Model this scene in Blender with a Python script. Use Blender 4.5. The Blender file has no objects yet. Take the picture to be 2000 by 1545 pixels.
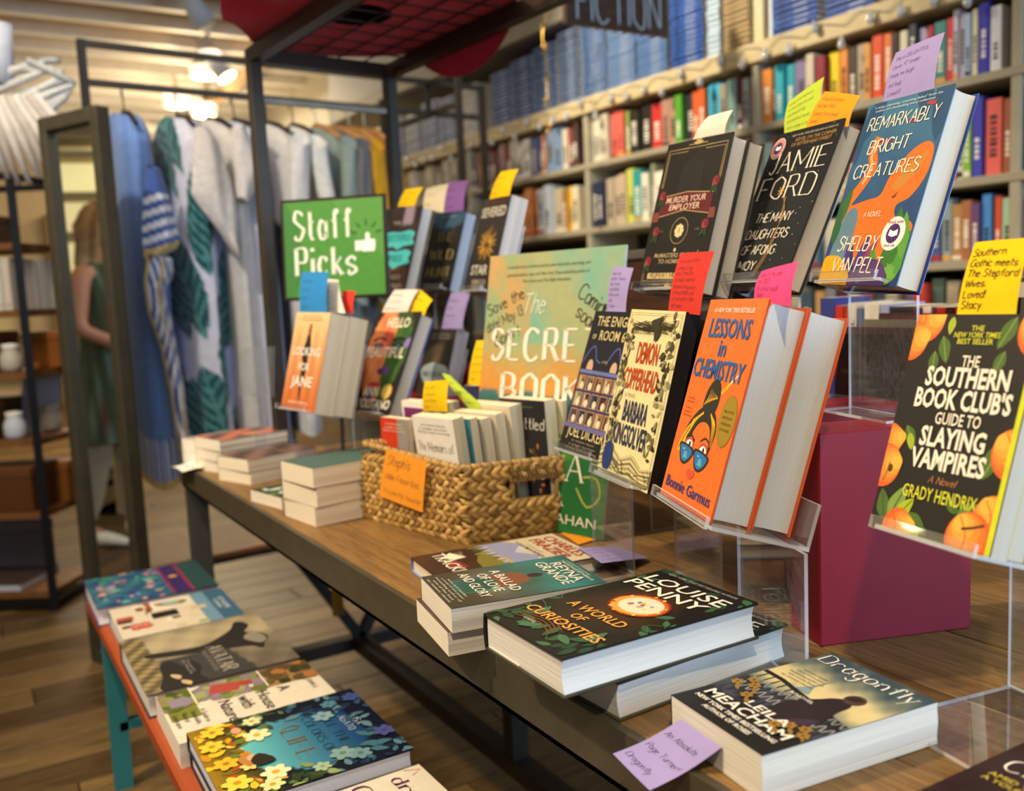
import bpy, math, random
import numpy as np
from mathutils import Vector, Matrix

random.seed(11)
rnd = random.Random(5)
S = bpy.context.scene
COL = S.collection
PI = math.pi

# ------------------------------------------------------------------ camera
PITCH, ROLL, YAW, CAM_Z, FPX = .111783, -.0455877, -.550404, 1.182, 1789.73
_fw = Vector((0, math.cos(PITCH), -math.sin(PITCH)))
_u0 = Vector((0, math.sin(PITCH), math.cos(PITCH)))
_r0 = Vector((1, 0, 0))
_ri = _r0 * math.cos(ROLL) + _u0 * math.sin(ROLL)
_up = _u0 * math.cos(ROLL) - _r0 * math.sin(ROLL)
_M = Matrix.Rotation(YAW, 3, 'Z')
_ri, _up, _fw = _M @ _ri, _M @ _up, _M @ _fw
cd = bpy.data.cameras.new('camera')
cam = bpy.data.objects.new('camera', cd)
COL.objects.link(cam)
cam.matrix_world = Matrix(((_ri.x, _up.x, -_fw.x, 0), (_ri.y, _up.y, -_fw.y, 0), (_ri.z, _up.z, -_fw.z, CAM_Z), (0, 0, 0, 1)))
cd.sensor_fit = 'HORIZONTAL'
cd.sensor_width = 36
cd.lens = FPX / 2000 * 36
cd.clip_start = .02
cd.dof.use_dof = True
cd.dof.focus_distance = 1.08
cd.dof.aperture_fstop = 3.6
S.camera = cam

# ------------------------------------------------------------------ world, view, lights
S.view_settings.view_transform = 'Standard'
S.view_settings.look = 'None'
S.view_settings.gamma = 1
S.view_settings.exposure = 0.0
S.view_settings.use_curve_mapping = False
try:
    S.cycles.use_denoising = True
    S.cycles.max_bounces = 10
    S.cycles.transparent_max_bounces = 24
    S.cycles.caustics_reflective = False
    S.cycles.caustics_refractive = False
    S.cycles.sample_clamp_indirect = 6
except Exception:
    pass
W = bpy.data.worlds.new('world')
S.world = W
W.use_nodes = True
bg = W.node_tree.nodes['Background']
bg.inputs[0].default_value = (.80, .88, 1.0, 1)
bg.inputs[1].default_value = .42


def lamp(name, kind, loc, energy, color, size=.1, target=None, sy=None, angle=1.2, blend=.6):
    d = bpy.data.lights.new(name, kind)
    d.energy = energy
    d.color = color
    if kind == 'AREA':
        d.size = size
        if sy:
            d.shape = 'RECTANGLE'
            d.size_y = sy
    else:
        d.shadow_soft_size = size
    if kind == 'SPOT':
        d.spot_size = angle
        d.spot_blend = blend
    o = bpy.data.objects.new(name, d)
    COL.objects.link(o)
    o.location = loc
    if target is not None:
        o.rotation_euler = (Vector(target) - Vector(loc)).to_track_quat('-Z', 'Y').to_euler()
    return o


WARM, COOL = (1, .80, .55), (.52, .74, 1.0)
lamp('window_light', 'AREA', (2.2, -2.4, 1.9), 150, COOL, 2.6, (1.0, 1.0, .9), 1.8)
lamp('ceiling_panel_light', 'AREA', (-.8, 2.0, 3.15), 60, (1, .86, .66), 2.0, (-.4, 2.0, 0), 3.0)
lamp('back_panel_light', 'AREA', (1.5, 8.6, 3.1), 110, (1, .84, .6), 3, (1.5, 8.6, 0), 3)
lamp('added_ceiling_uplight', 'AREA', (1.0, 9.2, 2.2), 20, (1, .80, .52), 3.0, (1.0, 9.2, 4), 5)  # unseen uplight, added to brighten the ceiling
lamp('left_uplight', 'AREA', (-2.4, 6.5, 2.3), 30, (1, .86, .64), 2.0, (-2.4, 6.5, 4), 5)
lamp('track_spot_light', 'SPOT', (-1.1, 1.7, 2.95), 260, WARM, .05, (.75, 1.35, .85), .80)
lamp('aisle_spot_light', 'SPOT', (1.2, 3.2, 3.1), 240, (1, .86, .64), .08, (2.75, 2.9, 1.9), 1.5)
lamp('added_clothes_spot', 'SPOT', (-.4, 2.1, 3.1), 130, (1, .9, .76), .06, (1.0, 3.6, 1.4), .9)  # unseen spot, added to brighten the hanging clothes
lamp('near_track_spot_light', 'SPOT', (-.3, -.6, 2.95), 150, (1, .84, .60), .05, (.85, .75, .9), .6)

# ------------------------------------------------------------------ colours and materials
_lin = {}


def lin(c):
    if not isinstance(c, str):
        return c
    r = _lin.get(c)
    if r is None:
        h = c.lstrip('#')
        v = [int(h[i:i + 2], 16) / 255 for i in (0, 2, 4)]
        r = _lin[c] = tuple(x / 12.92 if x <= .04045 else ((x + .055) / 1.055) ** 2.4 for x in v) + (1,)
    return r


def srgb_arr(a):
    a = np.clip(np.asarray(a, float) / 255, 0, 1)
    return np.where(a <= .04045, a / 12.92, ((a + .055) / 1.055) ** 2.4)


def mat(name, rough=.5, spec=.5, metal=0., noise=None, bump=None, grain=None, sheen=0, coat=0, emit=None, trans=0):
    """procedural material: the print/paint colour of each piece (attribute Col) under noise, grain and fine relief"""
    m = bpy.data.materials.new(name)
    m.use_nodes = True
    N, K = m.node_tree.nodes, m.node_tree.links
    b = N['Principled BSDF']
    b.inputs['Roughness'].default_value = rough
    b.inputs['Specular IOR Level'].default_value = spec
    b.inputs['Metallic'].default_value = metal
    b.inputs['Sheen Weight'].default_value = sheen
    b.inputs['Coat Weight'].default_value = coat
    b.inputs['Transmission Weight'].default_value = trans
    at = N.new('ShaderNodeAttribute')
    at.attribute_name = 'Col'
    col = at.outputs['Color']
    tc = N.new('ShaderNodeTexCoord')

    def tex(scale, stretch=(1, 1, 1), detail=4, rgh=.55):
        mp = N.new('ShaderNodeMapping')
        mp.inputs['Scale'].default_value = stretch
        oi = N.new('ShaderNodeObjectInfo')
        ad = N.new('ShaderNodeVectorMath')
        ad.operation = 'ADD'
        mu = N.new('ShaderNodeVectorMath')
        mu.operation = 'MULTIPLY'
        mu.inputs[1].default_value = (7, 13, 5)
        K.new(oi.outputs['Random'], mu.inputs[0])
        K.new(tc.outputs['Object'], ad.inputs[0])
        K.new(mu.outputs[0], ad.inputs[1])
        K.new(ad.outputs[0], mp.inputs[0])
        t = N.new('ShaderNodeTexNoise')
        t.inputs['Scale'].default_value = scale
        t.inputs['Detail'].default_value = detail
        t.inputs['Roughness'].default_value = rgh
        K.new(mp.outputs[0], t.inputs['Vector'])
        return t.outputs['Fac']

    def vary(c, fac, lo, hi):
        r = N.new('ShaderNodeMapRange')
        r.inputs['From Min'].default_value = .3
        r.inputs['From Max'].default_value = .7
        r.inputs['To Min'].default_value = lo
        r.inputs['To Max'].default_value = hi
        K.new(fac, r.inputs['Value'])
        x = N.new('ShaderNodeVectorMath')
        x.operation = 'MULTIPLY'
        K.new(c, x.inputs[0])
        K.new(r.outputs[0], x.inputs[1])
        return x.outputs[0]
    if noise:
        col = vary(col, tex(noise[0]), 1 - noise[1], 1 + noise[1] * .6)
    if grain:
        f = tex(grain[0], grain[2], 6, .65)
        col = vary(col, f, 1 - grain[1], 1 + grain[1] * .5)
        f2 = tex(grain[0] * 4, grain[2], 3, .6)
        col = vary(col, f2, 1 - grain[1] * .5, 1 + grain[1] * .25)
    K.new(col, b.inputs['Base Color'])
    if bump:
        f = tex(bump[0], bump[2] if len(bump) > 2 else (1, 1, 1))
        bp = N.new('ShaderNodeBump')
        bp.inputs['Strength'].default_value = bump[1]
        bp.inputs['Distance'].default_value = .002
        K.new(f, bp.inputs['Height'])
        K.new(bp.outputs[0], b.inputs['Normal'])
    if emit:
        K.new(col, b.inputs['Emission Color'])
        b.inputs['Emission Strength'].default_value = emit
    return m


M_PRINT = mat('printed_card', .42, .3, noise=(60, .06))
M_FLAT = mat('flat_print', .5, .25, noise=(90, .03))
M_NOTE = mat('note_paper', .85, .2, noise=(40, .05))
M_PAGES = mat('page_edges', .85, .15, grain=(9, .045, (1, 1, 60)), bump=(9, .3, (1, 1, 60)))
M_PAINT = mat('painted_surface', .55, .4, noise=(14, .08))
M_STEEL = mat('dark_steel', .45, .4, metal=.2, noise=(22, .18), bump=(160, .08))
M_WOODY = mat('wood_long', .5, .3, grain=(13, .42, (9, .5, 9)), bump=(40, .5, (9, .4, 9)))
M_WOODX = mat('wood_floor', .38, .4, grain=(6, .55, (.8, 8, 8)), bump=(20, .35, (.6, 9, 9)))
M_CEIL = mat('ceiling_board', .8, .2, grain=(3, .25, (.6, 8, 8)))
M_CLOTH = mat('woven_cloth', .95, .1, noise=(35, .12), bump=(420, .5), sheen=.3)
M_FELT = mat('felt', .95, .1, noise=(50, .15), bump=(300, .4), sheen=.2)
M_WICKER = mat('dried_hyacinth', .62, .35, noise=(45, .25), bump=(130, .5))
M_SKIN = mat('skin', .55, .4, noise=(30, .05))
M_HAIR = mat('hair', .5, .4, grain=(30, .35, (6, 6, .5)))
M_GLASS = mat('bulb_glass', .05, .5, trans=.6)
M_GLOW = mat('lamp_glow', .4, .4, emit=9)
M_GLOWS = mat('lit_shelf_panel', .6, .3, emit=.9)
M_GOLD = mat('brass', .3, .5, metal=.9, noise=(60, .15))


def acrylic(name, tint, fac):
    m = bpy.data.materials.new(name)
    m.use_nodes = True
    N, K = m.node_tree.nodes, m.node_tree.links
    N.remove(N['Principled BSDF'])
    out = N['Material Output']
    tr = N.new('ShaderNodeBsdfTransparent')
    tr.inputs[0].default_value = tint
    gl = N.new('ShaderNodeBsdfGlossy')
    gl.inputs['Roughness'].default_value = .03
    gl.inputs[0].default_value = (1, 1, 1, 1)
    lw = N.new('ShaderNodeLayerWeight')
    lw.inputs[0].default_value = .5
    pw_ = N.new('ShaderNodeMath')
    pw_.operation = 'POWER'
    pw_.inputs[1].default_value = 4
    K.new(lw.outputs['Facing'], pw_.inputs[0])
    nz = N.new('ShaderNodeTexNoise')
    nz.inputs['Scale'].default_value = 18
    mu = N.new('ShaderNodeMath')
    mu.operation = 'MULTIPLY_ADD'
    mu.inputs[1].default_value = .6
    mu.inputs[2].default_value = .045
    K.new(pw_.outputs[0], mu.inputs[0])
    dn = N.new('ShaderNodeMath')
    dn.operation = 'MULTIPLY'
    dn.inputs[1].default_value = .06
    K.new(nz.outputs['Fac'], dn.inputs[0])
    mx = N.new('ShaderNodeMixShader')
    K.new(mu.outputs[0], mx.inputs[0])
    K.new(tr.outputs[0], mx.inputs[1])
    K.new(gl.outputs[0], mx.inputs[2])
    df = N.new('ShaderNodeBsdfDiffuse')
    df.inputs[0].default_value = (.86, .88, .9, 1)
    m2 = N.new('ShaderNodeMixShader')
    ad_ = N.new('ShaderNodeMath')
    ad_.operation = 'ADD'
    ad_.inputs[1].default_value = fac - .03
    K.new(dn.outputs[0], ad_.inputs[0])
    K.new(ad_.outputs[0], m2.inputs[0])
    K.new(mx.outputs[0], m2.inputs[1])
    K.new(df.outputs[0], m2.inputs[2])
    K.new(m2.outputs[0], out.inputs[0])
    return m


M_ACR = acrylic('clear_acrylic', (.95, .96, .97, 1), .025)
M_ACRE = acrylic('acrylic_cut_edge', (.92, .94, .95, 1), .5)
M_MIRROR = mat('silvered_glass', .015, .5, metal=1.0)


# ------------------------------------------------------------------ mesh builder
class MB:
    def __init__(s):
        s.v, s.f, s.c, s.mi, s.sm = [], [], [], [], []

    def add(s, vs, fs, col, mi=0, sm=False):
        o = len(s.v)
        s.v += [tuple(p) for p in vs]
        per = isinstance(col, list)
        for i, f in enumerate(fs):
            s.f.append(tuple(o + k for k in f))
            s.c.append(col[i] if per else lin(col))
            s.mi.append(mi)
            s.sm.append(sm)
        return s

    def obox(s, o, a, b, c, col, mi=0):
        o, a, b, c = Vector(o), Vector(a), Vector(b), Vector(c)
        vs = [o, o + a, o + a + b, o + b, o + c, o + a + c, o + a + b + c, o + b + c]
        fs = [(0, 3, 2, 1), (4, 5, 6, 7), (0, 1, 5, 4), (1, 2, 6, 5), (2, 3, 7, 6), (3, 0, 4, 7)]
        if a.cross(b).dot(c) < 0:
            fs = [f[::-1] for f in fs]
        return s.add(vs, fs, col, mi)

    def box(s, x0, y0, z0, x1, y1, z1, col, mi=0):
        return s.obox((x0, y0, z0), (x1 - x0, 0, 0), (0, y1 - y0, 0), (0, 0, z1 - z0), col, mi)

    def bbox(s, x0, y0, z0, x1, y1, z1, col, r=.002):
        """box with chamfered long edges (all twelve)"""
        vs, lay = [], []
        for z, i in ((z0, r), (z0 + r, 0), (z1 - r, 0), (z1, r)):
            ring = []
            for x, y in ((x0 + i + r, y0 + i), (x1 - i - r, y0 + i), (x1 - i, y0 + i + r), (x1 - i, y1 - i - r), (x1 - i - r, y1 - i), (x0 + i + r, y1 - i), (x0 + i, y1 - i - r), (x0 + i, y0 + i + r)):
                ring.append(len(vs))
                vs.append((x, y, z))
            lay.append(ring)
        fs = [tuple(lay[0][::-1]), tuple(lay[3])]
        for a, b in zip(lay, lay[1:]):
            for k in range(8):
                fs.append((a[k], a[(k + 1) % 8], b[(k + 1) % 8], b[k]))
        return s.add(vs, fs, col)

    def beam(s, p, q, w, h, col, up=(0, 0, 1)):
        p, q = Vector(p), Vector(q)
        d = (q - p).normalized()
        u = Vector(up)
        if abs(d.dot(u)) > .95:
            u = Vector((0, 1, 0))
        x = d.cross(u).normalized()
        y = x.cross(d).normalized()
        return s.obox(p - x * w / 2 - y * h / 2, x * w, y * h, q - p, col)

    def tube(s, pts, r, col, n=8, cap=True, sm=True, flat=1.0, up=None):
        pts = [Vector(p) for p in pts]
        rs = r if isinstance(r, (list, tuple)) else [r] * len(pts)
        vs, fs = [], []
        u = Vector(up) if up else Vector((0, 0, 1))
        for i, p in enumerate(pts):
            d = (pts[min(i + 1, len(pts) - 1)] - pts[max(i - 1, 0)]).normalized()
            if abs(d.dot(u)) > .98:
                u = Vector((1, 0, .2))
            x = d.cross(u).normalized()
            y = x.cross(d).normalized()
            for k in range(n):
                a = 2 * PI * k / n
                vs.append(p + x * rs[i] * math.cos(a) + y * rs[i] * flat * math.sin(a))
        for i in range(len(pts) - 1):
            for k in range(n):
                a, b = i * n + k, i * n + (k + 1) % n
                fs.append((a, b, b + n, a + n))
        if cap:
            fs += [tuple(range(n))[::-1], tuple(range((len(pts) - 1) * n, len(pts) * n))]
        return s.add(vs, fs, col, 0, sm)

    def lathe(s, prof, col, n=16, o=(0, 0, 0), ax=None):
        vs, fs = [], []
        o = Vector(o)
        Q = (Vector(ax).to_track_quat('Z', 'Y') if ax else None)
        for r, z in prof:
            for k in range(n):
                p = Vector((r * math.cos(2 * PI * k / n), r * math.sin(2 * PI * k / n), z))
                vs.append(o + (Q @ p if Q else p))
        for i in range(len(prof) - 1):
            for k in range(n):
                a, b = i * n + k, i * n + (k + 1) % n
                fs.append((a, b, b + n, a + n))
        return s.add(vs, fs, col, 0, True)

    def ell(s, c, rx, ry, rz, col, n=10, m=6):
        prof = []
        vs, fs = [], []
        for i in range(m + 1):
            t = -PI / 2 + PI * i / m
            for k in range(n):
                a = 2 * PI * k / n
                vs.append((c[0] + rx * math.cos(t) * math.cos(a), c[1] + ry * math.cos(t) * math.sin(a), c[2] + rz * math.sin(t)))
        for i in range(m):
            for k in range(n):
                a, b = i * n + k, i * n + (k + 1) % n
                fs.append((a, b, b + n, a + n))
        return s.add(vs, fs, col, 0, True)

    def grid(s, P, C, sm=True, mi=0):
        """P[i][j] points; C colour string or array (nu,nv,3) linear"""
        P = np.asarray(P, float)
        a, b = P.shape[:2]
        vs = P.reshape(-1, 3).tolist()
        fs, cs = [], []
        one = isinstance(C, str)
        if not one:
            C = np.concatenate([np.asarray(C, float).reshape(a * b, 3), np.ones((a * b, 1))], 1).tolist()
        for i in range(a - 1):
            for j in range(b - 1):
                f = (i * b + j, (i + 1) * b + j, (i + 1) * b + j + 1, i * b + j + 1)
                fs.append(f)
                if not one:
                    cs.append([C[k] for k in f])
        return s.add(vs, fs, C if one else cs, mi, sm)

    def build(s, name, mt, parent=None, label=None, **props):
        me = bpy.data.meshes.new(name)
        me.from_pydata(s.v, [], s.f)
        mats = mt if isinstance(mt, (list, tuple)) else [mt]
        for m in mats:
            me.materials.append(m)
        ca = me.color_attributes.new('Col', 'FLOAT_COLOR', 'CORNER')
        out = []
        for f, c in zip(s.f, s.c):
            if isinstance(c[0], (list, tuple)):
                for q in c:
                    out += q
            else:
                out += list(c) * len(f)
        ca.data.foreach_set('color', out)
        me.polygons.foreach_set('material_index', s.mi)
        me.polygons.foreach_set('use_smooth', s.sm)
        me.update()
        o = bpy.data.objects.new(name, me)
        COL.objects.link(o)
        if parent is not None:
            o.parent = parent
        if label:
            o['label'] = label
        for k, v in props.items():
            o[k] = v
        return o


def thing(name, label, cat, loc=(0, 0, 0), rz=0, group=None, M=None):
    o = bpy.data.objects.new(name, None)
    COL.objects.link(o)
    if M is not None:
        o.matrix_world = M
    else:
        o.location = loc
        o.rotation_euler = (0, 0, rz)
    o.empty_display_size = .05
    o['label'] = label
    o['category'] = cat
    if group:
        o['group'] = group
    return o


def frame(o, e1, e2):
    e1 = Vector(e1).normalized()
    e2 = Vector(e2)
    e2 = (e2 - e1 * e2.dot(e1)).normalized()
    n = e1.cross(e2)
    return Matrix(((e1.x, e2.x, n.x, o[0]), (e1.y, e2.y, n.y, o[1]), (e1.z, e2.z, n.z, o[2]), (0, 0, 0, 1)))


# ------------------------------------------------------------------ lettering
_G = {}


def glyphs(t, bold):
    k = (t, bold)
    if k not in _G:
        cu = bpy.data.curves.new('t', 'FONT')
        cu.body = t
        cu.offset = bold
        cu.resolution_u = 2
        ob = bpy.data.objects.new('t', cu)
        me = bpy.data.meshes.new_from_object(ob)
        v = np.empty(len(me.vertices) * 3)
        me.vertices.foreach_get('co', v)
        _G[k] = (v.reshape(-1, 3)[:, :2], [tuple(p.vertices) for p in me.polygons])
        bpy.data.meshes.remove(me)
        bpy.data.objects.remove(ob)
        bpy.data.curves.remove(cu)
    return _G[k]


# stroke alphabet: points are hex x,y pairs; base line y=4, x-height y=9, capitals y=c; '~' marks a round stroke
SK = {}
_src = ('A 043c 3c64 1757|B 040c ~0c3c5b5938 08 ~0848675644 04|C ~6b4c2c0a06244465|D 040c ~0c3c5b6a665434 04|E 040c 0c5c 0848 0454|F 040c 0c5c 0848|'
        'G ~6b4c2c0a06244465 6568 6848|H 040c 646c 0868|I 040c|J 3c36 ~36241405|K 040c 6c08 1964|L 040c 0454|M 040c 0c46 468c 8c84|N 040c 0c64 646c|'
        'O ~3c1b0a06153454666a5b3c|P 040c ~0c4c5a4808|Q ~3c1b0a06153454666a5b3c 4663|R 040c ~0c4c5a4808 3864|S ~5b3c1c0a193857563414 05|T 343c 0c6c|'
        'U 0c07 ~071434546 7 676c|V 0c34 346c|W 0c24 244b 4b64 648c|X 046c 0c64|Y 0c38 6c38 3834|Z 0c6c 6c04 0464|'
        'a ~48291907061434 46 4944|b 0c04 ~0719394746341406|c ~48391907061434 45|d ~48291907061434 46 4c44|e 0747 ~47381907061434 45|f ~4b3c2b2824 0939|'
        'g ~48291907061434 46 ~49433010 01|h 0c04 ~0719394744|i 0904 0b0c|j ~29211000 2b2c|k 0c04 4906 1744|l 0c04|m 0904 ~0719293734 ~3749596764|n 0904 ~0719394744|'
        'o ~29080514244548 29|p 0900 ~0719394746341406|q ~48291907061434 46 4940|r 0904 ~07193948|s ~4829080736452414 05|t 1c15 ~152434 0939|u 0906 ~06143446 4944|'
        'v 0924 2449|w 0914 1438 3854 5469|x 0944 0449|y 0924 4910|z 0949 4904 0444|'
        '0 ~2c0a0624464a2c|1 1a2c 2c24|2 ~0a1c3c4a 04 0444|3 ~0b1c3c4a2848453405|4 3c06 0656 3c34|5 4c0c 0c08 ~08384635140 5|6 ~4c1a061434462808|7 0c4c 4c14|8 ~280a1c3c4a28 ~280614344628|9 ~48280a1c3c4a4814|'
        '. 0405|, 0503|! 0c07 0405|\' 0c0a|# 143c 345c 0757 0959|: 0405 0809|- 0838|? ~0b1c3c4a2826 2425|& ~5438ac1c0a5 4|/ 043c')
for e in _src.split('|'):
    e = e.strip()
    ch, rest = e[0], e[1:].strip()
    # a lone trailing pair after a blank belongs to the round stroke before it
    ss, cur = [], None
    for tok in rest.split(' '):
        if cur is not None and cur[0] == '~' and len(tok) <= 2 and tok[0] != '~':
            cur += tok
            ss[-1] = cur
            continue
        ss.append(tok)
        cur = tok
    st = []
    for q in ss:
        rd = q[0] == '~'
        q = q.lstrip('~')
        q = q[:len(q) // 2 * 2]
        st.append((rd, [(int(q[i], 16), int(q[i + 1], 16) - 4) for i in range(0, len(q), 2)]))
    SK[ch] = st


def crom(p, k=4):
    p = [np.array(q, float) for q in p]
    if len(p) < 3:
        return p
    closed = np.allclose(p[0], p[-1])
    o = []
    n = len(p)
    for i in range(n - 1):
        a = p[i - 1] if i > 0 else (p[-2] if closed else p[0])
        b, c = p[i], p[i + 1]
        d = p[i + 2] if i + 2 < n else (p[1] if closed else p[-1])
        for j in range(k):
            t = j / k
            o.append(.5 * (2 * b + (c - a) * t + (2 * a - 5 * b + 4 * c - d) * t * t + (3 * b - a - 3 * c + d) * t ** 3))
    o.append(p[-1])
    return o


def stroke_text(t, thick, thin, serif, track=1.6, jit=0):
    """polylines turned into pen ribbons; returns verts (cap height 1) and faces"""
    V, F, x = [], [], 0.
    for ch in t:
        if ch == ' ':
            x += 3.6
            continue
        st = SK.get(ch) or SK.get(ch.lower()) or SK['.']
        wmax = max(q[0] for r, l in st for q in l)
        jx, jy = (rnd.uniform(-jit, jit), rnd.uniform(-jit, jit)) if jit else (0, 0)
        for r, l in st:
            p = crom(l) if r else [np.array(q, float) for q in l]
            p = [q + (x + jx, jy) for q in p]
            L, R = [], []
            for i, q in enumerate(p):
                d = p[min(i + 1, len(p) - 1)] - p[max(i - 1, 0)]
                n = np.linalg.norm(d)
                d = d / n if n > 1e-6 else np.array((1., 0))
                w = (thin + (thick - thin) * abs(d[1]) ** 1.5) * 4
                # diagonals that rise to the right are the thin ones
                if thick > thin * 1.5 and not r and d[0] * d[1] > .12:
                    w = thin * 4 * 1.15
                nn = np.array((-d[1], d[0])) * w
                L.append(q + nn)
                R.append(q - nn)
            o = len(V)
            V += L + R
            m = len(p)
            F += [(o + i, o + m + i, o + m + i + 1, o + i + 1) for i in range(m - 1)]
            if serif and not r:
                for a, b in ((p[0], p[-1]), (p[-1], p[0])):
                    d = b - a
                    if abs(d[1]) > abs(d[0]) * .9 and min(abs(a[1] - k) for k in (0, 5, 8)) < .3 and abs(d[1]) > 2:
                        hw, ht = serif * 8, thin * 4
                        up = 1 if d[1] > 0 else -1
                        o = len(V)
                        V += [a + (-hw, 0), a + (hw, 0), a + (hw, up * ht * 2), a + (-hw, up * ht * 2)]
                        F.append((o, o + 1, o + 2, o + 3) if up > 0 else (o + 3, o + 2, o + 1, o))
        x += wmax + track + (serif * 6 if serif else 0)
    V = np.array(V) if V else np.zeros((0, 2))
    return V / 8., F


def letter(mb, t, x, y, cap, col, z, width=None, font='s', bold=0., ang=0., shear=0., align='c', xs=1., mapf=None, jit=.25):
    if font == 's':
        v, f = glyphs(t, round(bold * .42, 4))
        v = v / .729
    elif font == 'r':
        v, f = stroke_text(t, .095 + bold, .034 + bold * .22, .09 + bold * .35, 1.6 + bold * 5)
    elif font == 'i':      # flowing upright pen, no serifs
        v, f = stroke_text(t, .085 + bold, .055 + bold * .6, 0, 1.9)
    else:                  # handwriting
        v, f = stroke_text(t, .06 + bold, .05 + bold, 0, 1.5, jit)
    if not len(v):
        return
    v = v.copy() * cap
    v[:, 0] *= xs
    lo, hi = v[:, 0].min(), v[:, 0].max()
    if width:
        k = width / max(hi - lo, 1e-6)
        v[:, 0] *= k
        lo, hi = lo * k, hi * k
    v[:, 0] -= {'c': (lo + hi) / 2, 'l': lo, 'r': hi}[align]
    v[:, 0] += v[:, 1] * shear
    c, s_ = math.cos(ang), math.sin(ang)
    X = x + v[:, 0] * c - v[:, 1] * s_
    Y = y + v[:, 0] * s_ + v[:, 1] * c
    pts = [(a, b, z) for a, b in zip(X, Y)]
    if mapf:
        pts = [mapf(p) for p in pts]
    mb.add(pts, f, col)


class Art:
    """flat print of a cover: u,v run 0..1 over the cover, sizes in metres of the cover"""

    def __init__(s, w, h, z):
        s.w, s.h, s.z0 = w, h, z
        s.k = 0
        s.vm = (1, 0)
        s.a, s.t = MB(), MB()

    def _z(s):
        s.k += 1
        return s.z0 + .00025 + .000012 * s.k

    def fill(s, f, nu=2, nv=2):
        """background colour f(u,v)->rgb 0..255 arrays, or one hex colour"""
        z = s._z()
        U, V = np.meshgrid(np.linspace(0, 1, nu), np.linspace(0, 1, nv), indexing='ij')
        P = np.stack([U * s.w, V * s.h, np.full_like(U, z)], -1)
        if isinstance(f, str):
            s.a.grid(P, f, False)
        else:
            s.a.grid(P, srgb_arr(f(U, V)), False)

    def poly(s, pts, col, rd=0):
        pts = [(q[0], q[1] * s.vm[0] + s.vm[1]) for q in pts]
        if rd:
            pts = [tuple(q) for q in crom(list(pts) + [pts[0]], rd)][:-1]
        z = s._z()
        A = sum(p[0] * q[1] - q[0] * p[1] for p, q in zip(pts, list(pts[1:]) + [pts[0]]))
        if A < 0:
            pts = list(pts)[::-1]
        cl = lambda a: min(max(a, 0), 1)
        s.a.add([(cl(p[0]) * s.w, cl(p[1]) * s.h, z) for p in pts], [tuple(range(len(pts)))], col)

    def circ(s, u, v, r, col, ry=None, n=20, rot=0):
        ry = ry or r
        c, d = math.cos(rot), math.sin(rot)
        pts = []
        for k in range(n):
            a, b = r * math.cos(2 * PI * k / n), ry * math.sin(2 * PI * k / n)
            pts.append((u + (a * c - b * d) / s.w, v + (a * d + b * c) / s.h))
        s.poly(pts, col)

    def line(s, pts, w, col, rd=0, taper=False):
        p = [np.array((q[0] * s.w, (q[1] * s.vm[0] + s.vm[1]) * s.h)) for q in pts]
        if rd:
            p = crom(p, rd)
        z = s._z()
        L, R = [], []
        for i, q in enumerate(p):
            d = p[min(i + 1, len(p) - 1)] - p[max(i - 1, 0)]
            d = d / (np.linalg.norm(d) + 1e-9)
            k = w / 2 * ((1 - i / len(p)) if taper else 1)
            nn = np.array((-d[1], d[0])) * k
            L.append(q + nn)
            R.append(q - nn)
        m = len(p)
        cl = lambda q: (min(max(q[0], 0), s.w), min(max(q[1], 0), s.h), z)
        s.a.add([cl(q) for q in L + R], [(i, m + i, m + i + 1, i + 1) for i in range(m - 1)], col)

    def rect(s, u0, v0, u1, v1, col):
        s.poly([(u0, v0), (u1, v0), (u1, v1), (u0, v1)], col)

    def leaf(s, u, v, ln, ang, col, wd=.4, vein=None):
        c, d = math.cos(ang), math.sin(ang)
        pts = [(0, 0), (.3, wd * .45), (.6, wd * .42), (1, 0), (.6, -wd * .42), (.3, -wd * .45)]
        s.poly([(u + (a * c - b * d) * ln / s.w, v + (a * d + b * c) * ln / s.h) for a, b in pts], col, 2)
        if vein:
            s.line([(u, v), (u + c * ln * .9 / s.w, v + d * ln * .9 / s.h)], ln * .04, vein)

    def flower(s, u, v, r, col, mid, n=6, rot=0.):
        for k in range(n):
            a = rot + 2 * PI * k / n
            s.circ(u + math.cos(a) * r * .55 / s.w, v + math.sin(a) * r * .55 / s.h, r * .5, col, r * .34, 10, a)
        s.circ(u, v, r * .28, mid, None, 8)

    def txt(s, t, u, v, cap, col, width=None, **k):
        s.k += 1
        letter(s.t, t, u * s.w, v * s.h, cap, col, s.z0 + .0012, width * s.w if width else None, **k)

    def small(s, u, v, n, wid, cap, col, lead=1.7, font='s'):
        """n lines of text too small to read in the photograph"""
        W_ = ['one of the best', 'a novel of rare power', 'funny and moving', 'an instant classic', 'bestselling author of', 'wise and tender', 'a page turner']
        for i in range(n):
            s.txt(W_[(i * 3 + n) % 7], u, v - i * cap * lead / s.h, cap, col, wid * (.75 + .25 * ((i * 7) % 5) / 4), font=font)

    def seal(s, u, v, r, ring, core, ink='ffffff', rot=0):
        s.circ(u, v, r, 'e9dccf', n=28)
        s.circ(u, v, r * .94, ring, n=28)
        s.circ(u, v, r * .58, core, n=24)
        for sx in (-1, 1):
            s.poly([(u, v - r * .2 / s.h), (u + sx * r * .4 / s.w, v - r * .1 / s.h), (u + sx * r * .34 / s.w, v + r * .25 / s.h), (u, v + r * .12 / s.h)], ink)

    def build(s, parent):
        if s.a.f:
            s.a.build('cover_art', M_PRINT, parent, kind='stuff')
        if s.t.f:
            s.t.build('lettering', M_FLAT, parent, kind='stuff')


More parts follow.
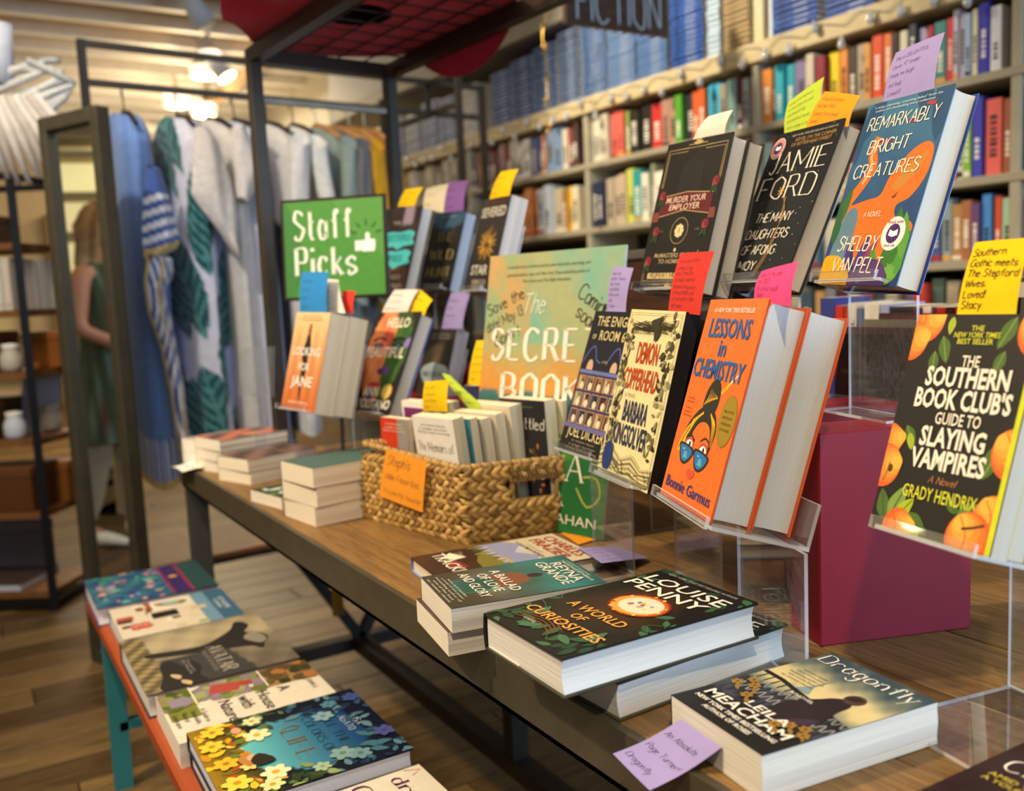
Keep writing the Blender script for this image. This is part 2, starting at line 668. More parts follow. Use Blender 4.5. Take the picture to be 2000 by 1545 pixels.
def book(name, label, o, e1, e2, w, h, t, kind='pb', cov='2a2a2a', spine=None, page='e8e1d0', art=None, back=None, group=None, top=True, inner=None, jacket=None):
    """lower left corner of the front cover at o (top=True: o lies on the front face; else on the back face);
    local x spine to fore edge, y foot to head, z back to front"""
    e1, e2 = Vector(e1).normalized(), Vector(e2)
    n = e1.cross(e2).normalized()
    base = Vector(o) - (n * t if top else Vector((0, 0, 0)))
    r = thing(name, label, 'book', group=group, M=frame(base, e1, e2))
    hc = kind == 'hc'
    bt = .0026 if hc else .0005
    ins = .0035 if hc else 0
    pg = MB()
    ns = 7
    prof = []
    for i in range(ns):
        k = i / (ns - 1)
        dx = (.004 * (1 - (2 * k - 1) ** 2) if hc else .0006 * math.sin(k * 9))
        prof.append((w - ins - dx - .0003, bt + (t - 2 * bt) * k))
    vs = []
    for y in (ins, h - ins):
        vs += [(x, y, z) for x, z in prof] + [(.0012, y, t - bt), (.0012, y, bt)]
    m = ns + 2
    fs = [tuple(range(m)), tuple(range(m, 2 * m))[::-1]] + [(i, i + m, (i + 1) % m + m, (i + 1) % m) for i in range(m)]
    pg.add(vs, fs, page)
    pg.build('page_block', M_PAGES, r)
    fc = MB().bbox(0, 0, t - bt, w, h, t, cov, bt * .3).build('front_cover', M_PRINT, r)
    MB().bbox(0, 0, 0, w, h, bt, back or cov, bt * .3).build('back_cover', M_PRINT, r)
    sp = MB()
    P = []
    for i in range(7):
        a = -1 + 2 * i / 6
        b = (.0025 if hc else .0006) * (1 - a * a)
        P.append([(-b - .0002, y, t / 2 + a * t / 2) for y in (0, h)])
    sp.grid([[p[0], p[1]] for p in P], spine or cov)
    sp.grid([[(p[1][0] + .0012, p[1][1], p[1][2]), (p[0][0] + .0012, p[0][1], p[0][2])] for p in P], spine or cov)
    sp.build('spine', M_PRINT, r)
    if inner:        # coloured end paper or jacket flap showing at the foot and head
        MB().box(.004, ins - .0012, bt, .006 + w * .4, ins, bt + .0014, inner).box(.004, ins - .0012, t - bt - .0014, .006 + w * .4, ins, t - bt, inner).build('jacket_flap', M_PRINT, r)
    if art:
        A = Art(w, h, t)
        art(A)
        A.build(fc)
    return r


def note(name, label, c, col, lines=(), ink='3a3a4a', bulge=.004, group=None, cap=.0062, x0=.08, y0=.9, lead=None, slant=.2, bold=0., sizes=None):
    """paper slip: c = top left, top right, bottom right, bottom left"""
    TL, TR, BR, BL = [Vector(p) for p in c]
    n = (TR - TL).cross(TL - BL).normalized()
    if n.dot(Vector((0, 0, CAM_Z)) - TL) < 0:
        n = -n

    def mp(u, v, off=0):
        p = (BL * (1 - u) + BR * u) * (1 - v) + (TL * (1 - u) + TR * u) * v
        return p + n * (bulge * math.sin(PI * v) + bulge * .4 * math.sin(PI * u) + off)
    base = (BL + BR) / 2
    r = thing(name, label, 'note', loc=base, group=group)
    m = MB()
    m.grid([[mp(i / 6, j / 8) - base for j in range(9)] for i in range(7)], col)
    m.build('paper', M_NOTE, r)
    if lines:
        W_, H_ = ((TR - TL).length + (BR - BL).length) / 2, ((TL - BL).length + (TR - BR).length) / 2
        t = MB()
        ld = lead or (y0 - .06) / max(len(lines), 1)
        for i, s in enumerate(lines):
            cp = sizes[i] if sizes else cap
            ww = None
            approx = len(s) * cp * .62
            if approx > W_ * (.97 - x0):
                ww = W_ * (.95 - x0)
            letter(t, s, W_ * x0, H_ * (y0 - ld * (i + .75)), cp, ink, 0, ww, 'h', bold, rnd.uniform(-.02, .03), slant, 'l', 1,
                   lambda p: mp(p[0] / W_, p[1] / H_, .0005) - base)
        t.build('handwriting', M_NOTE, r, kind='stuff')
    return r


def plate(mb, o, a, b, th):
    """acrylic plate: parallelogram o,a,b with thickness th along a x b; polished faces, pale cut edges"""
    o, a, b = Vector(o), Vector(a), Vector(b)
    n = a.cross(b).normalized() * th
    vs = [o, o + a, o + a + b, o + b, o + n, o + a + n, o + a + b + n, o + b + n]
    mb.add(vs, [(0, 3, 2, 1), (4, 5, 6, 7)], 'ffffff', 0)
    mb.add(vs, [(0, 1, 5, 4), (1, 2, 6, 5), (2, 3, 7, 6), (3, 0, 4, 7)], 'ffffff', 1)


def easel(label, o, e1, e2, w, depth, floor_z, front=.012, foot=None, group='clear book easels', lip=.012, rest=.16):
    """clear easel under a leaning book: o = lower left of the front cover, depth = tray length behind it"""
    e1, e2 = Vector(e1).normalized(), Vector(e2).normalized()
    e1 = Vector((e1.x, e1.y, 0)).normalized()
    back = Vector((-e1.y, e1.x, 0))
    n = e1.cross(e2).normalized()
    r = thing('book_easel', label, 'book stand', loc=(o[0], o[1], floor_z), group=group)
    B = Vector(o) - Vector((o[0], o[1], floor_z))
    th = .004
    mats = [M_ACR, M_ACRE]
    t0 = B + n * front - e2 * .0015
    m = MB()
    plate(m, t0, e1 * w, -n * (depth + front), th)
    m.build('tray', mats, r)
    m = MB()
    plate(m, t0 + n * th, e1 * w, e2 * lip, th)
    m.build('lip', mats, r)
    tb = t0 - n * (depth + front) - e2 * th
    m = MB()
    plate(m, tb + e2 * th, e1 * w, e2 * rest, th)
    m.build('back_rest', mats, r)
    m = MB()
    plate(m, Vector((tb.x, tb.y, .004)), e1 * w, Vector((0, 0, tb.z - .002)), th)
    m.build('riser', mats, r)
    m = MB()
    f = foot or depth * .95
    plate(m, Vector((tb.x, tb.y, 0)) - back * f, e1 * w, back * f, th)
    m.build('base_plate', mats, r)
    return r


# ================================================================== the room
def struct(name, mb, m, parent=None, label=None):
    o = mb.build(name, m, parent, label)
    o['kind'] = 'structure'
    return o


XR = 3.12
fl = struct('floor', MB().box(-4.6, -3.2, -.06, 3.6, 13.2, -.006, '2a2018'), M_PAINT)
tones = ['735834', '624a2a', '80653e', '574126', '8a6e42', '675030', '775e38']
cache = {}
row = 0
y = .7
PW = .148
while y < 6.6:
    x = -1.75 - (row * .53) % 1.3
    while x < 2.6:
        c = tones[(row * 5 + int((x + 9) * 3.7)) % 7]
        if x + 1.28 > -1.6:
            if c not in cache:
                cache[c] = MB().bbox(0, 0, -.006, 1.276, PW - .004, .0, c, .0015).build('plank', M_WOODX, fl)
                o = cache[c]
            else:
                o = cache[c].copy()
                COL.objects.link(o)
            o.location = (x, y, 0)
        x += 1.28
    y += PW
    row += 1
st = MB()
while y < 13:
    x = -4.4 - (row * .53) % 1.3
    while x < 3.4:
        st.box(x, y, -.006, x + 1.276, y + PW - .004, 0, tones[(row * 5 + int((x + 9) * 3.7)) % 7])
        x += 1.28
    y += PW
    row += 1
y = .7
for k in range(40):     # boards left of the near field
    for q in range(3):
        st.box(-4.6 + q * .95, y + k * PW, -.006, -4.6 + q * .95 + .945, y + k * PW + PW - .004, 0, tones[(k * 3 + q) % 7])
for k in range(26):     # boards behind the viewer
    for q in range(6):
        st.box(-4.6 + q * 1.28, .7 - (k + 1) * PW, -.006, -4.6 + q * 1.28 + 1.276, .7 - k * PW - .004, 0, tones[(k * 3 + q * 2) % 7])
o = st.build('far_planks', M_WOODX, fl)
o['kind'] = 'stuff'

H = 3.34
ce = struct('ceiling', MB().box(-4.6, -3.2, H + .02, 3.6, 13.2, H + .1, 'a98a5c'), M_CEIL)
bd = None
for i in range(34):
    yy = 3.6 + i * .285
    c = ['a87c44', '9c713a', 'b0864e', '946a36'][i * 3 % 4]
    MB().box(-4.5, yy, H, 3.5, yy + .279, H + .02, c).build('ceiling_board', M_CEIL, ce)
for i in range(20):
    yy = 4.0 + i * .47
    MB().bbox(-4.5, yy, H - .10, 3.5, yy + .085, H, 'd8d6d2', .006).build('joist', M_PAINT, ce)
for x0 in (.35, 2.45):
    MB().bbox(x0, 3.8, H - .17, x0 + .1, 13, H - .10, 'b89a78', .006).build('cross_beam', M_CEIL, ce)
struct('wall_right', MB().box(XR + .06, -3.2, 0, XR + .2, 13.2, H + .1, '8f8878'), M_PAINT)
struct('wall_back', MB().box(-4.6, 13.0, 0, 3.6, 13.2, H + .1, 'd6c29a'), M_PAINT)
struct('wall_left', MB().box(-4.7, -3.2, 0, -4.5, 13.2, H + .1, 'b9ad94'), M_PAINT)
# shop furniture far behind the clothes: pale lit cabinets along the back wall
for k, (x0, lab) in enumerate(((-.2, 'pale lit display cabinet on the back wall, left of the hanging clothes'), (1.2, 'pale lit display cabinet on the back wall behind the kimono'), (2.4, 'pale lit display cabinet in the far right corner of the shop'))):
    t = thing('display_cabinet', lab, 'cabinet', (x0, 12.6, 0))
    MB().bbox(0, 0, 0, 1.1, .36, .08, 'b8a47c').box(0, .33, .08, 1.1, .36, 2.4, 'e8d8ae').build('body', M_PAINT, t)
    for z in (.5, .95, 1.4, 1.85, 2.36):
        MB().bbox(0, 0, z, 1.1, .34, z + .03, 'd6c193').build('shelf', M_PAINT, t)
    for x in (0, 1.06):
        MB().bbox(x, 0, .08, x + .04, .34, 2.4, 'c9b486').build('side_panel', M_PAINT, t)
    for z, c in ((.53, 'e9c06a'), (.98, 'd8cbb0'), (1.43, 'e8dcc0'), (1.88, 'e0b060')):
        MB().bbox(.15 + k * .1, .1, z, .5 + k * .1, .28, z + .22, c).build('stock_box', M_PAINT, t)

# track lamps
for k, (x, y, z, lab) in enumerate(((1.99, 7.75, 3.02, 'round bright ceiling lamp below the white spotlight'), (1.98, 8.75, 2.98, 'bright lamp nearest the kimono hanger, left of two'), (2.3, 9.1, 2.98, 'yellow bright lamp right above the kimono hanger'), (2.42, 11.0, 3.02, 'bright lamp low behind the leaf print kimono'))):
    t = thing('ceiling_lamp', lab, 'lamp', (x, y, z))
    MB().lathe([(0, 0), (.10, 0), (.12, .03), (.12, .09), (.05, .15), (.02, .16), (.02, H - z)], 'e8e6e0', 14).build('housing', M_PAINT, t)
    MB().lathe([(0, -.012), (.06, -.01), (.098, -.001), (.1, .002)], 'ffdf9a', 14).build('bulb', M_GLOW, t)
    lamp('lamp_light', 'POINT', (x, y, z - .12), 30, (1, .78, .45), .08)
t = thing('track_spotlight', 'white cylinder spotlight on a ceiling track, left of the red hat', 'lamp', (1.93, 7.25, 3.0))
MB().tube([(-.02, .0, .16), (-.03, .02, H - 3.0)], .018, 'e4e2de').build('stem', M_PAINT, t)
MB().tube([(-.06, .05, .17), (.08, -.06, -.10)], [.062, .075], 'e6e8ec', 14).build('housing', M_PAINT, t)
MB().lathe([(0, .006), (.06, .004), (.072, 0)], 'fff3d0', 14, (.083, -.062, -.104), (.14, -.11, -.27)).build('lens', M_GLOW, t)
t = thing('track_spotlight', 'white cylinder spotlight at the top edge above the clothes rail', 'lamp', (1.55, 6.2, 3.05))
MB().tube([(0, 0, .16), (0, 0, H - 3.05)], .018, 'e4e2de').build('stem', M_PAINT, t)
MB().tube([(-.05, .05, .17), (.06, -.05, -.08)], [.06, .072], 'dfe8f2', 14).build('housing', M_PAINT, t)

# ================================================================== wall bookcase
rz = .0322
bc = thing('wall_bookcase', 'long greige wall bookcase running behind the display table', 'bookcase', (2.7644, 0, 0), rz)
GR = 'a49a82'
DEP = .30
Y0, Y1 = -.6, 6.6
for z in (.1, .42, .70, .965, 1.217, 1.468, 1.77):
    MB().bbox(0, Y0, z - .028, DEP, Y1, z, GR, .003).build('shelf', M_PAINT, bc)
MB().bbox(-.012, Y0, 1.995, DEP + .02, Y1, 2.068, 'cbb98e', .004).build('ledge', M_PAINT, bc)
for y in (-.58, .5, 1.535, 2.515, 3.545, 4.62, 5.6, 6.56):
    MB().bbox(.004, y, 0, DEP, y + .032, 1.995, 'aba28a', .003).build('upright', M_PAINT, bc)
MB().box(DEP, Y0, 0, DEP + .012, Y1, 1.995, '332b22').build('back_panel', M_PAINT, bc)  # darkened colour stands in for the deep shade behind the books
for y, c in ((2.50, 'd9c9a0'), (.6, 'd9c9a0')):
    MB().bbox(.02, y, 2.068, .2, y + .045, 2.9, c, .003).build('post', M_PAINT, bc)
uc = thing('upper_cabinet', 'grey cabinet front above the stacked blue books', 'cabinet', (2.7644, 0, 0), rz)
MB().bbox(-.03, 3.66, 2.445, DEP + .04, 6.5, 2.53, '9a9484', .006).build('bottom_board', M_PAINT, uc)
MB().bbox(-.01, 3.67, 2.53, DEP + .03, 6.5, 3.14, 'a9a8ae', .004).build('front_panel', M_PAINT, uc)

ROWS = {
    1.77: ('upper', '5400,60,c8bca0;5310,66,d8d0bc;5200,70,a8a090;5100,64,d0c0a0;5000,70,8a8478;4900,60,c8c0ac;4820,60,d8ccb4;4740,55,9a9080;4570,113,6f6a66;4461,109,c98a4a;4371,90,5b2b33;4289,82,a98a80;4229,60,8a3038;4170,59,c9bfae;4047,124,e8e4dc;3937,100,5a628e;3906,31,d9803a;3772,129,7d9cc0;3722,42,d8cfb8;3681,41,a0443c;3633,48,4c3a38;3508,38,d9d3bf;3463,45,e9e4d4;3411,52,c8bfa6;3314,90,ef6a5e;3268,35,8c9a50;3140,128,2e2a24;3075,62,cc3a38;2978,94,b58b78;2932,42,58a436;2879,50,33343f;2798,78,d4622e;2726,67,46b4d8;2688,35,9a937e;2640,45,7fa09c;2614,24,5e2a30;2578,34,aab0b8;2463,49,d98a3c;2449,14,5a3a2c;2368,80,35a7b8;2307,59,8a80a8;2269,35,d0c6ac;2226,41,8e2d3a;2181,42,ecd220;2146,33,e8913f;2109,35,4a4038;2069,38,b0a28c;2042,26,d9984c;2001,39,e0502e;1965,34,e2763c;1936,28,2c2624;1905,27,ddd3b6;1878,25,3a3a44;1846,30,a9a8c8;1822,23,b0304a;1781,39,3f8a84;1758,22,d83a4e;1738,18,c8c4d0;1715,20,b9b4d2;1696,18,a6c0dc;1673,19,e2dac2;1639,31,3a3ab4;1602,34,e6e4ee;1500,31,3a2c28;1473,23,b8683c;1444,27,8a5a44'),
    1.468: ('second', '5420,60,d8cfb8;5340,70,c8b898;5240,64,e4dcc8;5160,70,b8a070;5060,66,d8d0c0;4960,70,a89a84;4860,64,e0d0b0;4760,60,c0a888;4680,55,d8d4c8;4408,96,c98e58;4279,118,d8c8a8;4165,109,a87858;4107,48,d8a040;3990,117,d88850;3878,107,c8d0d8;3800,74,cdbfa2;3758,38,a87a48;3704,50,e6b422;3647,53,e0d4b4;3460,77,2e3450;3404,53,b8a890;3310,91,c4ae96;3255,53,cfd05a;3195,59,2f9a98;3150,44,e8e2cc;3115,33,8a8a70;3038,74,efe9d8;2980,57,b04a3a;2922,55,4a6a8a;2860,60,d8b060;2805,52,6a3a4a;2751,51,c8c0b0;2695,50,3a5a48;2645,48,b87848;2600,42,8890a0;2470,40,bcd4d0;2436,32,c84a3a;2390,43,3a3a40;2346,42,d0c8b8;2293,52,7a4a5a;2240,51,c89a50;2192,43,4a7a90;2144,44,d8d0c0;2096,43,8a3a3a;2046,44,5a6a50;2000,43,d8c060;1954,42,3a4a7a;1909,41,c87858;1866,40,e0d8c8;1824,39,6a5a78;1782,38,a8b8c0;1748,30,36363a;1722,23,d8d4cc;1694,26,86bc3c;1661,32,4a48b8;1607,51,ec6e6a;1577,27,a8644a;1505,26,2c2a30;1482,19,b07048;1455,23,4a3a34'),
    1.217: ('third', '2455,50,b8a890;2384,66,5a4a6a;2316,64,c86a4a;2252,62,4a6a80;2190,60,d8d0b8;2130,58,8a5a3a;2070,56,3a4a3a;2012,55,c8a850;1956,53,7a8aa0;1900,52,a83a3a;1845,51,d8c8b0;1800,42,4a5a8a;1763,33,8fa0a8;1726,35,b08a5a;1691,33,a86e48;1664,26,6a4a7a;1632,30,4a8ed8;1607,23,d85a40;1573,32,a8d0b4;1500,29,e8a088;1462,34,ec7a2c'),
    .965: ('lowest visible', '2440,44,b8a48c;2390,40,7a3a34;2340,44,c8bca0;2290,44,4a5a6a;2240,42,d0a060;2190,44,8a8a90;2140,42,5a3040;2090,44,d8d0c0;2040,42,a85a3a;1990,44,3a4a5a;1940,44,c0b090;1890,42,7a6a8a;1840,44,d84a3a;1790,42,5a6a60;1740,42,b8a890;1690,42,4a3a34;1640,42,c89060;1590,40,8a98a8'),
}


def cname(h):
    r, g, b = [int(h[i:i + 2], 16) for i in (0, 2, 4)]
    mx, mn = max(r, g, b), min(r, g, b)
    L = (mx + mn) / 2
    if mx - mn < 28:
        return 'black' if L < 75 else 'grey' if L < 175 else 'off-white'
    if r >= g >= b:
        hue = (g - b) / (r - b + 1)
        if mx - mn < 60 and L > 170:
            return 'cream'
        if L < 70:
            return 'dark brown'
        if hue < .25:
            return 'red' if mx - mn > 90 else 'dull red'
        if hue < .6:
            return 'orange' if mx > 190 and mx - mn > 90 else 'brown'
        return 'yellow' if mx > 180 and mx - mn > 90 else 'tan'
    if r >= b > g:
        return 'pinkish red' if mx - mn > 90 else 'maroon'
    if g >= r and g >= b:
        return 'green' if b < r + 30 else 'teal'
    if b >= g > r:
        return 'teal' if g > b - 30 else 'blue'
    return 'purple'


def nth(k):
    w = ['first', 'second', 'third', 'fourth', 'fifth', 'sixth', 'seventh', 'eighth', 'ninth', 'tenth', 'eleventh', 'twelfth', 'thirteenth', 'fourteenth', 'fifteenth']
    n = k + 1
    return w[k] if k < 15 else str(n) + ('th' if 10 < n % 100 < 14 else {1: 'st', 2: 'nd', 3: 'rd'}.get(n % 10, 'th'))


ORD = ['', 'second ', 'third ', 'fourth ', 'fifth ', 'sixth ', 'seventh ', 'eighth ', 'ninth ', 'tenth ', 'eleventh ', 'twelfth ']
bmesh_cache = {}


def shelf_to_world(x, y, z):
    c, s_ = math.cos(rz), math.sin(rz)
    return (2.7644 + x * c - y * s_, x * s_ + y * c, z)


for z, (rn, data) in ROWS.items():
    items = []
    for e in data.split(';'):
        a, b, c = e.split(',')
        a, b = int(a) / 1000, int(b) / 1000
        if b > .075:
            items += [(a, b / 2, c), (a + b / 2, b / 2 - .001, c)]
        else:
            items.append((a, b, c))
    items.sort(key=lambda q: -q[0])
    cnt = {}
    for a, b, c in items:
        bay = 'far bay' if a > 4.6 else 'left bay' if a > 3.55 else 'middle bay' if a > 2.52 else 'right bay' if a > 1.54 else 'rightmost bay'
        k = cnt.get((bay, cname(c)), 0)
        cnt[(bay, cname(c))] = k + 1
        hh = rnd.uniform(.205, .248) if z < 1.7 else rnd.uniform(.185, .212)
        if z == 1.468:
            hh = rnd.uniform(.2, .25)
        if z == 1.217:
            hh = rnd.uniform(.17, .205)
        if z == .965:
            hh = rnd.uniform(.17, .205)
        dd = rnd.uniform(.012, .04)
        m = MB()
        g = b - .0015
        dp = .16
        sp_ = [lin(c)] * 6
        m.bbox(0, 0, 0, .004, g, hh, c, .0012)                                    # spine
        m.box(.004, 0, .002, dp, .002, hh, c).box(.004, g - .002, .002, dp, g, hh, c)   # boards
        m.box(.004, .002, .004, dp - .004, g - .002, hh - .004, 'e6dcc6')         # pages
        lc = 'f2ead8' if sum(int(c[i:i + 2], 16) for i in (0, 2, 4)) < 420 else '3a3230'
        yy = g / 2
        u = hh * rnd.uniform(.14, .25)
        for q in range(rnd.randint(4, 8)):                                        # printed spine title
            v = u + hh * .07
            if v > hh * .86:
                break
            m.box(-.0006, yy - g * .22, u, 0, yy + g * .22, u + hh * rnd.uniform(.03, .06), lc)
            u = v
        if rnd.random() < .4:
            m.box(-.0005, .001, hh * .03, 0, g - .001, hh * .1, ['d8a040', 'e8e0d0', 'b0302a', '2a2a30'][rnd.randint(0, 3)])
        o = m.build('shelved_book', M_PRINT, None, '%s %s book from the left on the %s bookcase shelf, %s' % (nth(k), cname(c), rn, bay), category='book', group='books on the %s wall shelf' % rn)
        o.location = shelf_to_world(dd, a, z)
        o.rotation_euler = (0, 0, rz)

# blue paperbacks lying in stacks on the ledge
STK = [(5.45, .18, '6f8cc0', 2.34, 'far end'), (5.22, .19, '8c9cba', 2.33, 'far end'), (5.0, .19, '5d7cba', 2.36, 'far end'), (4.78, .19, '7490c0', 2.34, 'far end'), (4.56, .17, 'c4c6c4', 2.36, 'far end'),
       (4.2, .19, '2f559c', 2.36, 'grey cabinet'), (4.0, .19, '3a5f9e', 2.38, 'grey cabinet'), (3.8, .19, '46689c', 2.40, 'grey cabinet'), (3.62, .16, '5a7092', 2.42, 'grey cabinet'),
       (3.42, .18, '6280b0', 2.62, 'hanging sign'), (3.22, .19, '6c8ab8', 2.66, 'hanging sign'), (3.02, .19, '5f80b6', 2.66, 'hanging sign'), (2.81, .19, '345cb0', 2.66, 'hanging sign'), (2.72, .07, 'c6dcf0', 2.6, 'hanging sign'), (2.57, .13, 'b0976a', 2.62, 'cream post'),
       (2.26, .2, '2c52a4', 2.62, 'right end'), (2.03, .2, '284e9e', 2.6, 'right end'), (1.8, .2, '2c529e', 2.5, 'right end')]
for si, (y0, wd, c, zt, where) in enumerate(STK):
    z = 2.068
    pk = None
    lv = 0
    th = .0205
    same = [q[4] for q in STK[:si]].count(where)
    while z + th < zt:
        pale = c in ('c4c6c4', 'c6dcf0', 'b0976a')
        if pk is None:
            pale = c in ('c4c6c4', 'c6dcf0', 'b0976a')
            m = MB().bbox(.0, .0, .0035, .004, wd - .004, th - .002, c, .0015)
            m.box(.005, .001, .0005, .15, wd - .005, .0035, '2c3c60' if not pale else '8a8478').box(.004, 0, th - .0028, .15, wd - .004, th - .0008, c)  # darker lower cover paints the shaded gap between stacked books
            m.box(.006, .001, .003, .148, wd - .005, th - .0028, 'd9d6cc')
            if not pale:
                m.box(-.0006, wd * .2, th * .4, 0, wd * .5, th * .6, 'b4c2de')
                if si % 3 == 0:
                    m.box(-.0006, wd * .7, th * .3, 0, wd * .8, th * .7, '2a3a5a')
            pk = m.build('stacked_paperback', M_PRINT, None)
            o = pk
        else:
            o = pk.copy()
            COL.objects.link(o)
        o['label'] = '%s paperback lying %s from the bottom in the %s ledge stack by the %s' % (cname(c), nth(lv), nth(same), where)
        lv += 1
        o['category'] = 'book'
        o['group'] = 'paperbacks in the %sstack by the %s on the ledge' % (ORD[same] or 'first ', where)
        o.location = shelf_to_world(rnd.uniform(.018, .026), y0 + rnd.uniform(-.002, .002), z)
        o.rotation_euler = (0, 0, rz)
        z += th
t = thing('framed_print', 'pale blue framed panel standing on the bookcase ledge beside the cream post', 'picture', shelf_to_world(.03, 2.36, 2.068), rz)
MB().bbox(0, 0, 0, .015, .1, .5, 'a9cbe8').build('panel', M_PRINT, t)
MB().bbox(-.006, .1, 0, .018, .115, .5, 'd9e2ea').build('frame_edge', M_PAINT, t)

# fairy lights along the ledge
t = thing('string_lights', 'string of clear bulb fairy lights hung along the bookcase ledge', 'lights', (2.7644, 0, 0), rz)
pts = []
bulb = None
k = 0
y = 1.35
while y < 6.2:
    zz = 2.045 + .018 * math.sin(k * 2.1)
    pts.append((-.02, y, zz))
    if k % 2 == 0:
        dz = (.0, .035, .012, .05)[k // 2 % 4]
        if bulb is None:
            bulb = MB().lathe([(.001, .012), (.006, .01), (.006, 0), (.011, -.008), (.013, -.02), (.008, -.031), (.0, -.034)], 'eef4fa', 10).build('bulb', M_GLASS, t)
            o = bulb
        else:
            o = bulb.copy()
            COL.objects.link(o)
        o.location = (-.03, y, zz - dz)
    y += .055
    k += 1
MB().tube(pts, .002, 'c8c4b8', 5).build('wire', M_PAINT, t)
t = thing('hanging_garland', 'thin gold wire garland hanging in front of the blue stacks', 'garland', (2.35, 3.42, 2.72))
gp = [(.012 * math.sin(i * 1.3), .012 * math.cos(i * 1.7), -.055 * i) for i in range(19)]
MB().tube(gp, .0018, 'c9a35a', 5).build('wire', M_GOLD, t)
for i in range(1, 19, 2):
    p = gp[i]
    m = MB()
    for a in range(5):
        an = 2 * PI * a / 5 + i
        m.beam(p, (p[0] + .024 * math.cos(an), p[1] + .018 * math.cos(an + 1), p[2] + .024 * math.sin(an)), .005, .005, 'd8b46a')
    m.build('star', M_GOLD, t)

# hanging section sign
t = thing('section_sign', 'dark brown hanging wooden sign with grey capital letters above the bookcase', 'sign', (1.98, 2.75, 2.12), 0)
MB().bbox(-.005, -.012, 0, .472, .012, .2, '4a3528', .003).build('board', M_WOODX, t)
m = MB()
letter(m, 'FICTION', .238, 0, .135, 'a9b6c4', 0, .40, 'r', .03)
m2 = MB()
m2.add([(p[0], -.0135, p[1] + .018) for p in m.v], m.f, 'a9b6c4')
m2.build('lettering', M_FLAT, t)
for x in (.03, .44):
    MB().tube([(x, 0, .2), (x, 0, H - 2.12)], .003, '3a3430', 6).build('hanger_rod', M_STEEL, t)

# ================================================================== display table
TX0, TX1, TY0, TY1, TZ = .525, 1.475, .12, 2.645, .75
t = thing('display_table', 'long industrial table with worn plank top and dark steel frame', 'table', (1.0, 1.38, 0))
ox, oy_ = -1.0, -1.38
wc = ['8a683a', '7e5e33', '937042', '84653a', '8e6b3c', '7a5c32']
n = 6
pw = (TX1 - TX0 - .024) / n
for i in range(n):
    x0 = TX0 + .012 + i * pw
    MB().bbox(x0 + ox, TY0 + .012 + oy_, TZ - .024, x0 + pw - .0016 + ox, TY1 - .012 + oy_, TZ - .0004 * (i % 2), wc[i], .0014).build('top_plank', M_WOODY, t)
ST = '4d4636'
m = MB()
for x in (TX0, TX1 - .010):
    m.box(x + ox, TY0 + oy_, TZ - .062, x + .010 + ox, TY1 + oy_, TZ + .0008, ST)
    m.box(x + ox, TY0 + oy_, TZ - .062, x + (.03 if x < 1 else .01) + ox, TY1 + oy_, TZ - .056, ST)
for y in (TY0, TY1 - .010):
    m.box(TX0 + ox, y + oy_, TZ - .062, TX1 + ox, y + .010 + oy_, TZ + .0008, ST)
m.build('apron_frame', M_STEEL, t)
for x in (TX0 + .03, TX1 - .03):
    for y in (TY0 + .1, TY1 - .035):
        m = MB().beam((x + ox, y + oy_, .012), (x + ox, y + oy_, TZ - .06), .05, .05, '4a4a46')
        m.build('leg', M_STEEL, t)
        MB().bbox(x - .03 + ox, y - .03 + oy_, 0, x + .03 + ox, y + .03 + oy_, .012, '26241f', .002).build('foot', M_STEEL, t)
MB().beam((1.0 + ox, TY0 + .1 + oy_, .13), (1.0 + ox, TY1 - .035 + oy_, .13), .045, .04, '2e2b24').build('stretcher', M_STEEL, t)
for y in (TY0 + .1, TY1 - .035):
    MB().beam((TX0 + .05 + ox, y + oy_, .13), (TX1 - .05 + ox, y + oy_, .13), .045, .04, '2e2b24').build('cross_bar', M_STEEL, t)
MB().beam((1.0 + ox, 1.68 + oy_, .15), (1.0 + ox, 1.68 + oy_, TZ - .026), .04, .04, '33302a').build('centre_post', M_STEEL, t)
for s_ in (-1, 1):
    MB().beam((1.0 + ox, TY1 - .06 + oy_, .15), (1.0 + s_ * .36 + ox, TY1 - .06 + oy_, TZ - .026), .03, .03, '2e2b24').build('brace', M_STEEL, t)

t = thing('tassel', 'yellow tassel hanging behind the table apron', 'tassel', (.83, 2.3, .34))
m = MB()
for k in range(14):
    a = k * 2.4
    r = .012 * math.sqrt(k / 14)
    m.tube([(r * .4 * math.cos(a), r * .4 * math.sin(a), .13), (r * math.cos(a), r * math.sin(a), .06), (r * 1.3 * math.cos(a), r * 1.3 * math.sin(a), 0)], .003, 'c79a1e', 5)
m.build('fringe', M_CLOTH, t)
MB().lathe([(.003, .17), (.009, .16), (.011, .14), (.007, .125)], 'd2a62a', 10).tube([(0, 0, .16), (0, 0, .36)], .002, 'c79a1e', 5).build('head_cord', M_CLOTH, t)

# ================================================================== bench
t = thing('bench', 'low bench with orange painted seat and teal steel legs', 'bench', (.40, 1.85, 0))
for i, (x0, x1) in enumerate(((-.158, -.012), (-.008, .15))):
    MB().bbox(x0 + .004, -1.05, .405, x1, .72, .44, 'a34a24', .006).build('seat_board', M_PAINT, t)
TL_ = '2f7f86'
for y in (-.95, .53):
    for x in (-.125, .115):
        MB().beam((x * 1.02, y, .0), (x, y, .4), .042, .03, TL_).build('leg', M_PAINT, t)
    MB().beam((-.125, y, .16), (.115, y, .16), .03, .022, TL_).build('cross_bar', M_PAINT, t)
    MB().beam((0, y, .17), (0, y + (.26 if y < 0 else -.26), .395), .03, .02, '5c9a96').build('brace', M_PAINT, t)
MB().box(-.11, -1.0, .385, .1, .68, .404, '276a70').build('under_frame', M_PAINT, t)

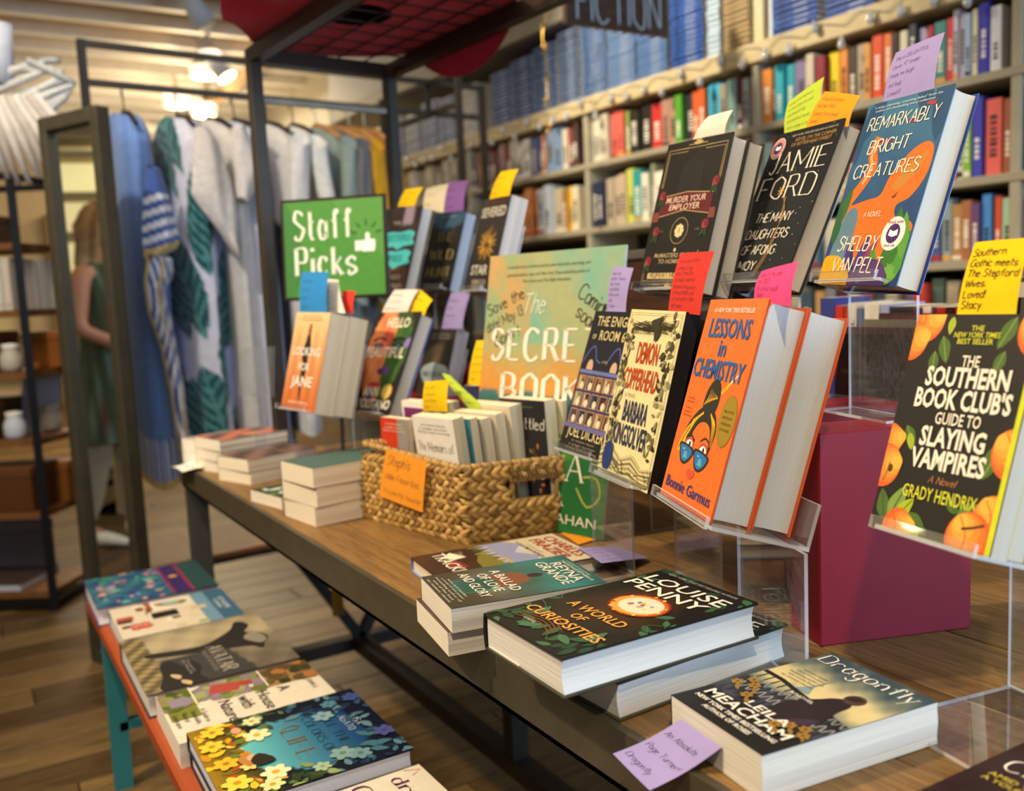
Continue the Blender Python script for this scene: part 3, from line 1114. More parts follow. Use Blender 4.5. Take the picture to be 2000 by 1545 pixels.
# ================================================================== mirror
PL, PR = Vector((.317, 3.333, 0)), Vector((.452, 3.055, 0))
d = (PR - PL).normalized()
nrm = Vector((-d.y, d.x, 0))
if nrm.x > 0:
    nrm = -nrm
Mm = frame(PL, d, (0, 0, 1))
wdt = (PR - PL).length
t = thing('floor_mirror', 'tall dark framed floor mirror reflecting a woman and lit shelves', 'mirror', M=Mm)
fz = Mm.to_3x3().col[2].dot(nrm)      # +1 when local z already points to the viewer
s_ = 1 if fz > 0 else -1
Z = lambda a, b: (min(a * s_, b * s_), max(a * s_, b * s_))
z0, z1 = Z(-.045, 0)
for x0, x1, nm in ((0, .038, 'frame_post'), (wdt - .038, wdt, 'frame_post')):
    MB().bbox(x0, .0, z0, x1, 1.80, z1, '4d4636', .003).build(nm, M_STEEL, t)
for y0, y1 in ((.0, .045), (1.755, 1.80)):
    MB().bbox(.038, y0, z0, wdt - .038, y1, z1, '4d4636', .003).build('frame_rail', M_STEEL, t)
za, zb = Z(-.03, -.022)
MB().box(.03, .03, za, wdt - .03, 1.77, zb, 'eaf0ee').build('glass', M_MIRROR, t)
MB().box(.0, .0, min(z0, z1) if s_ > 0 else max(z0, z1) - .004, wdt, 1.8, (min(z0, z1) + .004) if s_ > 0 else max(z0, z1), '17140f').build('back_board', M_PAINT, t)
MIR_P, MIR_N = PL + nrm * -.022, nrm


def reflect(p):
    p = Vector(p)
    return p - MIR_N * 2 * (p - MIR_P).dot(MIR_N)


# ================================================================== garment rack (behind) and grid-topped rack with the hat
ar = math.radians(4.5)
ex, ey = Vector((math.cos(ar), math.sin(ar), 0)), Vector((-math.sin(ar), math.cos(ar), 0))
R0 = Vector((.505, 3.60, 0))
BK = '2c2720'
t = thing('garment_rack', 'black steel garment rack with double top rail full of hanging clothes', 'rack', R0, ar)
LR = 1.70
for x, nm in ((0, 'post'), (LR, 'post')):
    MB().beam((x, 0, 0), (x, 0, 2.13), .026, .026, BK).build(nm, M_STEEL, t)
for z in (1.985, 2.118):
    MB().beam((0, 0, z), (LR, 0, z), .022, .022, '3a342b').build('top_rail', M_STEEL, t)
a0, a1 = -.215, .45
xc = 1.43
for y in (a0, a1):
    MB().beam((xc, y, 0), (xc, y, 2.13), .024, .024, BK).build('post', M_STEEL, t)
for z in (1.985, 2.118):
    MB().beam((xc, a0, z), (xc, a1, z), .02, .02, BK).build('side_rail', M_STEEL, t)
MB().beam((xc, .03, 1.985), (xc, .03, 2.118), .02, .02, BK).build('short_strut', M_STEEL, t)
for y in (-.2, .2):
    MB().beam((0, y, .24), (.5, y, .24), .02, .02, BK).build('shelf_bar', M_STEEL, t)
MB().beam((0, -.22, 0), (0, -.22, .26), .03, .03, BK).build('leg', M_STEEL, t)
MB().beam((0, .2, 0), (0, .2, .26), .03, .03, BK).build('leg', M_STEEL, t)
MB().bbox(.0, -.22, .25, .5, .2, .27, '8a5a30', .003).build('foot_shelf', M_WOODY, t)

A = Vector((.757, 2.452, 0))
Bp = A + ex * .403
HZ = 1.845
t = thing('grid_rack', 'dark steel display rack with wire grid top carrying a red hat', 'rack', (A.x, A.y, TZ), ar)
hz = HZ - TZ
for x in (0, .403):
    MB().bbox(x - .017, -.017, 0, x + .017, .017, hz, '3a3226', .003).build('post', M_STEEL, t)
    MB().beam((x, 0, hz - .018), (x, -1.15, hz - .018), .032, .036, '3a2c24').build('side_rail', M_STEEL, t)
    MB().bbox(x - .03, -.03, 0, x + .03, .03, .006, '2c2820', .002).build('foot', M_STEEL, t)
    MB().tube([(x, -.02, hz + .002), (x, -.02, hz + .008)], .006, 'c9c4b8', 8).build('bolt', M_GOLD, t)
for y, z in ((0, hz - .018), (-1.15, hz - .018)):
    MB().beam((0, y, z), (.403, y, z), .032, .036, '3a2c24').build('front_rail' if y == 0 else 'end_rail', M_STEEL, t)
MB().beam((0, 0, hz - .13), (.403, 0, hz - .13), .014, .014, 'a59b88').build('lower_rail', M_STEEL, t)
for i in range(1, 5):
    x = .403 * i / 5
    MB().beam((x, 0, hz + .002), (x, -1.15, hz + .002), .0035, .0035, '4a2a24').build('grid_wire', M_STEEL, t)
for i in range(1, 14):
    y = -.082 * i
    MB().beam((0, y, hz + .005), (.403, y, hz + .005), .0035, .0035, '4a2a24').build('grid_wire', M_STEEL, t)

# the soft brim lies on the wires and droops over the right-hand rail
HL = Vector((.1235, -.356, hz + .0085))
t = thing('hat', 'wide brimmed crimson hat lying on the wire grid rack', 'hat', Vector((A.x, A.y, TZ)) + ex * HL.x + ey * HL.y + Vector((0, 0, HL.z)), ar)
RD = 'd02a4e'
m = MB()
NA, NR = 60, 14
P = []
for i in range(NA + 1):
    a = 2 * PI * i / NA
    ring = []
    for j in range(NR + 1):
        q = j / NR
        r = .085 + ((.385 if math.cos(a) > -.2 else .385 - .06 * min(1, (-.2 - math.cos(a)) * 3)) - .085) * q
        x, y, z = r * math.cos(a), r * math.sin(a), .0
        over = x - (.403 + .022 - HL.x)
        if over > 0:
            x = .403 + .020 - HL.x + over * .16
            z = -1.12 * over - .012 * min(1, over / .02)
        lf = -x - HL.x - .02
        if lf > 0:
            z = .05 * lf + .010 * math.sin(y * 30) * min(1, lf * 12)
            x = x + lf * .1
        ring.append((x, y, z + .001))
    P.append(ring)
m.grid(P, RD)
m.grid([[(p[0], p[1], p[2] + .003) for p in r][::-1] for r in P], RD)
m.grid([[r[-1], (r[-1][0], r[-1][1], r[-1][2] + .003)] for r in P], 'a01a38')
m.build('brim', M_FELT, t)
MB().lathe([(.085, .002), (.087, .05), (.084, .1), (.07, .125), (.03, .128), (0, .122)], RD, 28).build('crown', M_FELT, t)
MB().lathe([(.0845, .001), (.0835, .05)], '141013', 28).build('inner_band', M_CLOTH, t)
t = thing('hat', 'second crimson hat brim stacked on top, folded edge at the left', 'hat', Vector((.80, 2.16, HZ + .16)), .4)
P = []
for i in range(NA + 1):
    a = 2 * PI * i / NA
    ring = []
    for j in range(6):
        q = j / 5
        r = .09 + .20 * q
        dl = max(0, math.cos(a - 2.2)) ** 2
        ring.append(((r + .04 * dl * q) * math.cos(a), (r + .04 * dl * q) * math.sin(a), .03 - .10 * dl * q * q))
    P.append(ring)
m = MB().grid(P, 'a51d3a')
m.grid([[(p[0], p[1], p[2] + .004) for p in r][::-1] for r in P], 'a51d3a')
m.build('brim', M_FELT, t)
MB().lathe([(.09, .03), (.09, .08), (.08, .13), (.03, .14), (0, .135)], 'a51d3a', 24).build('crown', M_FELT, t)


# ------------------------------------------------------------------ clothes on the rail
def hanger(par, wood, sw, z):
    c = 'c58d55' if wood else '14120f'
    m = MB()
    m.tube([(0, -sw, z - .07), (0, -sw * .5, z - .015), (0, 0, z + .012), (0, sw * .5, z - .015), (0, sw, z - .07)], [.008, .013 if wood else .008, .016 if wood else .012, .013 if wood else .008, .008], c, 8)
    m.build('hanger_bar', M_WOODY if wood else M_PAINT, par)
    k = [(0, 0, z + .012), (0, 0, z + .05)] + [(0, .018 - .018 * math.cos(a), z + .075 + .024 * math.sin(a) + .0) for a in (-.6, .2, 1.2, 2.2, 3.0)]
    MB().tube(k, .0028, 'b8b6b0' if wood else '14120f', 6).build('hanger_hook', M_STEEL, par)


def garment(name, label, u, length, sw, colf, cat, thick=.05, wood=False, rz_=0., flare=.1, sleeve=None, fold=.02, seed=1, group=None, nz=40, na=44, sag=.0, yo=0):
    """hanging garment: closed sleeve-less tube seen from its shoulder, folds deepening to the hem; colf(v,a)->rgb"""
    p = R0 + ex * u + ey * yo
    t = thing(name, label, cat, (p.x, p.y, 0), ar + rz_, group)
    zt = 1.888
    hanger(t, wood, sw, zt - .01)
    r = random.Random(seed)
    ph = [r.uniform(0, 6) for _ in range(4)]
    P, C = [], []
    for j in range(nz + 1):
        v = j / nz
        ring, cr = [], []
        hw = sw * (1 + flare * v)
        dp = thick * (1 + 1.1 * v * flare * 3)
        if v < .06:
            k = math.sqrt(v / .06)
            hw *= .3 + .7 * k
            dp *= .5 + .5 * k
        for i in range(na + 1):
            a = 2 * PI * i / na
            f = fold * min(1, v * 2.2) * (math.sin(5 * a + ph[0] + v * 1.5) + .6 * math.sin(9 * a + ph[1] - v))
            yy = hw * math.cos(a)
            xx = (dp + f) * math.sin(a) + f * .5
            z = zt - length * v - .075 * (abs(math.cos(a)) ** 1.2) * min(1, .25 + v * 8) - sag * v * math.cos(a)
            ring.append((xx, yy, z))
            cr.append(colf(v, a / (2 * PI)))
        P.append(ring)
        C.append(cr)
    P = np.array(P)[::-1]
    C = srgb_arr(np.array(C, float)[::-1])
    MB().grid(np.swapaxes(P, 0, 1), np.swapaxes(C, 0, 1)).build('body', M_CLOTH, t)
    if sleeve:
        for sgn in ((-1, 1) if sleeve[1] > 0 else (-1,)):
            L_, w_ = sleeve[0], abs(sleeve[1])
            Q, D = [], []
            for j in range(17):
                v = j / 16
                ring, cr = [], []
                for i in range(15):
                    a = 2 * PI * i / 14
                    rr = w_ * (1 - .15 * v) + .008 * math.sin(3 * a + v * 5 + seed)
                    ring.append((rr * .55 * math.sin(a) + .02 * math.sin(v * 4 + seed), sgn * (sw * .92 + .05 + .06 * v + rr * .5 * math.cos(a)), zt - .1 - L_ * v + .03 * math.cos(a) * sgn))
                    cr.append(colf(v * .6 + .1, (.25 + sgn * .2 + .2 * i / 14) % 1))
                Q.append(ring)
                D.append(cr)
            Q = np.array(Q)[::-1]
            MB().grid(np.swapaxes(Q, 0, 1), srgb_arr(np.swapaxes(np.array(D, float)[::-1], 0, 1))).build('sleeve', M_CLOTH, t)
    return t


def panel(t, u, rz_, yo, name, outline, off, col, nz=44, nu=22, fold=.012, seed=1):
    """draped cloth panel hanging in front of a garment: outline in (u along the rail, height)"""
    root = Matrix.Translation(R0 + ex * u + ey * yo) @ Matrix.Rotation(ar + rz_, 4, 'Z')
    inv = root.inverted()
    zs = [q[1] for q in outline]
    z0_, z1_ = min(zs), max(zs)
    F_, C = [], []
    n_ = len(outline)
    for j in range(nz + 1):
        v = j / nz
        z = z1_ - (z1_ - z0_) * (v * .996 + .002)
        xs_ = []
        for i in range(n_):
            (ua, za), (ub, zb_) = outline[i], outline[(i + 1) % n_]
            if (za - z) * (zb_ - z) < 0:
                xs_.append(ua + (ub - ua) * (z - za) / (zb_ - za))
        lo, hi = min(xs_), max(xs_)
        ring, cr = [], []
        for i in range(nu + 1):
            q = i / nu
            uu = lo + (hi - lo) * q
            y = off + fold * (math.sin(uu * 70 + seed + v) + .5 * math.sin(uu * 130 - v * 2)) * (.3 + v) - .03 * math.sin(PI * q)
            ring.append(inv @ (R0 + ex * uu + ey * y + Vector((0, 0, z))))
            cr.append(col(q, v, uu, z))
        F_.append(ring)
        C.append(cr)
    C = srgb_arr(np.array(C, float))
    m = MB()
    m.grid([[tuple(p) for p in r] for r in F_], C)
    m.grid([[(p.x + .012, p.y + .018, p.z) for p in r][::-1] for r in F_], C[:, ::-1])
    return m.build(name, M_CLOTH, t)


def plain(c):
    q = tuple(int(c[i:i + 2], 16) for i in (0, 2, 4))
    return lambda v, a: q


_lf = [((i * .381) % 1, (i * .0755 + .03) % 1.05, (.55 + (i * .77) % 2.0), .17 + .10 * ((i * .29) % 1)) for i in range(30)]


def leafy(v, a):
    bc_ = (176, 184, 224) if math.sin(a * 9) > -.5 else (214, 214, 230)
    for (la, lv, an, ln) in _lf:
        dx, dy = ((a - la + .5) % 1 - .5) * 1.1, (v - lv) * 1.4
        x = dx * math.cos(an) + dy * math.sin(an)
        y = -dx * math.sin(an) + dy * math.cos(an)
        q = x / ln
        if -1 < q < 1 and abs(y) < ln * .38 * (1 - q * q) * (1 - .3 * q):
            bc_ = (28, 78, 84) if (abs(y) > .006 and int((abs(y) * 1.2 + x) * 55) % 3) else (84, 138, 138)
    return bc_


def shawl_col(v, a):
    if v > .985:
        return (212, 184, 118)
    if v > .86:
        return (60, 92, 166) if int(a * 80) % 2 else (200, 212, 236)
    return (98, 132, 196) if int(a * 150) % 3 else (116, 148, 206)


sh_ = garment('striped_shawl', 'blue shawl with white stripes and yellow trim hanging beside the mirror', .125, 1.27, .26, shawl_col, 'shawl', .075, flare=.03, fold=.022, seed=3, nz=70, na=90, rz_=-.12)
ST_W, ST_B, ST_Y = (234, 234, 240), (72, 100, 168), (212, 186, 116)
panel(sh_, .125, -.12, 0, 'striped_fan', [(.098, 1.66), (.135, 1.655), (.165, 1.53), (.185, 1.41), (.172, 1.385), (.12, 1.36), (.070, 1.352), (.07, 1.44), (.085, 1.58)], -.31,
      lambda q, v, u, z: ST_Y if (v > .90 or z < 1.375 + (u - .07) * .35) else (ST_W if v > .30 and int((z - (u * .35)) * 46) % 2 else ST_B), fold=.006)
panel(sh_, .125, -.12, 0, 'twisted_end', [(.074, 1.365), (.150, 1.352), (.142, 1.29), (.112, 1.24), (.128, 1.12), (.146, .90), (.150, .70), (.138, .635), (.118, .72), (.110, .90), (.092, 1.05), (.060, 1.17), (.056, 1.27)], -.325,
      lambda q, v, u, z: ST_Y if (q < .10 or .5 < q < .62 + .1 * math.sin(v * 9) or (v > .97)) else (ST_W if int((u * 1.0 + .03 * math.sin(z * 9)) * 95) % 2 else ST_B), fold=.010, nz=70)

garment('leaf_kimono', 'long kimono printed with large teal leaves on lilac', .315, 1.15, .27, leafy, 'garment', .085, flare=.10, fold=.03, seed=5, nz=110, na=130, rz_=-.1)
ld = garment('linen_dress', 'long white linen dress with a wide open weave sleeve', .43, 1.26, .25, plain('d9d2cc'), 'garment', .055, flare=.05, fold=.024, seed=8, rz_=.05)
LN = lambda q, v, u, z: (226, 218, 210) if (int(u * 260) + int(z * 130)) % 3 else (206, 198, 194)
panel(ld, .43, .05, 0, 'wide_sleeve', [(.275, 1.800), (.322, 1.800), (.350, 1.76), (.385, 1.62), (.398, 1.50), (.388, 1.352), (.335, 1.44), (.285, 1.51), (.246, 1.572), (.255, 1.64)], -.30, LN, fold=.004)
ld = garment('gauze_dress', 'pale lilac white gauze dress left of the dark rack post', .53, 1.26, .25, plain('cfd0e2'), 'garment', .055, flare=.08, fold=.024, seed=12)
panel(ld, .53, 0, 0, 'wide_sleeve', [(.413, 1.815), (.462, 1.818), (.490, 1.74), (.506, 1.672), (.470, 1.58), (.445, 1.545), (.412, 1.565), (.414, 1.70)], -.28, LN, fold=.004)
garment('white_blouse', 'white blouse with a black embroidered edge behind the green sign', .66, 1.15, .24, lambda v, a: (24, 24, 30) if (.60 < a < .66 and (v > .3)) or (.42 < a < .47 and .2 < v < .5) else (218, 214, 210), 'garment', .05, flare=.05, seed=15, sleeve=(.5, .07))
garment('tied_blouse', 'white top with black dangling ties on a black hanger', .77, .95, .22, lambda v, a: (30, 28, 30) if .70 < a < .73 or (.8 < a < .86 and .25 < v < .45) else (226, 222, 212), 'garment', .05, flare=.05, seed=17, sleeve=(.5, .065))
garment('cardigan', 'grey green cardigan on a wooden hanger', .87, .95, .22, plain('8d9a94'), 'garment', .045, True, seed=21, sleeve=(.6, .06))
garment('cardigan', 'striped grey cardigan on a wooden hanger', .95, .95, .22, lambda v, a: (120, 116, 104) if int(a * 26) % 3 else (92, 96, 110), 'garment', .045, True, seed=22, sleeve=(.6, .06))
garment('cardigan', 'mustard yellow cardigan on a wooden hanger', 1.02, .95, .22, plain('c7921e'), 'garment', .045, True, seed=23, sleeve=(.6, .06))
garment('cardigan', 'dark ochre cardigan at the right end of the clothes rail', 1.09, .95, .22, plain('a8761c'), 'garment', .045, True, seed=24, sleeve=(.6, .06))

# ================================================================== left shelving tower and its goods
E0 = Vector((.27, 4.02, 0))
el = math.radians(146)
ea = Vector((math.cos(math.radians(54)), math.sin(math.radians(54)), 0))
eb = Vector((math.cos(el), math.sin(el), 0))
t = thing('etagere', 'black steel shelving tower with rough wooden shelves at the left edge', 'shelving', E0)
LA, LB = .36, 1.0
for q in (Vector((0, 0, 0)), ea * LA, eb * LB, ea * LA + eb * LB, eb * .5 + ea * LA):
    MB().beam(q, q + Vector((0, 0, 1.72)), .03, .03, '17171b').build('post', M_STEEL, t)
for z in (.03, 1.71):
    for a, b in ((Vector(), ea * LA), (Vector(), eb * LB), (ea * LA, ea * LA + eb * LB)):
        MB().beam(a + Vector((0, 0, z)), b + Vector((0, 0, z)), .024, .024, '17171b').build('rail', M_STEEL, t)
for z in (.075, .40, .69, .96, 1.20, 1.46):
    m = MB()
    m.obox(ea * .01 + eb * .01 + Vector((0, 0, z - .026)), ea * (LA - .02), eb * (LB - .02), (0, 0, .026), '8a5c34')
    m.build('shelf', M_WOODY, t)


def on(a, b, z):
    return E0 + ea * a + eb * b + Vector((0, 0, z))


def boxthing(name, label, cat, a, b, z, sx, sy, sz, col, lid=None, rot=.94, mt=None, group=None):
    p = on(a, b, z)
    r = thing(name, label, cat, p, rot, group)
    MB().bbox(-sx / 2, -sy / 2, 0, sx / 2, sy / 2, sz * .78, col, .004).build('body', mt or M_PAINT, r)
    MB().bbox(-sx / 2 - .002, -sy / 2 - .002, sz * .78, sx / 2 + .002, sy / 2 + .002, sz, lid or col, .004).build('lid', mt or M_PAINT, r)
    return r


for k in range(9):
    p = on(.10 + .002 * k, .08 + .040 * k, 1.20)
    o = MB().bbox(-.015, -.07, 0, .018, .07, .205, ['dcd2c2', 'e2dacc', 'd4c8b8'][k % 3], .003)
    o.box(-.013, -.0705, .02, .016, -.069, .025, '9a8c7c')
    o = o.build('journal', M_PRINT, None, '%s cream journal from the right on the fourth tower shelf' % nth(k), category='book', group='cream journals on the tower')
    o.location = p
    o.rotation_euler = (0, 0, el - PI)
for k in range(5):
    p = on(.14 + .035 * k, .035, 1.20)
    o = MB().bbox(-.014, -.02, 0, .016, .11, .20, ['d8cabc', 'e6dccd'][k % 2], .003).build('journal', M_PRINT, None, '%s pale notebook on the tower shelf beside the mirror frame' % nth(k), category='book', group='pale notebooks beside the mirror')
    o.location = p
    o.rotation_euler = (0, 0, math.radians(54))
GOODS = [
    ('wooden_caddy', 'brown wooden drawer box with white knob on the second tower shelf', 'box', .12, .22, .40, .2, .34, .18, '5c3618', '6a4020'),
    ('wooden_caddy', 'orange brown wooden drawer box low beside the mirror', 'box', .25, .08, .40, .13, .16, .17, '8a5420', 'a0642a'),
    ('wooden_crate', 'dark wooden crate with pale knob on the middle tower shelf', 'box', .14, .34, .69, .2, .3, .16, '4a2f10', '5a3a16'),
    ('wooden_chest', 'reddish wooden chest on the third tower shelf', 'box', .14, .36, .96, .22, .36, .16, '6a3c1a', '7a4824'),
    ('wooden_chest', 'small orange wooden chest next to the mirror frame', 'box', .26, .06, .96, .12, .14, .15, '9a5a1e', 'a8662a'),
    ('gift_box', 'olive green gift box on the middle tower shelf', 'box', .10, .36, .86, .08, .14, .09, '8a8424', '9a9434'),
    ('picture_block', 'small tan framed card on the lowest wooden shelf', 'box', .05, .42, .40, .03, .12, .17, 'b98a4a', 'c99a5a'),
    ('blue_box', 'small navy box beside the tan framed card', 'box', .05, .28, .40, .05, .07, .08, '22344a', '2a4058'),
    ('tin', 'light blue tin on the third shelf of the tower', 'tin', .06, .36, 1.0, .09, .15, .11, '7aa4d8', '9abce4'),
    ('gift_box', 'brown gift box on the top tower shelf', 'box', .2, .3, 1.46, .16, .3, .12, '54402c', '6a543c'),
    ('gift_box', 'orange gift box on the top tower shelf', 'box', .1, .62, 1.46, .12, .2, .10, '8a5a28', '9a6a34'),
    ('candle_box', 'cream candle box on the highest tower shelf beside the post', 'box', .05, .2, 1.46, .06, .07, .08, 'd8c89a', 'e4d8b4'),
    ('photo_album', 'large white bordered album on the lowest tower shelf', 'book', .16, .34, .075, .28, .4, .035, 'c8ccd8', '4a3a34'),
    ('photo_album', 'grey standing album leaning at the back of the lowest shelf', 'book', .28, .3, .075, .04, .3, .24, '6a6a72', '7a7a80'),
]
for g in GOODS:
    r = boxthing(g[0], g[1], g[2], *g[3:9], g[9], g[10])
    if 'knob' in g[1]:
        MB().ell((-g[6] / 2 - .012, 0, g[8] * .45), .014, .014, .014, 'e6dccf', 8, 5).build('knob', M_PAINT, r)
for k, (a, b, z, c, lab) in enumerate(((.05, .24, .96, 'a8c4e4', 'pale blue glass jar on the third shelf, right of the orange ball'), (.06, .12, .69, 'd0d6e0', 'white ceramic bowl at the front of the middle shelf'), (.07, .46, .69, 'b8b4d6', 'lilac paper bundle on the middle shelf'), (.05, .1, 1.2 - .24, 'c8bfae', 'small pale candle jar on the third tower shelf'), (.1, .5, .96, 'b0884a', 'brass coloured jar on the third tower shelf'), (.28, .1, .69, 'd8d2c0', 'cream cup at the mirror side of the middle shelf'))):
    p = on(a, b, z + .001)
    r = thing('jar', lab, 'jar', p)
    MB().lathe([(0, 0), (.034, 0), (.042, .02), (.042, .06), (.03, .085), (.03, .095)], c, 14).build('body', M_PAINT, r)
    MB().lathe([(.032, .095), (.032, .108), (0, .112)], 'e8e2d4', 14).build('lid', M_PAINT, r)
p = on(.05, .5, 1.045)
r = thing('ball', 'small orange ball at the left edge of the third tower shelf', 'ball', p)
MB().ell((0, 0, 0), .03, .03, .03, 'e2761a').build('sphere', M_PAINT, r)
MB().lathe([(.02, -.085), (.014, -.06), (.02, -.028)], '6a4a2a', 10).build('stand', M_PAINT, r)
r = thing('framed_picture', 'thin white blue frame leaning on the middle tower shelf', 'picture', on(.27, .16, .69), .94)
MB().obox((0, -.08, 0), (.1, 0, .30), (0, .16, 0), (.016, 0, -.005), 'a8bce8').build('panel', M_PRINT, r)
MB().obox((-.003, -.085, .0), (.102, 0, .306), (0, .17, 0), (.005, 0, -.0017), 'dfe6f4').build('mount', M_PRINT, r)

# white stick star hanging at the upper left, with paper streamers below it
t = thing('stick_star', 'big hanging star of whitewashed sticks at the upper left', 'decoration', (.305, 3.69, 1.965))
q = random.Random(4)
SR = Vector((.849, -.527, 0))
for k, (a0_, b0_, a1_, b1_) in enumerate(((-.12, .0, .06, .088), (-.12, -.03, .13, .066), (-.12, -.06, .185, .024), (-.12, -.10, .195, .004), (.05, .09, .20, .008), (.0, .065, .16, .05), (-.12, -.13, .13, -.05), (-.04, -.12, .18, -.012), (.02, -.13, .165, -.03), (-.12, .03, .10, .085), (.08, .088, .15, .088), (-.10, -.09, .15, .03))):
    dp = Vector((.1, .16, 0)) * q.uniform(-.12, .12)
    p0_, p1_ = SR * a0_ + Vector((0, 0, b0_)) + dp, SR * a1_ + Vector((0, 0, b1_)) + dp * .3
    MB().tube([p0_, (p0_ + p1_) / 2 + Vector((0, 0, .004)), p1_], [.012, .014, .010], ['c8cac8', 'dcdcd6', 'b4b8ba', 'e4e4de'][k % 4], 7).build('stick', M_WOODY, t)
MB().tube([(-.12, .03, .0), (-.12, .03, H - 1.98)], .002, 'dcdcd8', 5).build('cord', M_PAINT, t)
MB().tube([SR * -.06 + Vector((0, 0, .02)), SR * -.05 + Vector((0, 0, .22))], .045, 'c8cede', 10).build('hub_sleeve', M_CLOTH, t)
for k in range(9):
    a = q.uniform(-.1, .08)
    MB().tube([(-.12 + k * .02, .02 - k * .012, -.03), (-.10 + k * .03, .03 - k * .012, -.16), (-.06 + k * .032, .03 - k * .016, -.30 - q.uniform(0, .03))], [.014, .017, .01], ['d8cfc4', 'c8bdb2', 'e2dad0'][k % 3], 6).build('streamer', M_CLOTH, t)

# ================================================================== what the mirror shows: a woman and lit wall shelves at the left of the shop
V0 = Vector((.70, 5.0, 0))


def place_reflected(p, face):
    a = reflect(p)
    b = reflect(Vector(p) + Vector(face))
    f = (b - a).normalized()
    return a, math.atan2(f.y, f.x) - PI / 2


def woman():
    face = Vector((.80, -.60, 0)).normalized()
    loc, rz_ = place_reflected(V0, face)
    t = thing('person', 'woman with long blonde hair in a green floral sleeveless tunic, seen in the mirror', 'person', (loc.x, loc.y, 0), rz_)
    # facing local +Y; continuous skinned body
    J = [(0, 0, .94, .125, .105), (0, .0, 1.10, .115, .095), (0, .0, 1.26, .135, .10), (0, -.01, 1.38, .11, .075), (0, .0, 1.45, .046, .046), (0, .012, 1.52, .047, .05),
         (.09, 0, .87, .088, .088), (.095, .01, .48, .052, .055), (.095, -.03, .10, .034, .036), (.098, .09, .035, .036, .03),
         (-.09, 0, .87, .088, .088), (-.095, -.06, .48, .052, .055), (-.095, -.16, .10, .034, .036), (-.098, -.05, .035, .036, .03),
         (.178, -.01, 1.365, .058, .055), (.225, .03, 1.11, .048, .048), (.15, .22, .96, .032, .030), (.12, .29, .95, .027, .016),
         (-.175, -.01, 1.365, .052, .05), (-.225, -.02, 1.10, .042, .042), (-.16, .18, 1.00, .030, .028), (-.12, .25, 1.00, .027, .016)]
    Eg = [(0, 1), (1, 2), (2, 3), (3, 4), (4, 5), (0, 6), (6, 7), (7, 8), (8, 9), (0, 10), (10, 11), (11, 12), (12, 13), (3, 14), (14, 15), (15, 16), (16, 17), (3, 18), (18, 19), (19, 20), (20, 21)]
    for hb, sg in ((17, 1), (21, -1)):       # fingers and thumb, rooted in the palm
        hx, hy, hz_ = J[hb][:3]
        for q in range(4):
            i = len(J)
            J.append((hx - sg * .01, hy + .035 + .004 * (q % 2), hz_ + .022 - .015 * q, .0085, .0085))
            J.append((hx - sg * .032, hy + .05 - .006 * abs(q - 1), hz_ + .012 - .015 * q, .0075, .0075))
            Eg += [(hb, i), (i, i + 1)]
        i = len(J)
        J.append((hx - sg * .03, hy + .004, hz_ + .035, .009, .009))
        J.append((hx - sg * .045, hy + .025, hz_ + .04, .008, .008))
        Eg += [(hb, i), (i, i + 1)]
    me = bpy.data.meshes.new('body')
    me.from_pydata([j[:3] for j in J], Eg, [])
    o = bpy.data.objects.new('body', me)
    COL.objects.link(o)
    md = o.modifiers.new('skin', 'SKIN')
    for i, j in enumerate(J):
        sv = me.skin_vertices[0].data[i]
        sv.radius = (j[3], j[4])
        sv.use_root = i == 0
    o.modifiers.new('sub', 'SUBSURF').levels = 1
    dg = bpy.context.evaluated_depsgraph_get()
    em = bpy.data.meshes.new_from_object(o.evaluated_get(dg))
    bpy.data.objects.remove(o)
    em.name = 'body'
    ca = em.color_attributes.get('Col') or em.color_attributes.new('Col', 'FLOAT_COLOR', 'CORNER')
    ca.data.foreach_set('color', list(lin('c98d70')) * len(em.loops))
    em.materials.clear()
    em.materials.append(M_SKIN)
    em.polygons.foreach_set('use_smooth', [True] * len(em.polygons))
    b = bpy.data.objects.new('body', em)
    COL.objects.link(b)
    b.parent = t
    # head with face
    m = MB()
    P = []
    for j in range(15):
        th = -PI / 2 + PI * j / 14
        ring = []
        for i in range(25):
            a = 2 * PI * i / 24
            x, y, z = .075 * math.cos(th) * math.cos(a), .092 * math.cos(th) * math.sin(a), .115 * math.sin(th)
            if z < 0:
                x *= 1 - .28 * (z / -.115) ** 1.5
                y *= 1 - .12 * (z / -.115)
            if y > .05:     # nose, brow, chin
                y += .020 * math.exp(-((x / .012) ** 2 + ((z + .012) / .022) ** 2)) + .006 * math.exp(-((z + .085) / .02) ** 2) + .004 * math.exp(-((z - .03) / .012) ** 2)
                y -= .008 * sum(math.exp(-(((x - k * .03) / .014) ** 2 + ((z - .012) / .012) ** 2)) for k in (-1, 1))
            ring.append((x, y + .012, z + 1.60))
        P.append(ring)
    m.grid(np.swapaxes(np.array(P), 0, 1), 'cf9a7e')
    for k in (-1, 1):
        m.ell((k * .03, .088, 1.612), .012, .008, .007, 'f2ece6', 8, 5)
        m.ell((k * .03, .094, 1.612), .005, .004, .005, '3a5a6a', 8, 5)
        m.tube([(k * .016, .096, 1.632), (k * .03, .098, 1.637), (k * .045, .088, 1.632)], .003, '7a5a3a', 5)
        m.ell((k * .078, .0, 1.60), .01, .02, .03, 'c98d70', 8, 5)
    m.ell((0, .094, 1.548), .024, .009, .009, 'b0505a', 8, 5)
    m.build('head', M_SKIN, t)
    m = MB()
    P = []
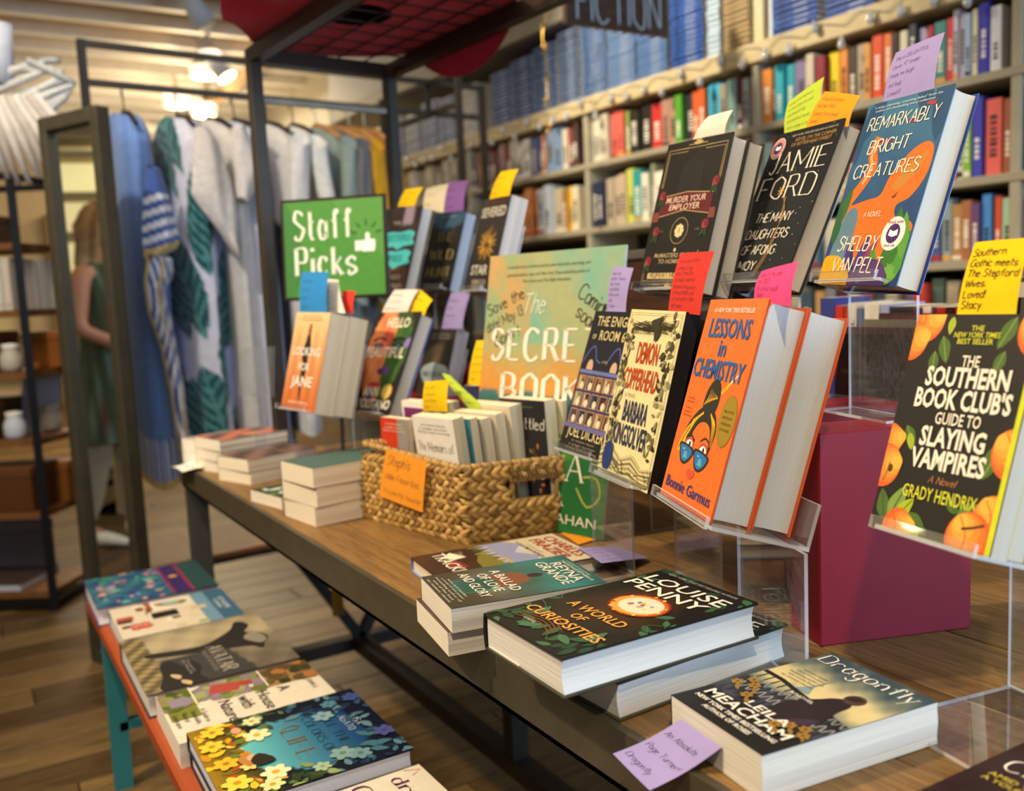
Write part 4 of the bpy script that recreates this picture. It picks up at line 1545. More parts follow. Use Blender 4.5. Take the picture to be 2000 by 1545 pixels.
    for j in range(21):
        v = j / 20
        ring = []
        for i in range(23):
            a = PI * (.93 + 1.14 * i / 22) if v > .2 else PI * (.9 + 1.2 * i / 22)
            rr = (.088 if v < .45 else .088 + .05 * (v - .45)) + .006 * math.sin(9 * a + v * 4)
            zz = 1.722 - .50 * v
            if v < .25:
                k = v / .25
                rr = .09 * math.sin(k * PI / 2) + .002
                zz = 1.60 + .125 * math.cos(k * PI / 2)
            ring.append((rr * 1.02 * math.cos(a), rr * 1.15 * math.sin(a) * (1.1) + .012, zz))
        P.append(ring)
    m.grid(np.swapaxes(np.array(P), 0, 1), 'a98152')
    for sg in (-1, 1):
        for q in range(5):
            m.tube([(sg * .05, .06 - q * .02, 1.70), (sg * (.088 + .003 * q), .045 - q * .025, 1.60), (sg * (.10 + .004 * q), .03 - q * .02, 1.42), (sg * .10, .07 - q * .02, 1.26)], [.016, .024, .026, .008], ['b58c5a', '9a7448', 'c49a66'][q % 3], 7, flat=.7)
    m.build('hair', M_HAIR, t)
    # tunic and trousers
    def cloth(name, prof, colf, n=36, fold=.012):
        P, C = [], []
        for j, (z, hx, hy, cy) in enumerate(prof):
            ring, cr = [], []
            v = j / (len(prof) - 1)
            for i in range(n + 1):
                a = 2 * PI * i / n
                f = fold * v * math.sin(7 * a + v * 2)
                ring.append(((hx + f) * math.cos(a), (hy + f) * math.sin(a) + cy, z))
                cr.append(colf(a, z))
            P.append(ring)
            C.append(cr)
        P, C = np.array(P)[::-1], srgb_arr(np.array(C, float)[::-1])
        MB().grid(np.swapaxes(P, 0, 1), np.swapaxes(C, 0, 1)).build(name, M_CLOTH, t)

    def flo(a, z):
        k = math.sin(a * 11 + z * 37) * math.cos(z * 53 - a * 7)
        return (120, 60, 62) if k > .82 else (112, 134, 118) if k > .5 else (66, 78, 56) if k > -.4 else (86, 94, 70)
    cloth('tunic', [(1.43, .085, .07, 0), (1.41, .15, .09, 0), (1.36, .160, .105, 0), (1.26, .148, .115, .005), (1.1, .145, .12, 0), (.95, .165, .135, 0), (.8, .185, .15, 0), (.66, .20, .165, -.01), (.54, .215, .175, -.015)], flo)
    for sg, y0 in ((1, 0), (-1, -.08)):
        Q = []
        for z, r_, yy in ((.60, .085, y0 * .6), (.40, .075, y0 * .9 - .01), (.2, .062, y0 * 1.4 - .02), (.13, .055, y0 * 1.7 - .03)):
            Q.append([(sg * .095 + r_ * math.cos(2 * PI * i / 14), r_ * math.sin(2 * PI * i / 14) + yy, z) for i in range(15)])
        MB().grid(np.swapaxes(np.array(Q)[::-1], 0, 1), 'b8a688').build('trouser_leg', M_CLOTH, t)
        fy = .04 if sg > 0 else -.10
        m = MB()
        Q = []
        for k in range(9):
            v = k / 8
            wq = .036 + .012 * math.sin(PI * v ** .7)
            hq = .075 * (1 - v) ** .8 + .03
            yy = fy - .075 + .24 * v
            Q.append([(sg * .097 + wq * math.cos(a) * (1 if v < .95 else .6), yy, .0015 + hq * .5 + hq * .5 * math.sin(a)) for a in [2 * PI * i / 12 for i in range(13)]])
        m.grid(np.array(Q), 'efe9de')
        m.build('sneaker', M_CLOTH, t)
    MB().ell((.0, .05, 1.725), .05, .03, .012, '2a2a2e', 10, 5).build('sunglasses', M_PRINT, t)


woman()

# lit wall shelving on the left wall, seen only in the mirror
vc = Vector((.55, 7.3, 0))
loc, rz_ = place_reflected(vc, Vector((-.25, -1, 0)))
t = thing('lit_wall_shelves', 'lit cream wall shelves reflected in the mirror behind the woman', 'shelving', (loc.x, loc.y, 0), rz_)
for z in (.1, .45, .8, 1.13, 1.44, 1.74, 2.02, 2.3):
    MB().bbox(-1.2, -.25, z - .04, 1.2, .08, z, 'b9a676', .004).build('shelf', M_PAINT, t)
MB().box(-1.2, -.27, .0, 1.2, -.25, 2.6, 'cbb988').build('back_panel', M_PAINT, t)
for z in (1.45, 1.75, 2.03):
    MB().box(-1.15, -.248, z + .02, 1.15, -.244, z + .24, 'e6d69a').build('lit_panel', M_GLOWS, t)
MB().bbox(-1.25, -.3, 2.38, 1.25, .2, 2.75, '5c5036', .01).build('soffit', M_PAINT, t)
k = 0
for z in (.8, 1.13, 1.44, 1.74):
    for x in (-.9, -.6, -.32, -.08, .16, .42, .7, .95):
        k += 1
        c = ['e0d24a', 'e8772a', '7fa8c8', 'e8dcae', 'a85a2a', 'd8cfb8', 'c84a5a', 'b0a24a'][(k * 5) % 8]
        a = Matrix.Rotation(rz_, 3, 'Z') @ Vector((x + .03 * math.sin(k), -.1, 0))
        r = thing('shelf_goods', '%s small colourful box on the lit wall shelves seen in the mirror' % nth(k - 1), 'box', (loc.x + a.x, loc.y + a.y, z), rz_, 'goods on the lit wall shelves')
        hh = .10 + .05 * ((k * 7) % 3)
        MB().bbox(-.06, -.05, 0, .06, .05, hh, c, .004).build('carton', M_PRINT, r)
        MB().box(-.04, .05, hh * .3, .04, .0508, hh * .7, 'efe6cf').build('front_print', M_PRINT, r)
for p in (-.5, .5):
    lamp('shelf_light', 'POINT', (loc.x + p * math.cos(rz_) - .25 * math.sin(rz_) * -1, loc.y + p * math.sin(rz_) + .25 * math.cos(rz_), 2.3), 10, (1, .86, .6), .1)


# ================================================================== printed covers
CR = 'efe4d0'


def mix(c0, c1, t):
    t = np.clip(t, 0, 1)[..., None]
    return np.array(c0, float) * (1 - t) + np.array(c1, float) * t


def wob(U, V, s=0.):
    return np.sin(U * 7.3 + V * 11.1 + s) + .6 * np.sin(U * 17 - V * 9.7 + s * 2) + .4 * np.sin(U * 31 + V * 37 + s * 3)


def art_bright(A):
    A.fill(lambda U, V: mix((34, 52, 104), (66, 116, 146), V + .05 * wob(U, V)), 12, 18)
    for u, v, l, a in ((.9, .88, .10, 1.6), (.78, .84, .09, 1.9), (.97, .72, .12, 1.7), (.06, .78, .10, 1.3), (.04, .66, .09, 1.8)):
        A.leaf(u, v, l, a, '2c4f72', .3)
    O = 'd9702a'
    A.line([(.28, .80), (.25, .72), (.30, .64), (.24, .56), (.14, .48), (.05, .40), (-.02, .34)], .016, O, 5)
    A.line([(.27, .79), (.24, .71), (.29, .63), (.22, .55)], .004, 'e9b06a', 5)
    A.poly([(.50, .48), (.56, .58), (.70, .68), (.86, .73), (.97, .70), (.99, .60), (.95, .52), (.86, .45), (.74, .42), (.76, .36), (.95, .33), (.99, .28), (.8, .24), (.74, .12), (.62, .06), (.52, .14), (.42, .10), (.34, .22), (.2, .26), (.04, .34), (.02, .42), (.2, .44), (.36, .46)], O, 4)
    A.poly([(.62, .5), (.75, .52), (.88, .60), (.93, .68), (.8, .64), (.68, .58)], 'c2823a', 4)
    A.circ(.68, .468, .0045, '20242c', .0022, 12, .5)
    A.circ(.685, .474, .006, 'b0551e', .0014, 12, .5)
    A.poly([(.06, .10), (.10, .34), (.18, .42), (.27, .40), (.30, .30), (.24, .06)], '5f7f92', 4)
    for u, v, l, a, c in ((.35, .02, .05, 1.8, '4c3a7a'), (.45, .03, .06, 1.4, '4c3a7a'), (.52, .06, .05, 1.2, '8a3f5e'), (.78, .02, .07, 1.5, '3f6f2e'), (.88, .04, .09, 1.7, '3a7030'), (.92, .02, .07, 1.3, '4f8f3a'), (.70, .02, .05, 1.9, '4f8f3a'), (.02, .3, .06, 1.3, '3a6a3a'), (.06, .22, .06, 1.7, '2f5f3c'), (.97, .14, .06, 1.8, '5c9a40')):
        A.leaf(u, v, l, a, c, .32)
    A.poly([(0, 0), (.40, 0), (.36, .08), (.22, .15), (.1, .16), (0, .14)], 'd6a114', 3)
    A.poly([(.40, 0), (.84, 0), (.82, .09), (.68, .14), (.5, .12)], '57396e', 3)
    for k in range(5):
        A.leaf(.86 + .02 * k, .01 + .012 * k, .022, .7 + .5 * k, '6aa544', .4)
    for u, v, s in ((.62, .855, 1), (.34, .77, 1.2), (.78, .93, .8)):
        A.poly([(u - .05 * s, v), (u, v + .016 * s), (u + .06 * s, v + .004), (u + .09 * s, v + .02 * s), (u + .085 * s, v - .014 * s), (u + .04 * s, v - .012)], '7a3a56' if u < .7 else 'a8414e', 2)
    A.txt('"a witty, charming, surprising debut" from the', .5, .965, .0032, 'c8d6da', .8)
    A.txt('author of a bestselling story collection', .48, .945, .0032, 'c8d6da', .7)
    k = dict(font='i', bold=.06, shear=.12)
    A.txt('REMARKABLY', .50, .845, .0165, CR, .84, **k)
    A.txt('BRIGHT', .42, .715, .0165, CR, .50, **k)
    A.txt('CREATURES', .47, .585, .0165, CR, .80, **k)
    A.txt('A NOVEL', .48, .365, .0065, CR, .22, **k)
    A.txt('SHELBY', .40, .185, .0185, CR, .50, **k)
    A.txt('VAN PELT', .45, .07, .0185, CR, .62, **k)
    A.seal(.80, .27, .021, 'f0e8e2', '4a2a66')
    A.txt('Read with', .8, .322, .0042, 'a0302e', .17, ang=.0)
    A.txt('book club', .8, .203, .0036, '4a2a66', .12)


def art_jamie(A):
    A.fill(lambda U, V: mix((34, 38, 40), (22, 24, 26), V + .1 * wob(U, V)), 10, 14)
    q = random.Random(3)
    for i in range(90):
        A.circ(q.random(), q.random(), .0004 + .0005 * q.random(), 'c8c0a8', n=5)
    for k in range(5):
        A.line([(.52 + .012 * k, .56), (.62 - .01 * k, .46), (.60 + .006 * k, .34), (.56 + .012 * k, .2), (.46 + .015 * k, .06)], .0006, 'a98648', 5)
    for k in range(8):
        A.line([(.45, .60), (.45 + .05 * math.cos(k * PI / 4), .60 + .032 * math.sin(k * PI / 4))], .0012, 'd8a848')
    A.txt('NEW YORK TIMES BESTSELLING AUTHOR OF', .62, .955, .0034, 'b8b0a0', .66)
    A.txt('HOTEL ON THE CORNER', .66, .918, .0055, 'b5884a', .58, shear=.1)
    A.txt('OF BITTER AND SWEET', .62, .888, .0055, 'b5884a', .58, shear=.1)
    k = dict(font='r', bold=.0)
    A.txt('JAMIE', .54, .725, .031, CR, .84, **k)
    A.txt('FORD', .50, .555, .033, CR, .86, **k)
    for t, v, w_, u in (('THE MANY', .405, .55, .48), ('DAUGHTERS', .30, .66, .47), ('OF AFONG', .20, .54, .42), ('MOY', .10, .28, .33)):
        A.txt(t, u, v, .0135, CR, w_, font='i', bold=.055, shear=.15)
    A.seal(.13, .895, .0165, 'c98a86', '4a2a56')


def art_murder(A):
    A.fill(lambda U, V: mix((26, 24, 20), (36, 33, 27), .5 + .2 * wob(U, V)), 10, 14)
    g = 'b9a06a'
    for d in (0, .022):
        A.line([(.05 + d, .70), (.05 + d, .95 - d), (.36, .95 - d), (.36, .97 - d), (.64, .97 - d), (.64, .95 - d), (.95 - d, .95 - d), (.95 - d, .72), (.86, .72), (.86, .66)], .0011 if d == 0 else .0008, g)
        A.line([(.05 + d, .20), (.05 + d, .05 + d), (.36, .05 + d), (.36, .03 + d), (.64, .03 + d), (.64, .05 + d), (.95 - d, .05 + d), (.95 - d, .2), (.86, .2), (.86, .27)], .0011 if d == 0 else .0008, g)
    for v in (.975, .025):
        for k in range(5):
            A.leaf(.5, v - .008, .012, PI * (k + .5) / 5, g, .35)
    A.poly([(.30, .64), (.34, .84), (.5, .88), (.66, .84), (.70, .64)], '24231f')
    A.poly([(.10, .50), (.50, .535), (.90, .50), (.90, .635), (.5, .655), (.10, .635)], '5d2026')
    A.line([(.10, .635), (.5, .655), (.90, .635)], .0012, g)
    A.line([(.10, .50), (.5, .535), (.90, .50)], .0012, g)
    for s in (.06, .94):
        A.poly([(s - .05, .47), (s + .05, .47), (s + .04, .535), (s - .04, .535)], '7a4038')
    k = dict(font='s', bold=.03, shear=.12)
    A.txt('MURDER YOUR', .5, .588, .0098, 'd8b8a4', .62, **k)
    A.txt('EMPLOYER', .5, .538, .0098, 'd8b8a4', .48, **k)
    A.circ(.5, .40, .0205, 'a89060', n=28)
    A.circ(.5, .40, .0195, '24221e', n=28)
    for j in range(8):
        A.circ(.5 + .007 * math.cos(j * PI / 4) / .152, .40 + .007 * math.sin(j * PI / 4) / .235, .004, 'd9c590', n=8)
    A.circ(.5, .40, .0085, 'd9c590', n=16)
    A.txt('1', .5, .386, .0075, '2a2620', font='r', bold=.03)
    A.txt('VOL.', .22, .395, .004, '7a6c4c')
    A.txt('ONE', .78, .395, .004, '7a6c4c')
    A.circ(.5, .275, .003, 'c9b58a')
    A.txt('McMASTERS GUIDE', .5, .225, .0072, 'b09a78', .62, **k)
    A.txt('TO HOMICIDE', .5, .185, .0072, 'b09a78', .46, **k)
    A.poly([(.14, .085), (.86, .085), (.86, .125), (.14, .125)], 'c3ab77')
    A.txt('RUPERT HOLMES', .5, .093, .0085, '3a3020', .62, font='i', bold=.02)
    A.txt('EDGAR AWARD WINNING AUTHOR', .5, .066, .003, '8a7a58', .5)
    for u, v in ((.10, .64), (.90, .70), (.12, .40), (.88, .43), (.10, .20), (.86, .22)):
        for j, c in enumerate(('5c1c26', '7c2a34', '943a40', '6a2028')):
            A.circ(u + .012 * math.cos(j * 2), v + .008 * math.sin(j * 2.3), .0085 - .0017 * j, c, n=10)
        A.leaf(u, v - .02, .016, 4.2, '2c3a26', .5)
        A.leaf(u, v - .02, .016, 5.2, '2c3a26', .5)


def art_lessons(A):
    A.fill('f0702a')
    B_ = '2f62a4'
    A.txt('#1 NEW YORK TIMES BESTSELLER', .5, .935, .0055, 'f2e6d6', .70, bold=.02)
    k = dict(font='s', bold=.045)
    A.txt('LESSONS', .5, .815, .0225, B_, .72, **k)
    A.txt('in', .47, .725, .020, B_, .13, **k)
    A.txt('CHEMISTRY', .48, .615, .0225, B_, .90, **k)
    K, Y = '2c2a26', 'f0b21c'
    A.vm = (.84, .118)
    # hair
    A.circ(.51, .47, .021, K, .030, 24, -.15)
    A.line([(.64, .52), (.78, .60)], .0045, Y)
    A.line([(.75, .585), (.84, .632)], .002, 'f2ece0')
    A.poly([(.17, .175), (.16, .25), (.22, .33), (.33, .40), (.44, .435), (.56, .43), (.66, .39), (.72, .31), (.70, .22), (.66, .15), (.65, .25), (.60, .32), (.50, .345), (.40, .33), (.33, .28), (.28, .20)], K, 3)
    for i in range(6):
        A.line([(.40 + .035 * i, .44 + .01 * i), (.45 + .03 * i, .49), (.47 + .02 * i, .535 - .006 * i)], .0022, Y, 4, True)
    for i in range(5):
        A.line([(.43 - .035 * i, .395 - .012 * i), (.33 - .03 * i, .345 - .02 * i), (.24 - .012 * i, .25 - .01 * i)], .0034, Y, 4, True)
    for i in range(4):
        A.line([(.56 + .025 * i, .40 - .01 * i), (.64 + .016 * i, .33), (.675 + .01 * i, .22)], .0026, Y, 4, True)
    A.poly([(.10, .15), (.14, .22), (.20, .29), (.27, .32), (.23, .25), (.22, .18), (.17, .145)], Y, 3)
    A.line([(.12, .155), (.18, .23), (.25, .30)], .0016, K, 4)
    # face: brows, lashes, glasses, lips
    A.line([(.25, .235), (.32, .252), (.40, .225)], .0022, K, 4)
    A.line([(.50, .235), (.58, .26), (.66, .242)], .0022, K, 4)
    for u, v, r in ((.315, .195, -.25), (.585, .185, -.25)):
        A.circ(u, v + .008, .0135, 'c8443e', .009, 16)
        A.circ(u, v + .003, .010, 'f4efe6', .007, 16)
        A.circ(u + .01, v + .004, .003, K, .005, 10)
    for u, v in ((.29, .145), (.58, .135)):
        A.poly([(u - .13, v + .055), (u + .13, v + .035), (u + .12, v - .02), (u + .03, v - .062), (u - .06, v - .055), (u - .12, v)], K, 3)
        A.poly([(u - .105, v + .042), (u + .105, v + .026), (u + .095, v - .014), (u + .02, v - .048), (u - .05, v - .042), (u - .10, v)], '2f74b8', 3)
        A.poly([(u - .02, v + .01), (u + .02, v + .01), (u + .05, v - .03), (u - .04, v - .03)], '57b0b8')
        A.line([(u - .06, v + .02), (u - .03, v + .02)], .0014, 'a8d4d8')
    A.line([(.40, .165), (.46, .16)], .003, K)
    A.poly([(.39, .055), (.44, .07), (.475, .063), (.52, .07), (.55, .05), (.51, .022), (.46, .015), (.42, .028)], 'd8523c', 3)
    A.vm = (1, 0)
    A.circ(.855, .44, .0215, '8f7420', .0285, 28)
    A.circ(.855, .44, .0205, '9d8228', .0272, 28)
    for i, s in enumerate(('ONE OF THE', 'BEST BOOKS', 'NOTABLE BOOK', 'OF THE YEAR')):
        A.txt(s, .855, .478 - i * .028, .0028, '4a3c0c', .16)
    A.small(.14, .50, 2, .16, .0026, '6a2a0a')
    A.small(.14, .45, 3, .16, .0026, '6a2a0a')


def art_lessons_full(A):
    # the head sits in the lower two thirds, the author line along the foot
    a = A.txt
    art_lessons(A)
    A.txt('Bonnie Garmus', .5, .055, .0135, '3b3f7c', .86, bold=.03)


def art_demon(A):
    A.fill('e6d7a0')
    q = random.Random(8)
    K = '2e2a1c'
    for d in (.028, .045):
        A.line([(d, d * .7), (d, 1 - d * .7), (1 - d, 1 - d * .7), (1 - d, d * .7), (d, d * .7)], .0009, K)
    for i in range(150):
        side = i % 2
        v = .17 + .78 * q.random()
        u = (.075 + .07 * q.random()) if side else (.80 + .13 * q.random())
        A.leaf(u, v, .008 + .010 * q.random(), q.uniform(0, 6.28), ['4a4630', '6b6446', '35311f', '8a8260', 'b5a878'][i % 5], .5)
    for i in range(34):
        A.line([(.1 + .8 * q.random(), .86 + .08 * q.random()) for _ in range(3)], .0007, K, 3)
    A.poly([(.46, .93), (.55, .95), (.68, .97), (.74, .985), (.62, .93), (.66, .86), (.58, .82), (.55, .88)], '3a3626', 2)
    for i in range(9):
        A.poly([(0, .03), (0, .15 - .014 * i), (.2, .18 - .015 * i + .02 * math.sin(i)), (.42, .13 - .012 * i), (.62, .17 - .015 * i), (.82, .11 - .01 * i), (1, .13 - .013 * i), (1, .03)], ['cfc08a', '9d9368', 'd9ca95', '7a7250'][i % 4], 2)
    for i in range(40):
        u = q.random()
        A.line([(u, .05 + .08 * q.random()), (u + .08, .03 + .06 * q.random())], .0007, K)
    A.rect(.03, .02, .97, .032, '8a8058')
    k = dict(font='s', bold=.05)
    A.txt('DEMON', .50, .690, .030, 'b8431c', .40, **k)
    A.txt('COPPERHEAD', .46, .535, .030, 'b8431c', .64, **k)
    A.txt('a novel', .33, .485, .007, K, .2, font='h')
    A.txt('BARBARA', .50, .345, .030, '2b2f4e', .46, **k)
    A.txt('KINGSOLVER', .49, .205, .030, '2b2f4e', .66, **k)
    A.circ(.17, .115, .0165, '22386e', .0215, 24)
    for i, s in enumerate(('Oprah\'s', 'Book Club', '2022')):
        A.txt(s, .17, .128 - i * .022, .0045, 'e6e0d0', .16)


def art_enigma(A):
    A.fill(lambda U, V: mix((30, 28, 34), (44, 42, 62), .5 - abs(V - .6) * 1.2), 4, 12)
    g = 'd9c68c'
    k = dict(font='s', bold=.012)
    A.txt('THE ENIGMA', .53, .895, .0165, g, .82, **k)
    A.txt('OF', .14, .80, .008, g, .08, **k)
    A.txt('ROOM 622', .58, .795, .0165, g, .66, **k)
    for s in (0, .5):
        A.line([(.02 + s, .63), (.12 + s, .72), (.22 + s, .75), (.3 + s, .66), (.4 + s, .64)], .003, '4f5c96', 2)
        A.circ(.2 + s, .60, .010, 'c9a58a', .013)
    A.rect(.02, .555, .98, .585, '4b558c')
    for i in range(24):
        A.rect(.03 + i * .04, .560, .045 + i * .04, .578, '9aa0c8')
    A.rect(.03, .19, .97, .555, '3c3a60')
    q = random.Random(2)
    for r in range(3):
        for c in range(5):
            u0, v0 = .05 + c * .182, .205 + r * .118
            A.rect(u0, v0, u0 + .155, v0 + .10, 'b98f62')
            A.rect(u0 + .012, v0 + .006, u0 + .143, v0 + .094, ['5a3a26', '8a6440', '2c2a30', '6b7a6a'][q.randint(0, 3)])
            A.rect(u0 + .03, v0 + .006, u0 + .06, v0 + .09, ['2e4a78', '3a2a22', 'c9b08a'][q.randint(0, 2)])
            A.rect(u0 + .09, v0 + .006, u0 + .125, v0 + .07, ['1e1a1c', '7a3026', 'd8c8a4'][q.randint(0, 2)])
            A.circ(u0 + .1, v0 + .03, .006, 'e0d0b0')
    A.poly([(0, .17), (1, .17), (1, .20), (0, .20)], '6a6698')
    A.txt('A NOVEL', .5, .64, .004, 'b8a878', .12)
    A.txt('JOEL DICKER', .5, .115, .0175, g, .78, **k)
    A.small(.5, .085, 3, .66, .0038, '9a9078')


def peach(A, u, v, r, a=.3):
    for i, c in enumerate(('d8642a', 'e37a30', 'ea8f36', 'f0a440', 'f2b548')):
        k = 1 - i * .17
        A.circ(u + i * .004 * math.cos(a) / A.w, v + i * .004 * math.sin(a) / A.h, r * k, c, r * k * 1.04, 24)
    A.line([(u - r * .5 / A.w, v + r * .8 / A.h), (u - r * .1 / A.w, v + r * .1 / A.h), (u - r * .3 / A.w, v - r * .7 / A.h)], .0012, 'c4551f', 4)


def art_southern(A):
    A.fill('25241f')
    L1, L2, VN = '4f6b2e', 'a8b82c', '7f9a4a'
    for u, v, l, a, c in ((.26, .90, .035, -1.2, L1), (.22, .83, .030, -1.5, L1), (.31, .99, .022, -1.6, L2), (.80, .985, .04, -2.0, L1), (.77, .84, .03, -1.9, L1), (.13, .48, .03, -.9, L1), (.17, .45, .022, -1.2, L2), (.90, .46, .045, -1.9, L1), (.93, .22, .035, -2.2, L1)):
        A.leaf(u, v, l * .8, a, c, .5, VN)
    peach(A, .09, .975, .022)
    peach(A, .0, .875, .019)
    peach(A, 1.0, .93, .024, 2.5)
    A.line([(.93, .965), (.955, .93), (.95, .86)], .0035, '8a2a1e', 4)
    A.circ(.95, .845, .003, '9a2a26', .005)
    peach(A, .0, .40, .017)
    peach(A, .01, .285, .021)
    A.line([(.06, .30), (.05, .25), (.03, .21)], .0015, '8a6a2a', 4)
    A.circ(.075, .275, .003, '5a3a1a', .004)
    peach(A, 1.0, .42, .022, 2.5)
    for u, v, l, a, c in ((.12, .04, .038, 1.9, L1), (.16, .05, .045, 1.2, VN), (.22, .06, .034, .9, L2), (.30, .09, .04, -.5, L1), (.36, .06, .03, -1.1, L2), (.70, .14, .026, 2.4, L1), (.70, .13, .035, .5, '5f7f36')):
        A.leaf(u, v, l * .8, a, c, .55, '3a5226')
    peach(A, .25, .02, .018)
    peach(A, .97, .14, .022, 2.2)
    peach(A, .82, .045, .024, 2.2)
    A.line([(.76, .085), (.84, .10), (.92, .12)], .0025, '5a3626', 4)
    LY, WH = 'd8d83c', 'f4ead6'
    A.rect(.962, 0, 1, 1, 'cdd42c')
    A.txt('THE', .53, .925, .0052, LY, .1, font='s', bold=.02)
    A.txt('NEW YORK TIMES', .53, .895, .0052, LY, .36, font='s', bold=.02, shear=.15)
    A.txt('BEST SELLER', .53, .866, .0052, LY, .28, font='s', bold=.02)
    k = dict(font='s', bold=.07)
    A.txt('THE', .535, .765, .011, WH, .14, bold=.03)
    for t, v, w_, c in (('SOUTHERN', .675, .66, .0185), ('BOOK CLUB\'S', .575, .76, .0185), ('SLAYING', .405, .52, .0185), ('VAMPIRES', .305, .60, .0185)):
        A.txt(t, .53, v, c, WH, w_, **k)
        # small slab feet of the display type
    A.txt('GUIDE TO', .54, .505, .0115, WH, .36, bold=.03)
    A.txt('A Novel', .53, .245, .0065, 'd88a5a', .22, font='i', shear=.3)
    A.txt('GRADY HENDRIX', .53, .165, .0125, LY, .60, bold=.015)


def art_jane(A):
    A.fill(lambda U, V: mix((196, 104, 52), (232, 202, 150), V * 1.1 - .1 + .25 * np.sin(U * 24) * (V < .8) * .5), 30, 20)
    A.poly([(.46, .78), (.43, .70), (.38, .62), (.40, .52), (.45, .46), (.42, .34), (.44, .22), (.48, .12), (.51, .12), (.50, .3), (.55, .34), (.57, .46), (.56, .54), (.60, .62), (.57, .70), (.53, .78)], '2e2420', 3)
    A.poly([(.46, .78), (.465, .86), (.50, .89), (.535, .86), (.54, .78)], '8a4a2a', 3)
    A.small(.5, .95, 2, .7, .004, '7a5a34')
    k = dict(font='s', bold=.03)
    A.txt('LOOKING', .5, .56, .0185, 'f4ece0', .80, **k)
    A.txt('FOR', .5, .41, .0165, 'f4ece0', .3, **k)
    A.txt('JANE', .5, .25, .022, 'f4ece0', .62, **k)
    A.txt('HEATHER MARSHALL', .5, .07, .006, 'f0dcc0', .6)


def art_hello(A):
    def f(U, V):
        n = wob(U * 2, V * 2)
        c = mix((206, 110, 70), (226, 150, 92), .5 + .3 * n)
        g = mix((44, 84, 40), (70, 104, 50), .5 + .3 * n)
        c = np.where((U > .56 + .04 * np.sin(V * 9))[..., None], g, c)
        c = np.where(((U < .56) & (V > .60) & (V < .8) & (U > .30))[..., None], mix((190, 72, 62), (214, 116, 84), .5 + .4 * n), c)
        c = np.where(((V > .9) & (U > .50))[..., None], np.array((58, 78, 36.)), c)
        e = ((U - .50) / .46) ** 2 + ((V - .62) / .50) ** 2
        c = np.where((e > 1)[..., None], np.array((34, 31, 30.)), c)
        c = np.where(((U - .44) ** 2 / .01 + (V - .20) ** 2 / .006 < 1)[..., None], np.array((60, 56, 120.)), c)
        return c
    A.fill(f, 34, 50)
    for u, v in ((.28, .655), (.72, .655)):
        A.circ(u, v, .016, '23252c', .008, 18)
        A.circ(u, v, .0075, '6f93b8', .006, 14)
        A.circ(u, v, .0035, '15171c', .0035, 10)
        A.line([(u - .15, v + .055), (u, v + .085), (u + .15, v + .06)], .005, '262322', 4)
    A.poly([(.86, .72), (.95, .74), (.95, .66), (.86, .64)], '8a74c0', 2)
    A.poly([(.44, .42), (.50, .44), (.58, .42), (.54, .38), (.47, .385)], '4a3a66', 3)
    A.poly([(.58, .46), (.70, .44), (.68, .37), (.60, .38)], '6c4a94', 2)
    A.poly([(.34, .285), (.44, .31), (.48, .302), (.54, .31), (.62, .285), (.54, .245), (.44, .24)], 'c94a4c', 3)
    A.line([(.34, .285), (.48, .28), (.62, .285)], .0016, '5a1e2a')
    k = dict(font='s', bold=.045)
    W_ = 'efe6d2'
    A.txt('HELLO', .58, .845, .0235, W_, .50, **k)
    A.txt('BEAUTIFUL', .48, .545, .0255, W_, .86, **k)
    A.txt('ANN', .46, .17, .0215, W_, .34, **k)
    A.txt('NAPOLITANO', .5, .055, .0215, W_, .92, **k)
    A.circ(.80, .22, .0175, 'c9a24a', n=24)
    A.circ(.80, .22, .014, 'dcbb6a', n=20)


def art_colony(A):
    A.fill(lambda U, V: mix((52, 47, 42), (150, 124, 84), np.exp(-((U - .5) / .2) ** 2) * (V < .8) * (.3 + .9 * np.exp(-((V - .3) / .25) ** 2))), 20, 24)
    A.small(.5, .92, 2, .8, .005, 'a09a90')
    A.poly([(.02, .46), (.10, .53), (.25, .56), (.45, .58), (.65, .56), (.85, .54), (.97, .48), (.96, .40), (.84, .36), (.70, .30), (.50, .28), (.30, .30), (.14, .36)], 'a3b4b8', 3)
    A.txt('THE COLONY', .5, .40, .013, '4a5860', .84, font='s', bold=.03)


def art_spies(A):
    def f(U, V):
        c = mix((40, 34, 34), (64, 52, 50), .5 + .3 * wob(U, V))
        c = np.where(((V < .30))[..., None], mix((78, 54, 40), (104, 76, 58), .5 + .4 * wob(U * 2, V)), c)
        return np.where(((abs(U - .68) < .12) & (V > .78))[..., None], np.array((150, 132, 150.)), c)
    A.fill(f, 20, 28)
    for v in (.62, .40):
        A.poly([(.04, v), (.12, v + .08), (.34, v + .10), (.55, v + .09), (.80, v + .11), (.95, v + .07), (.90, v + .01), (.97, v - .05), (.70, v - .07), (.55, v - .11), (.40, v - .07), (.14, v - .09)], '4cbcc0', 3)
    A.txt('SISTERS', .5, .61, .018, '2a8288', .7, bold=.03)
    A.txt('SPIES', .5, .375, .018, '2a8288', .5, bold=.03)
    A.txt('ARMANDO', .5, .17, .013, 'd0c4b4', .6, bold=.03)
    A.txt('LUCAS CORREA', .5, .07, .013, 'd0c4b4', .8, bold=.03)
    A.txt('THE', .4, .80, .010, 'a8a098', .2, bold=.02)


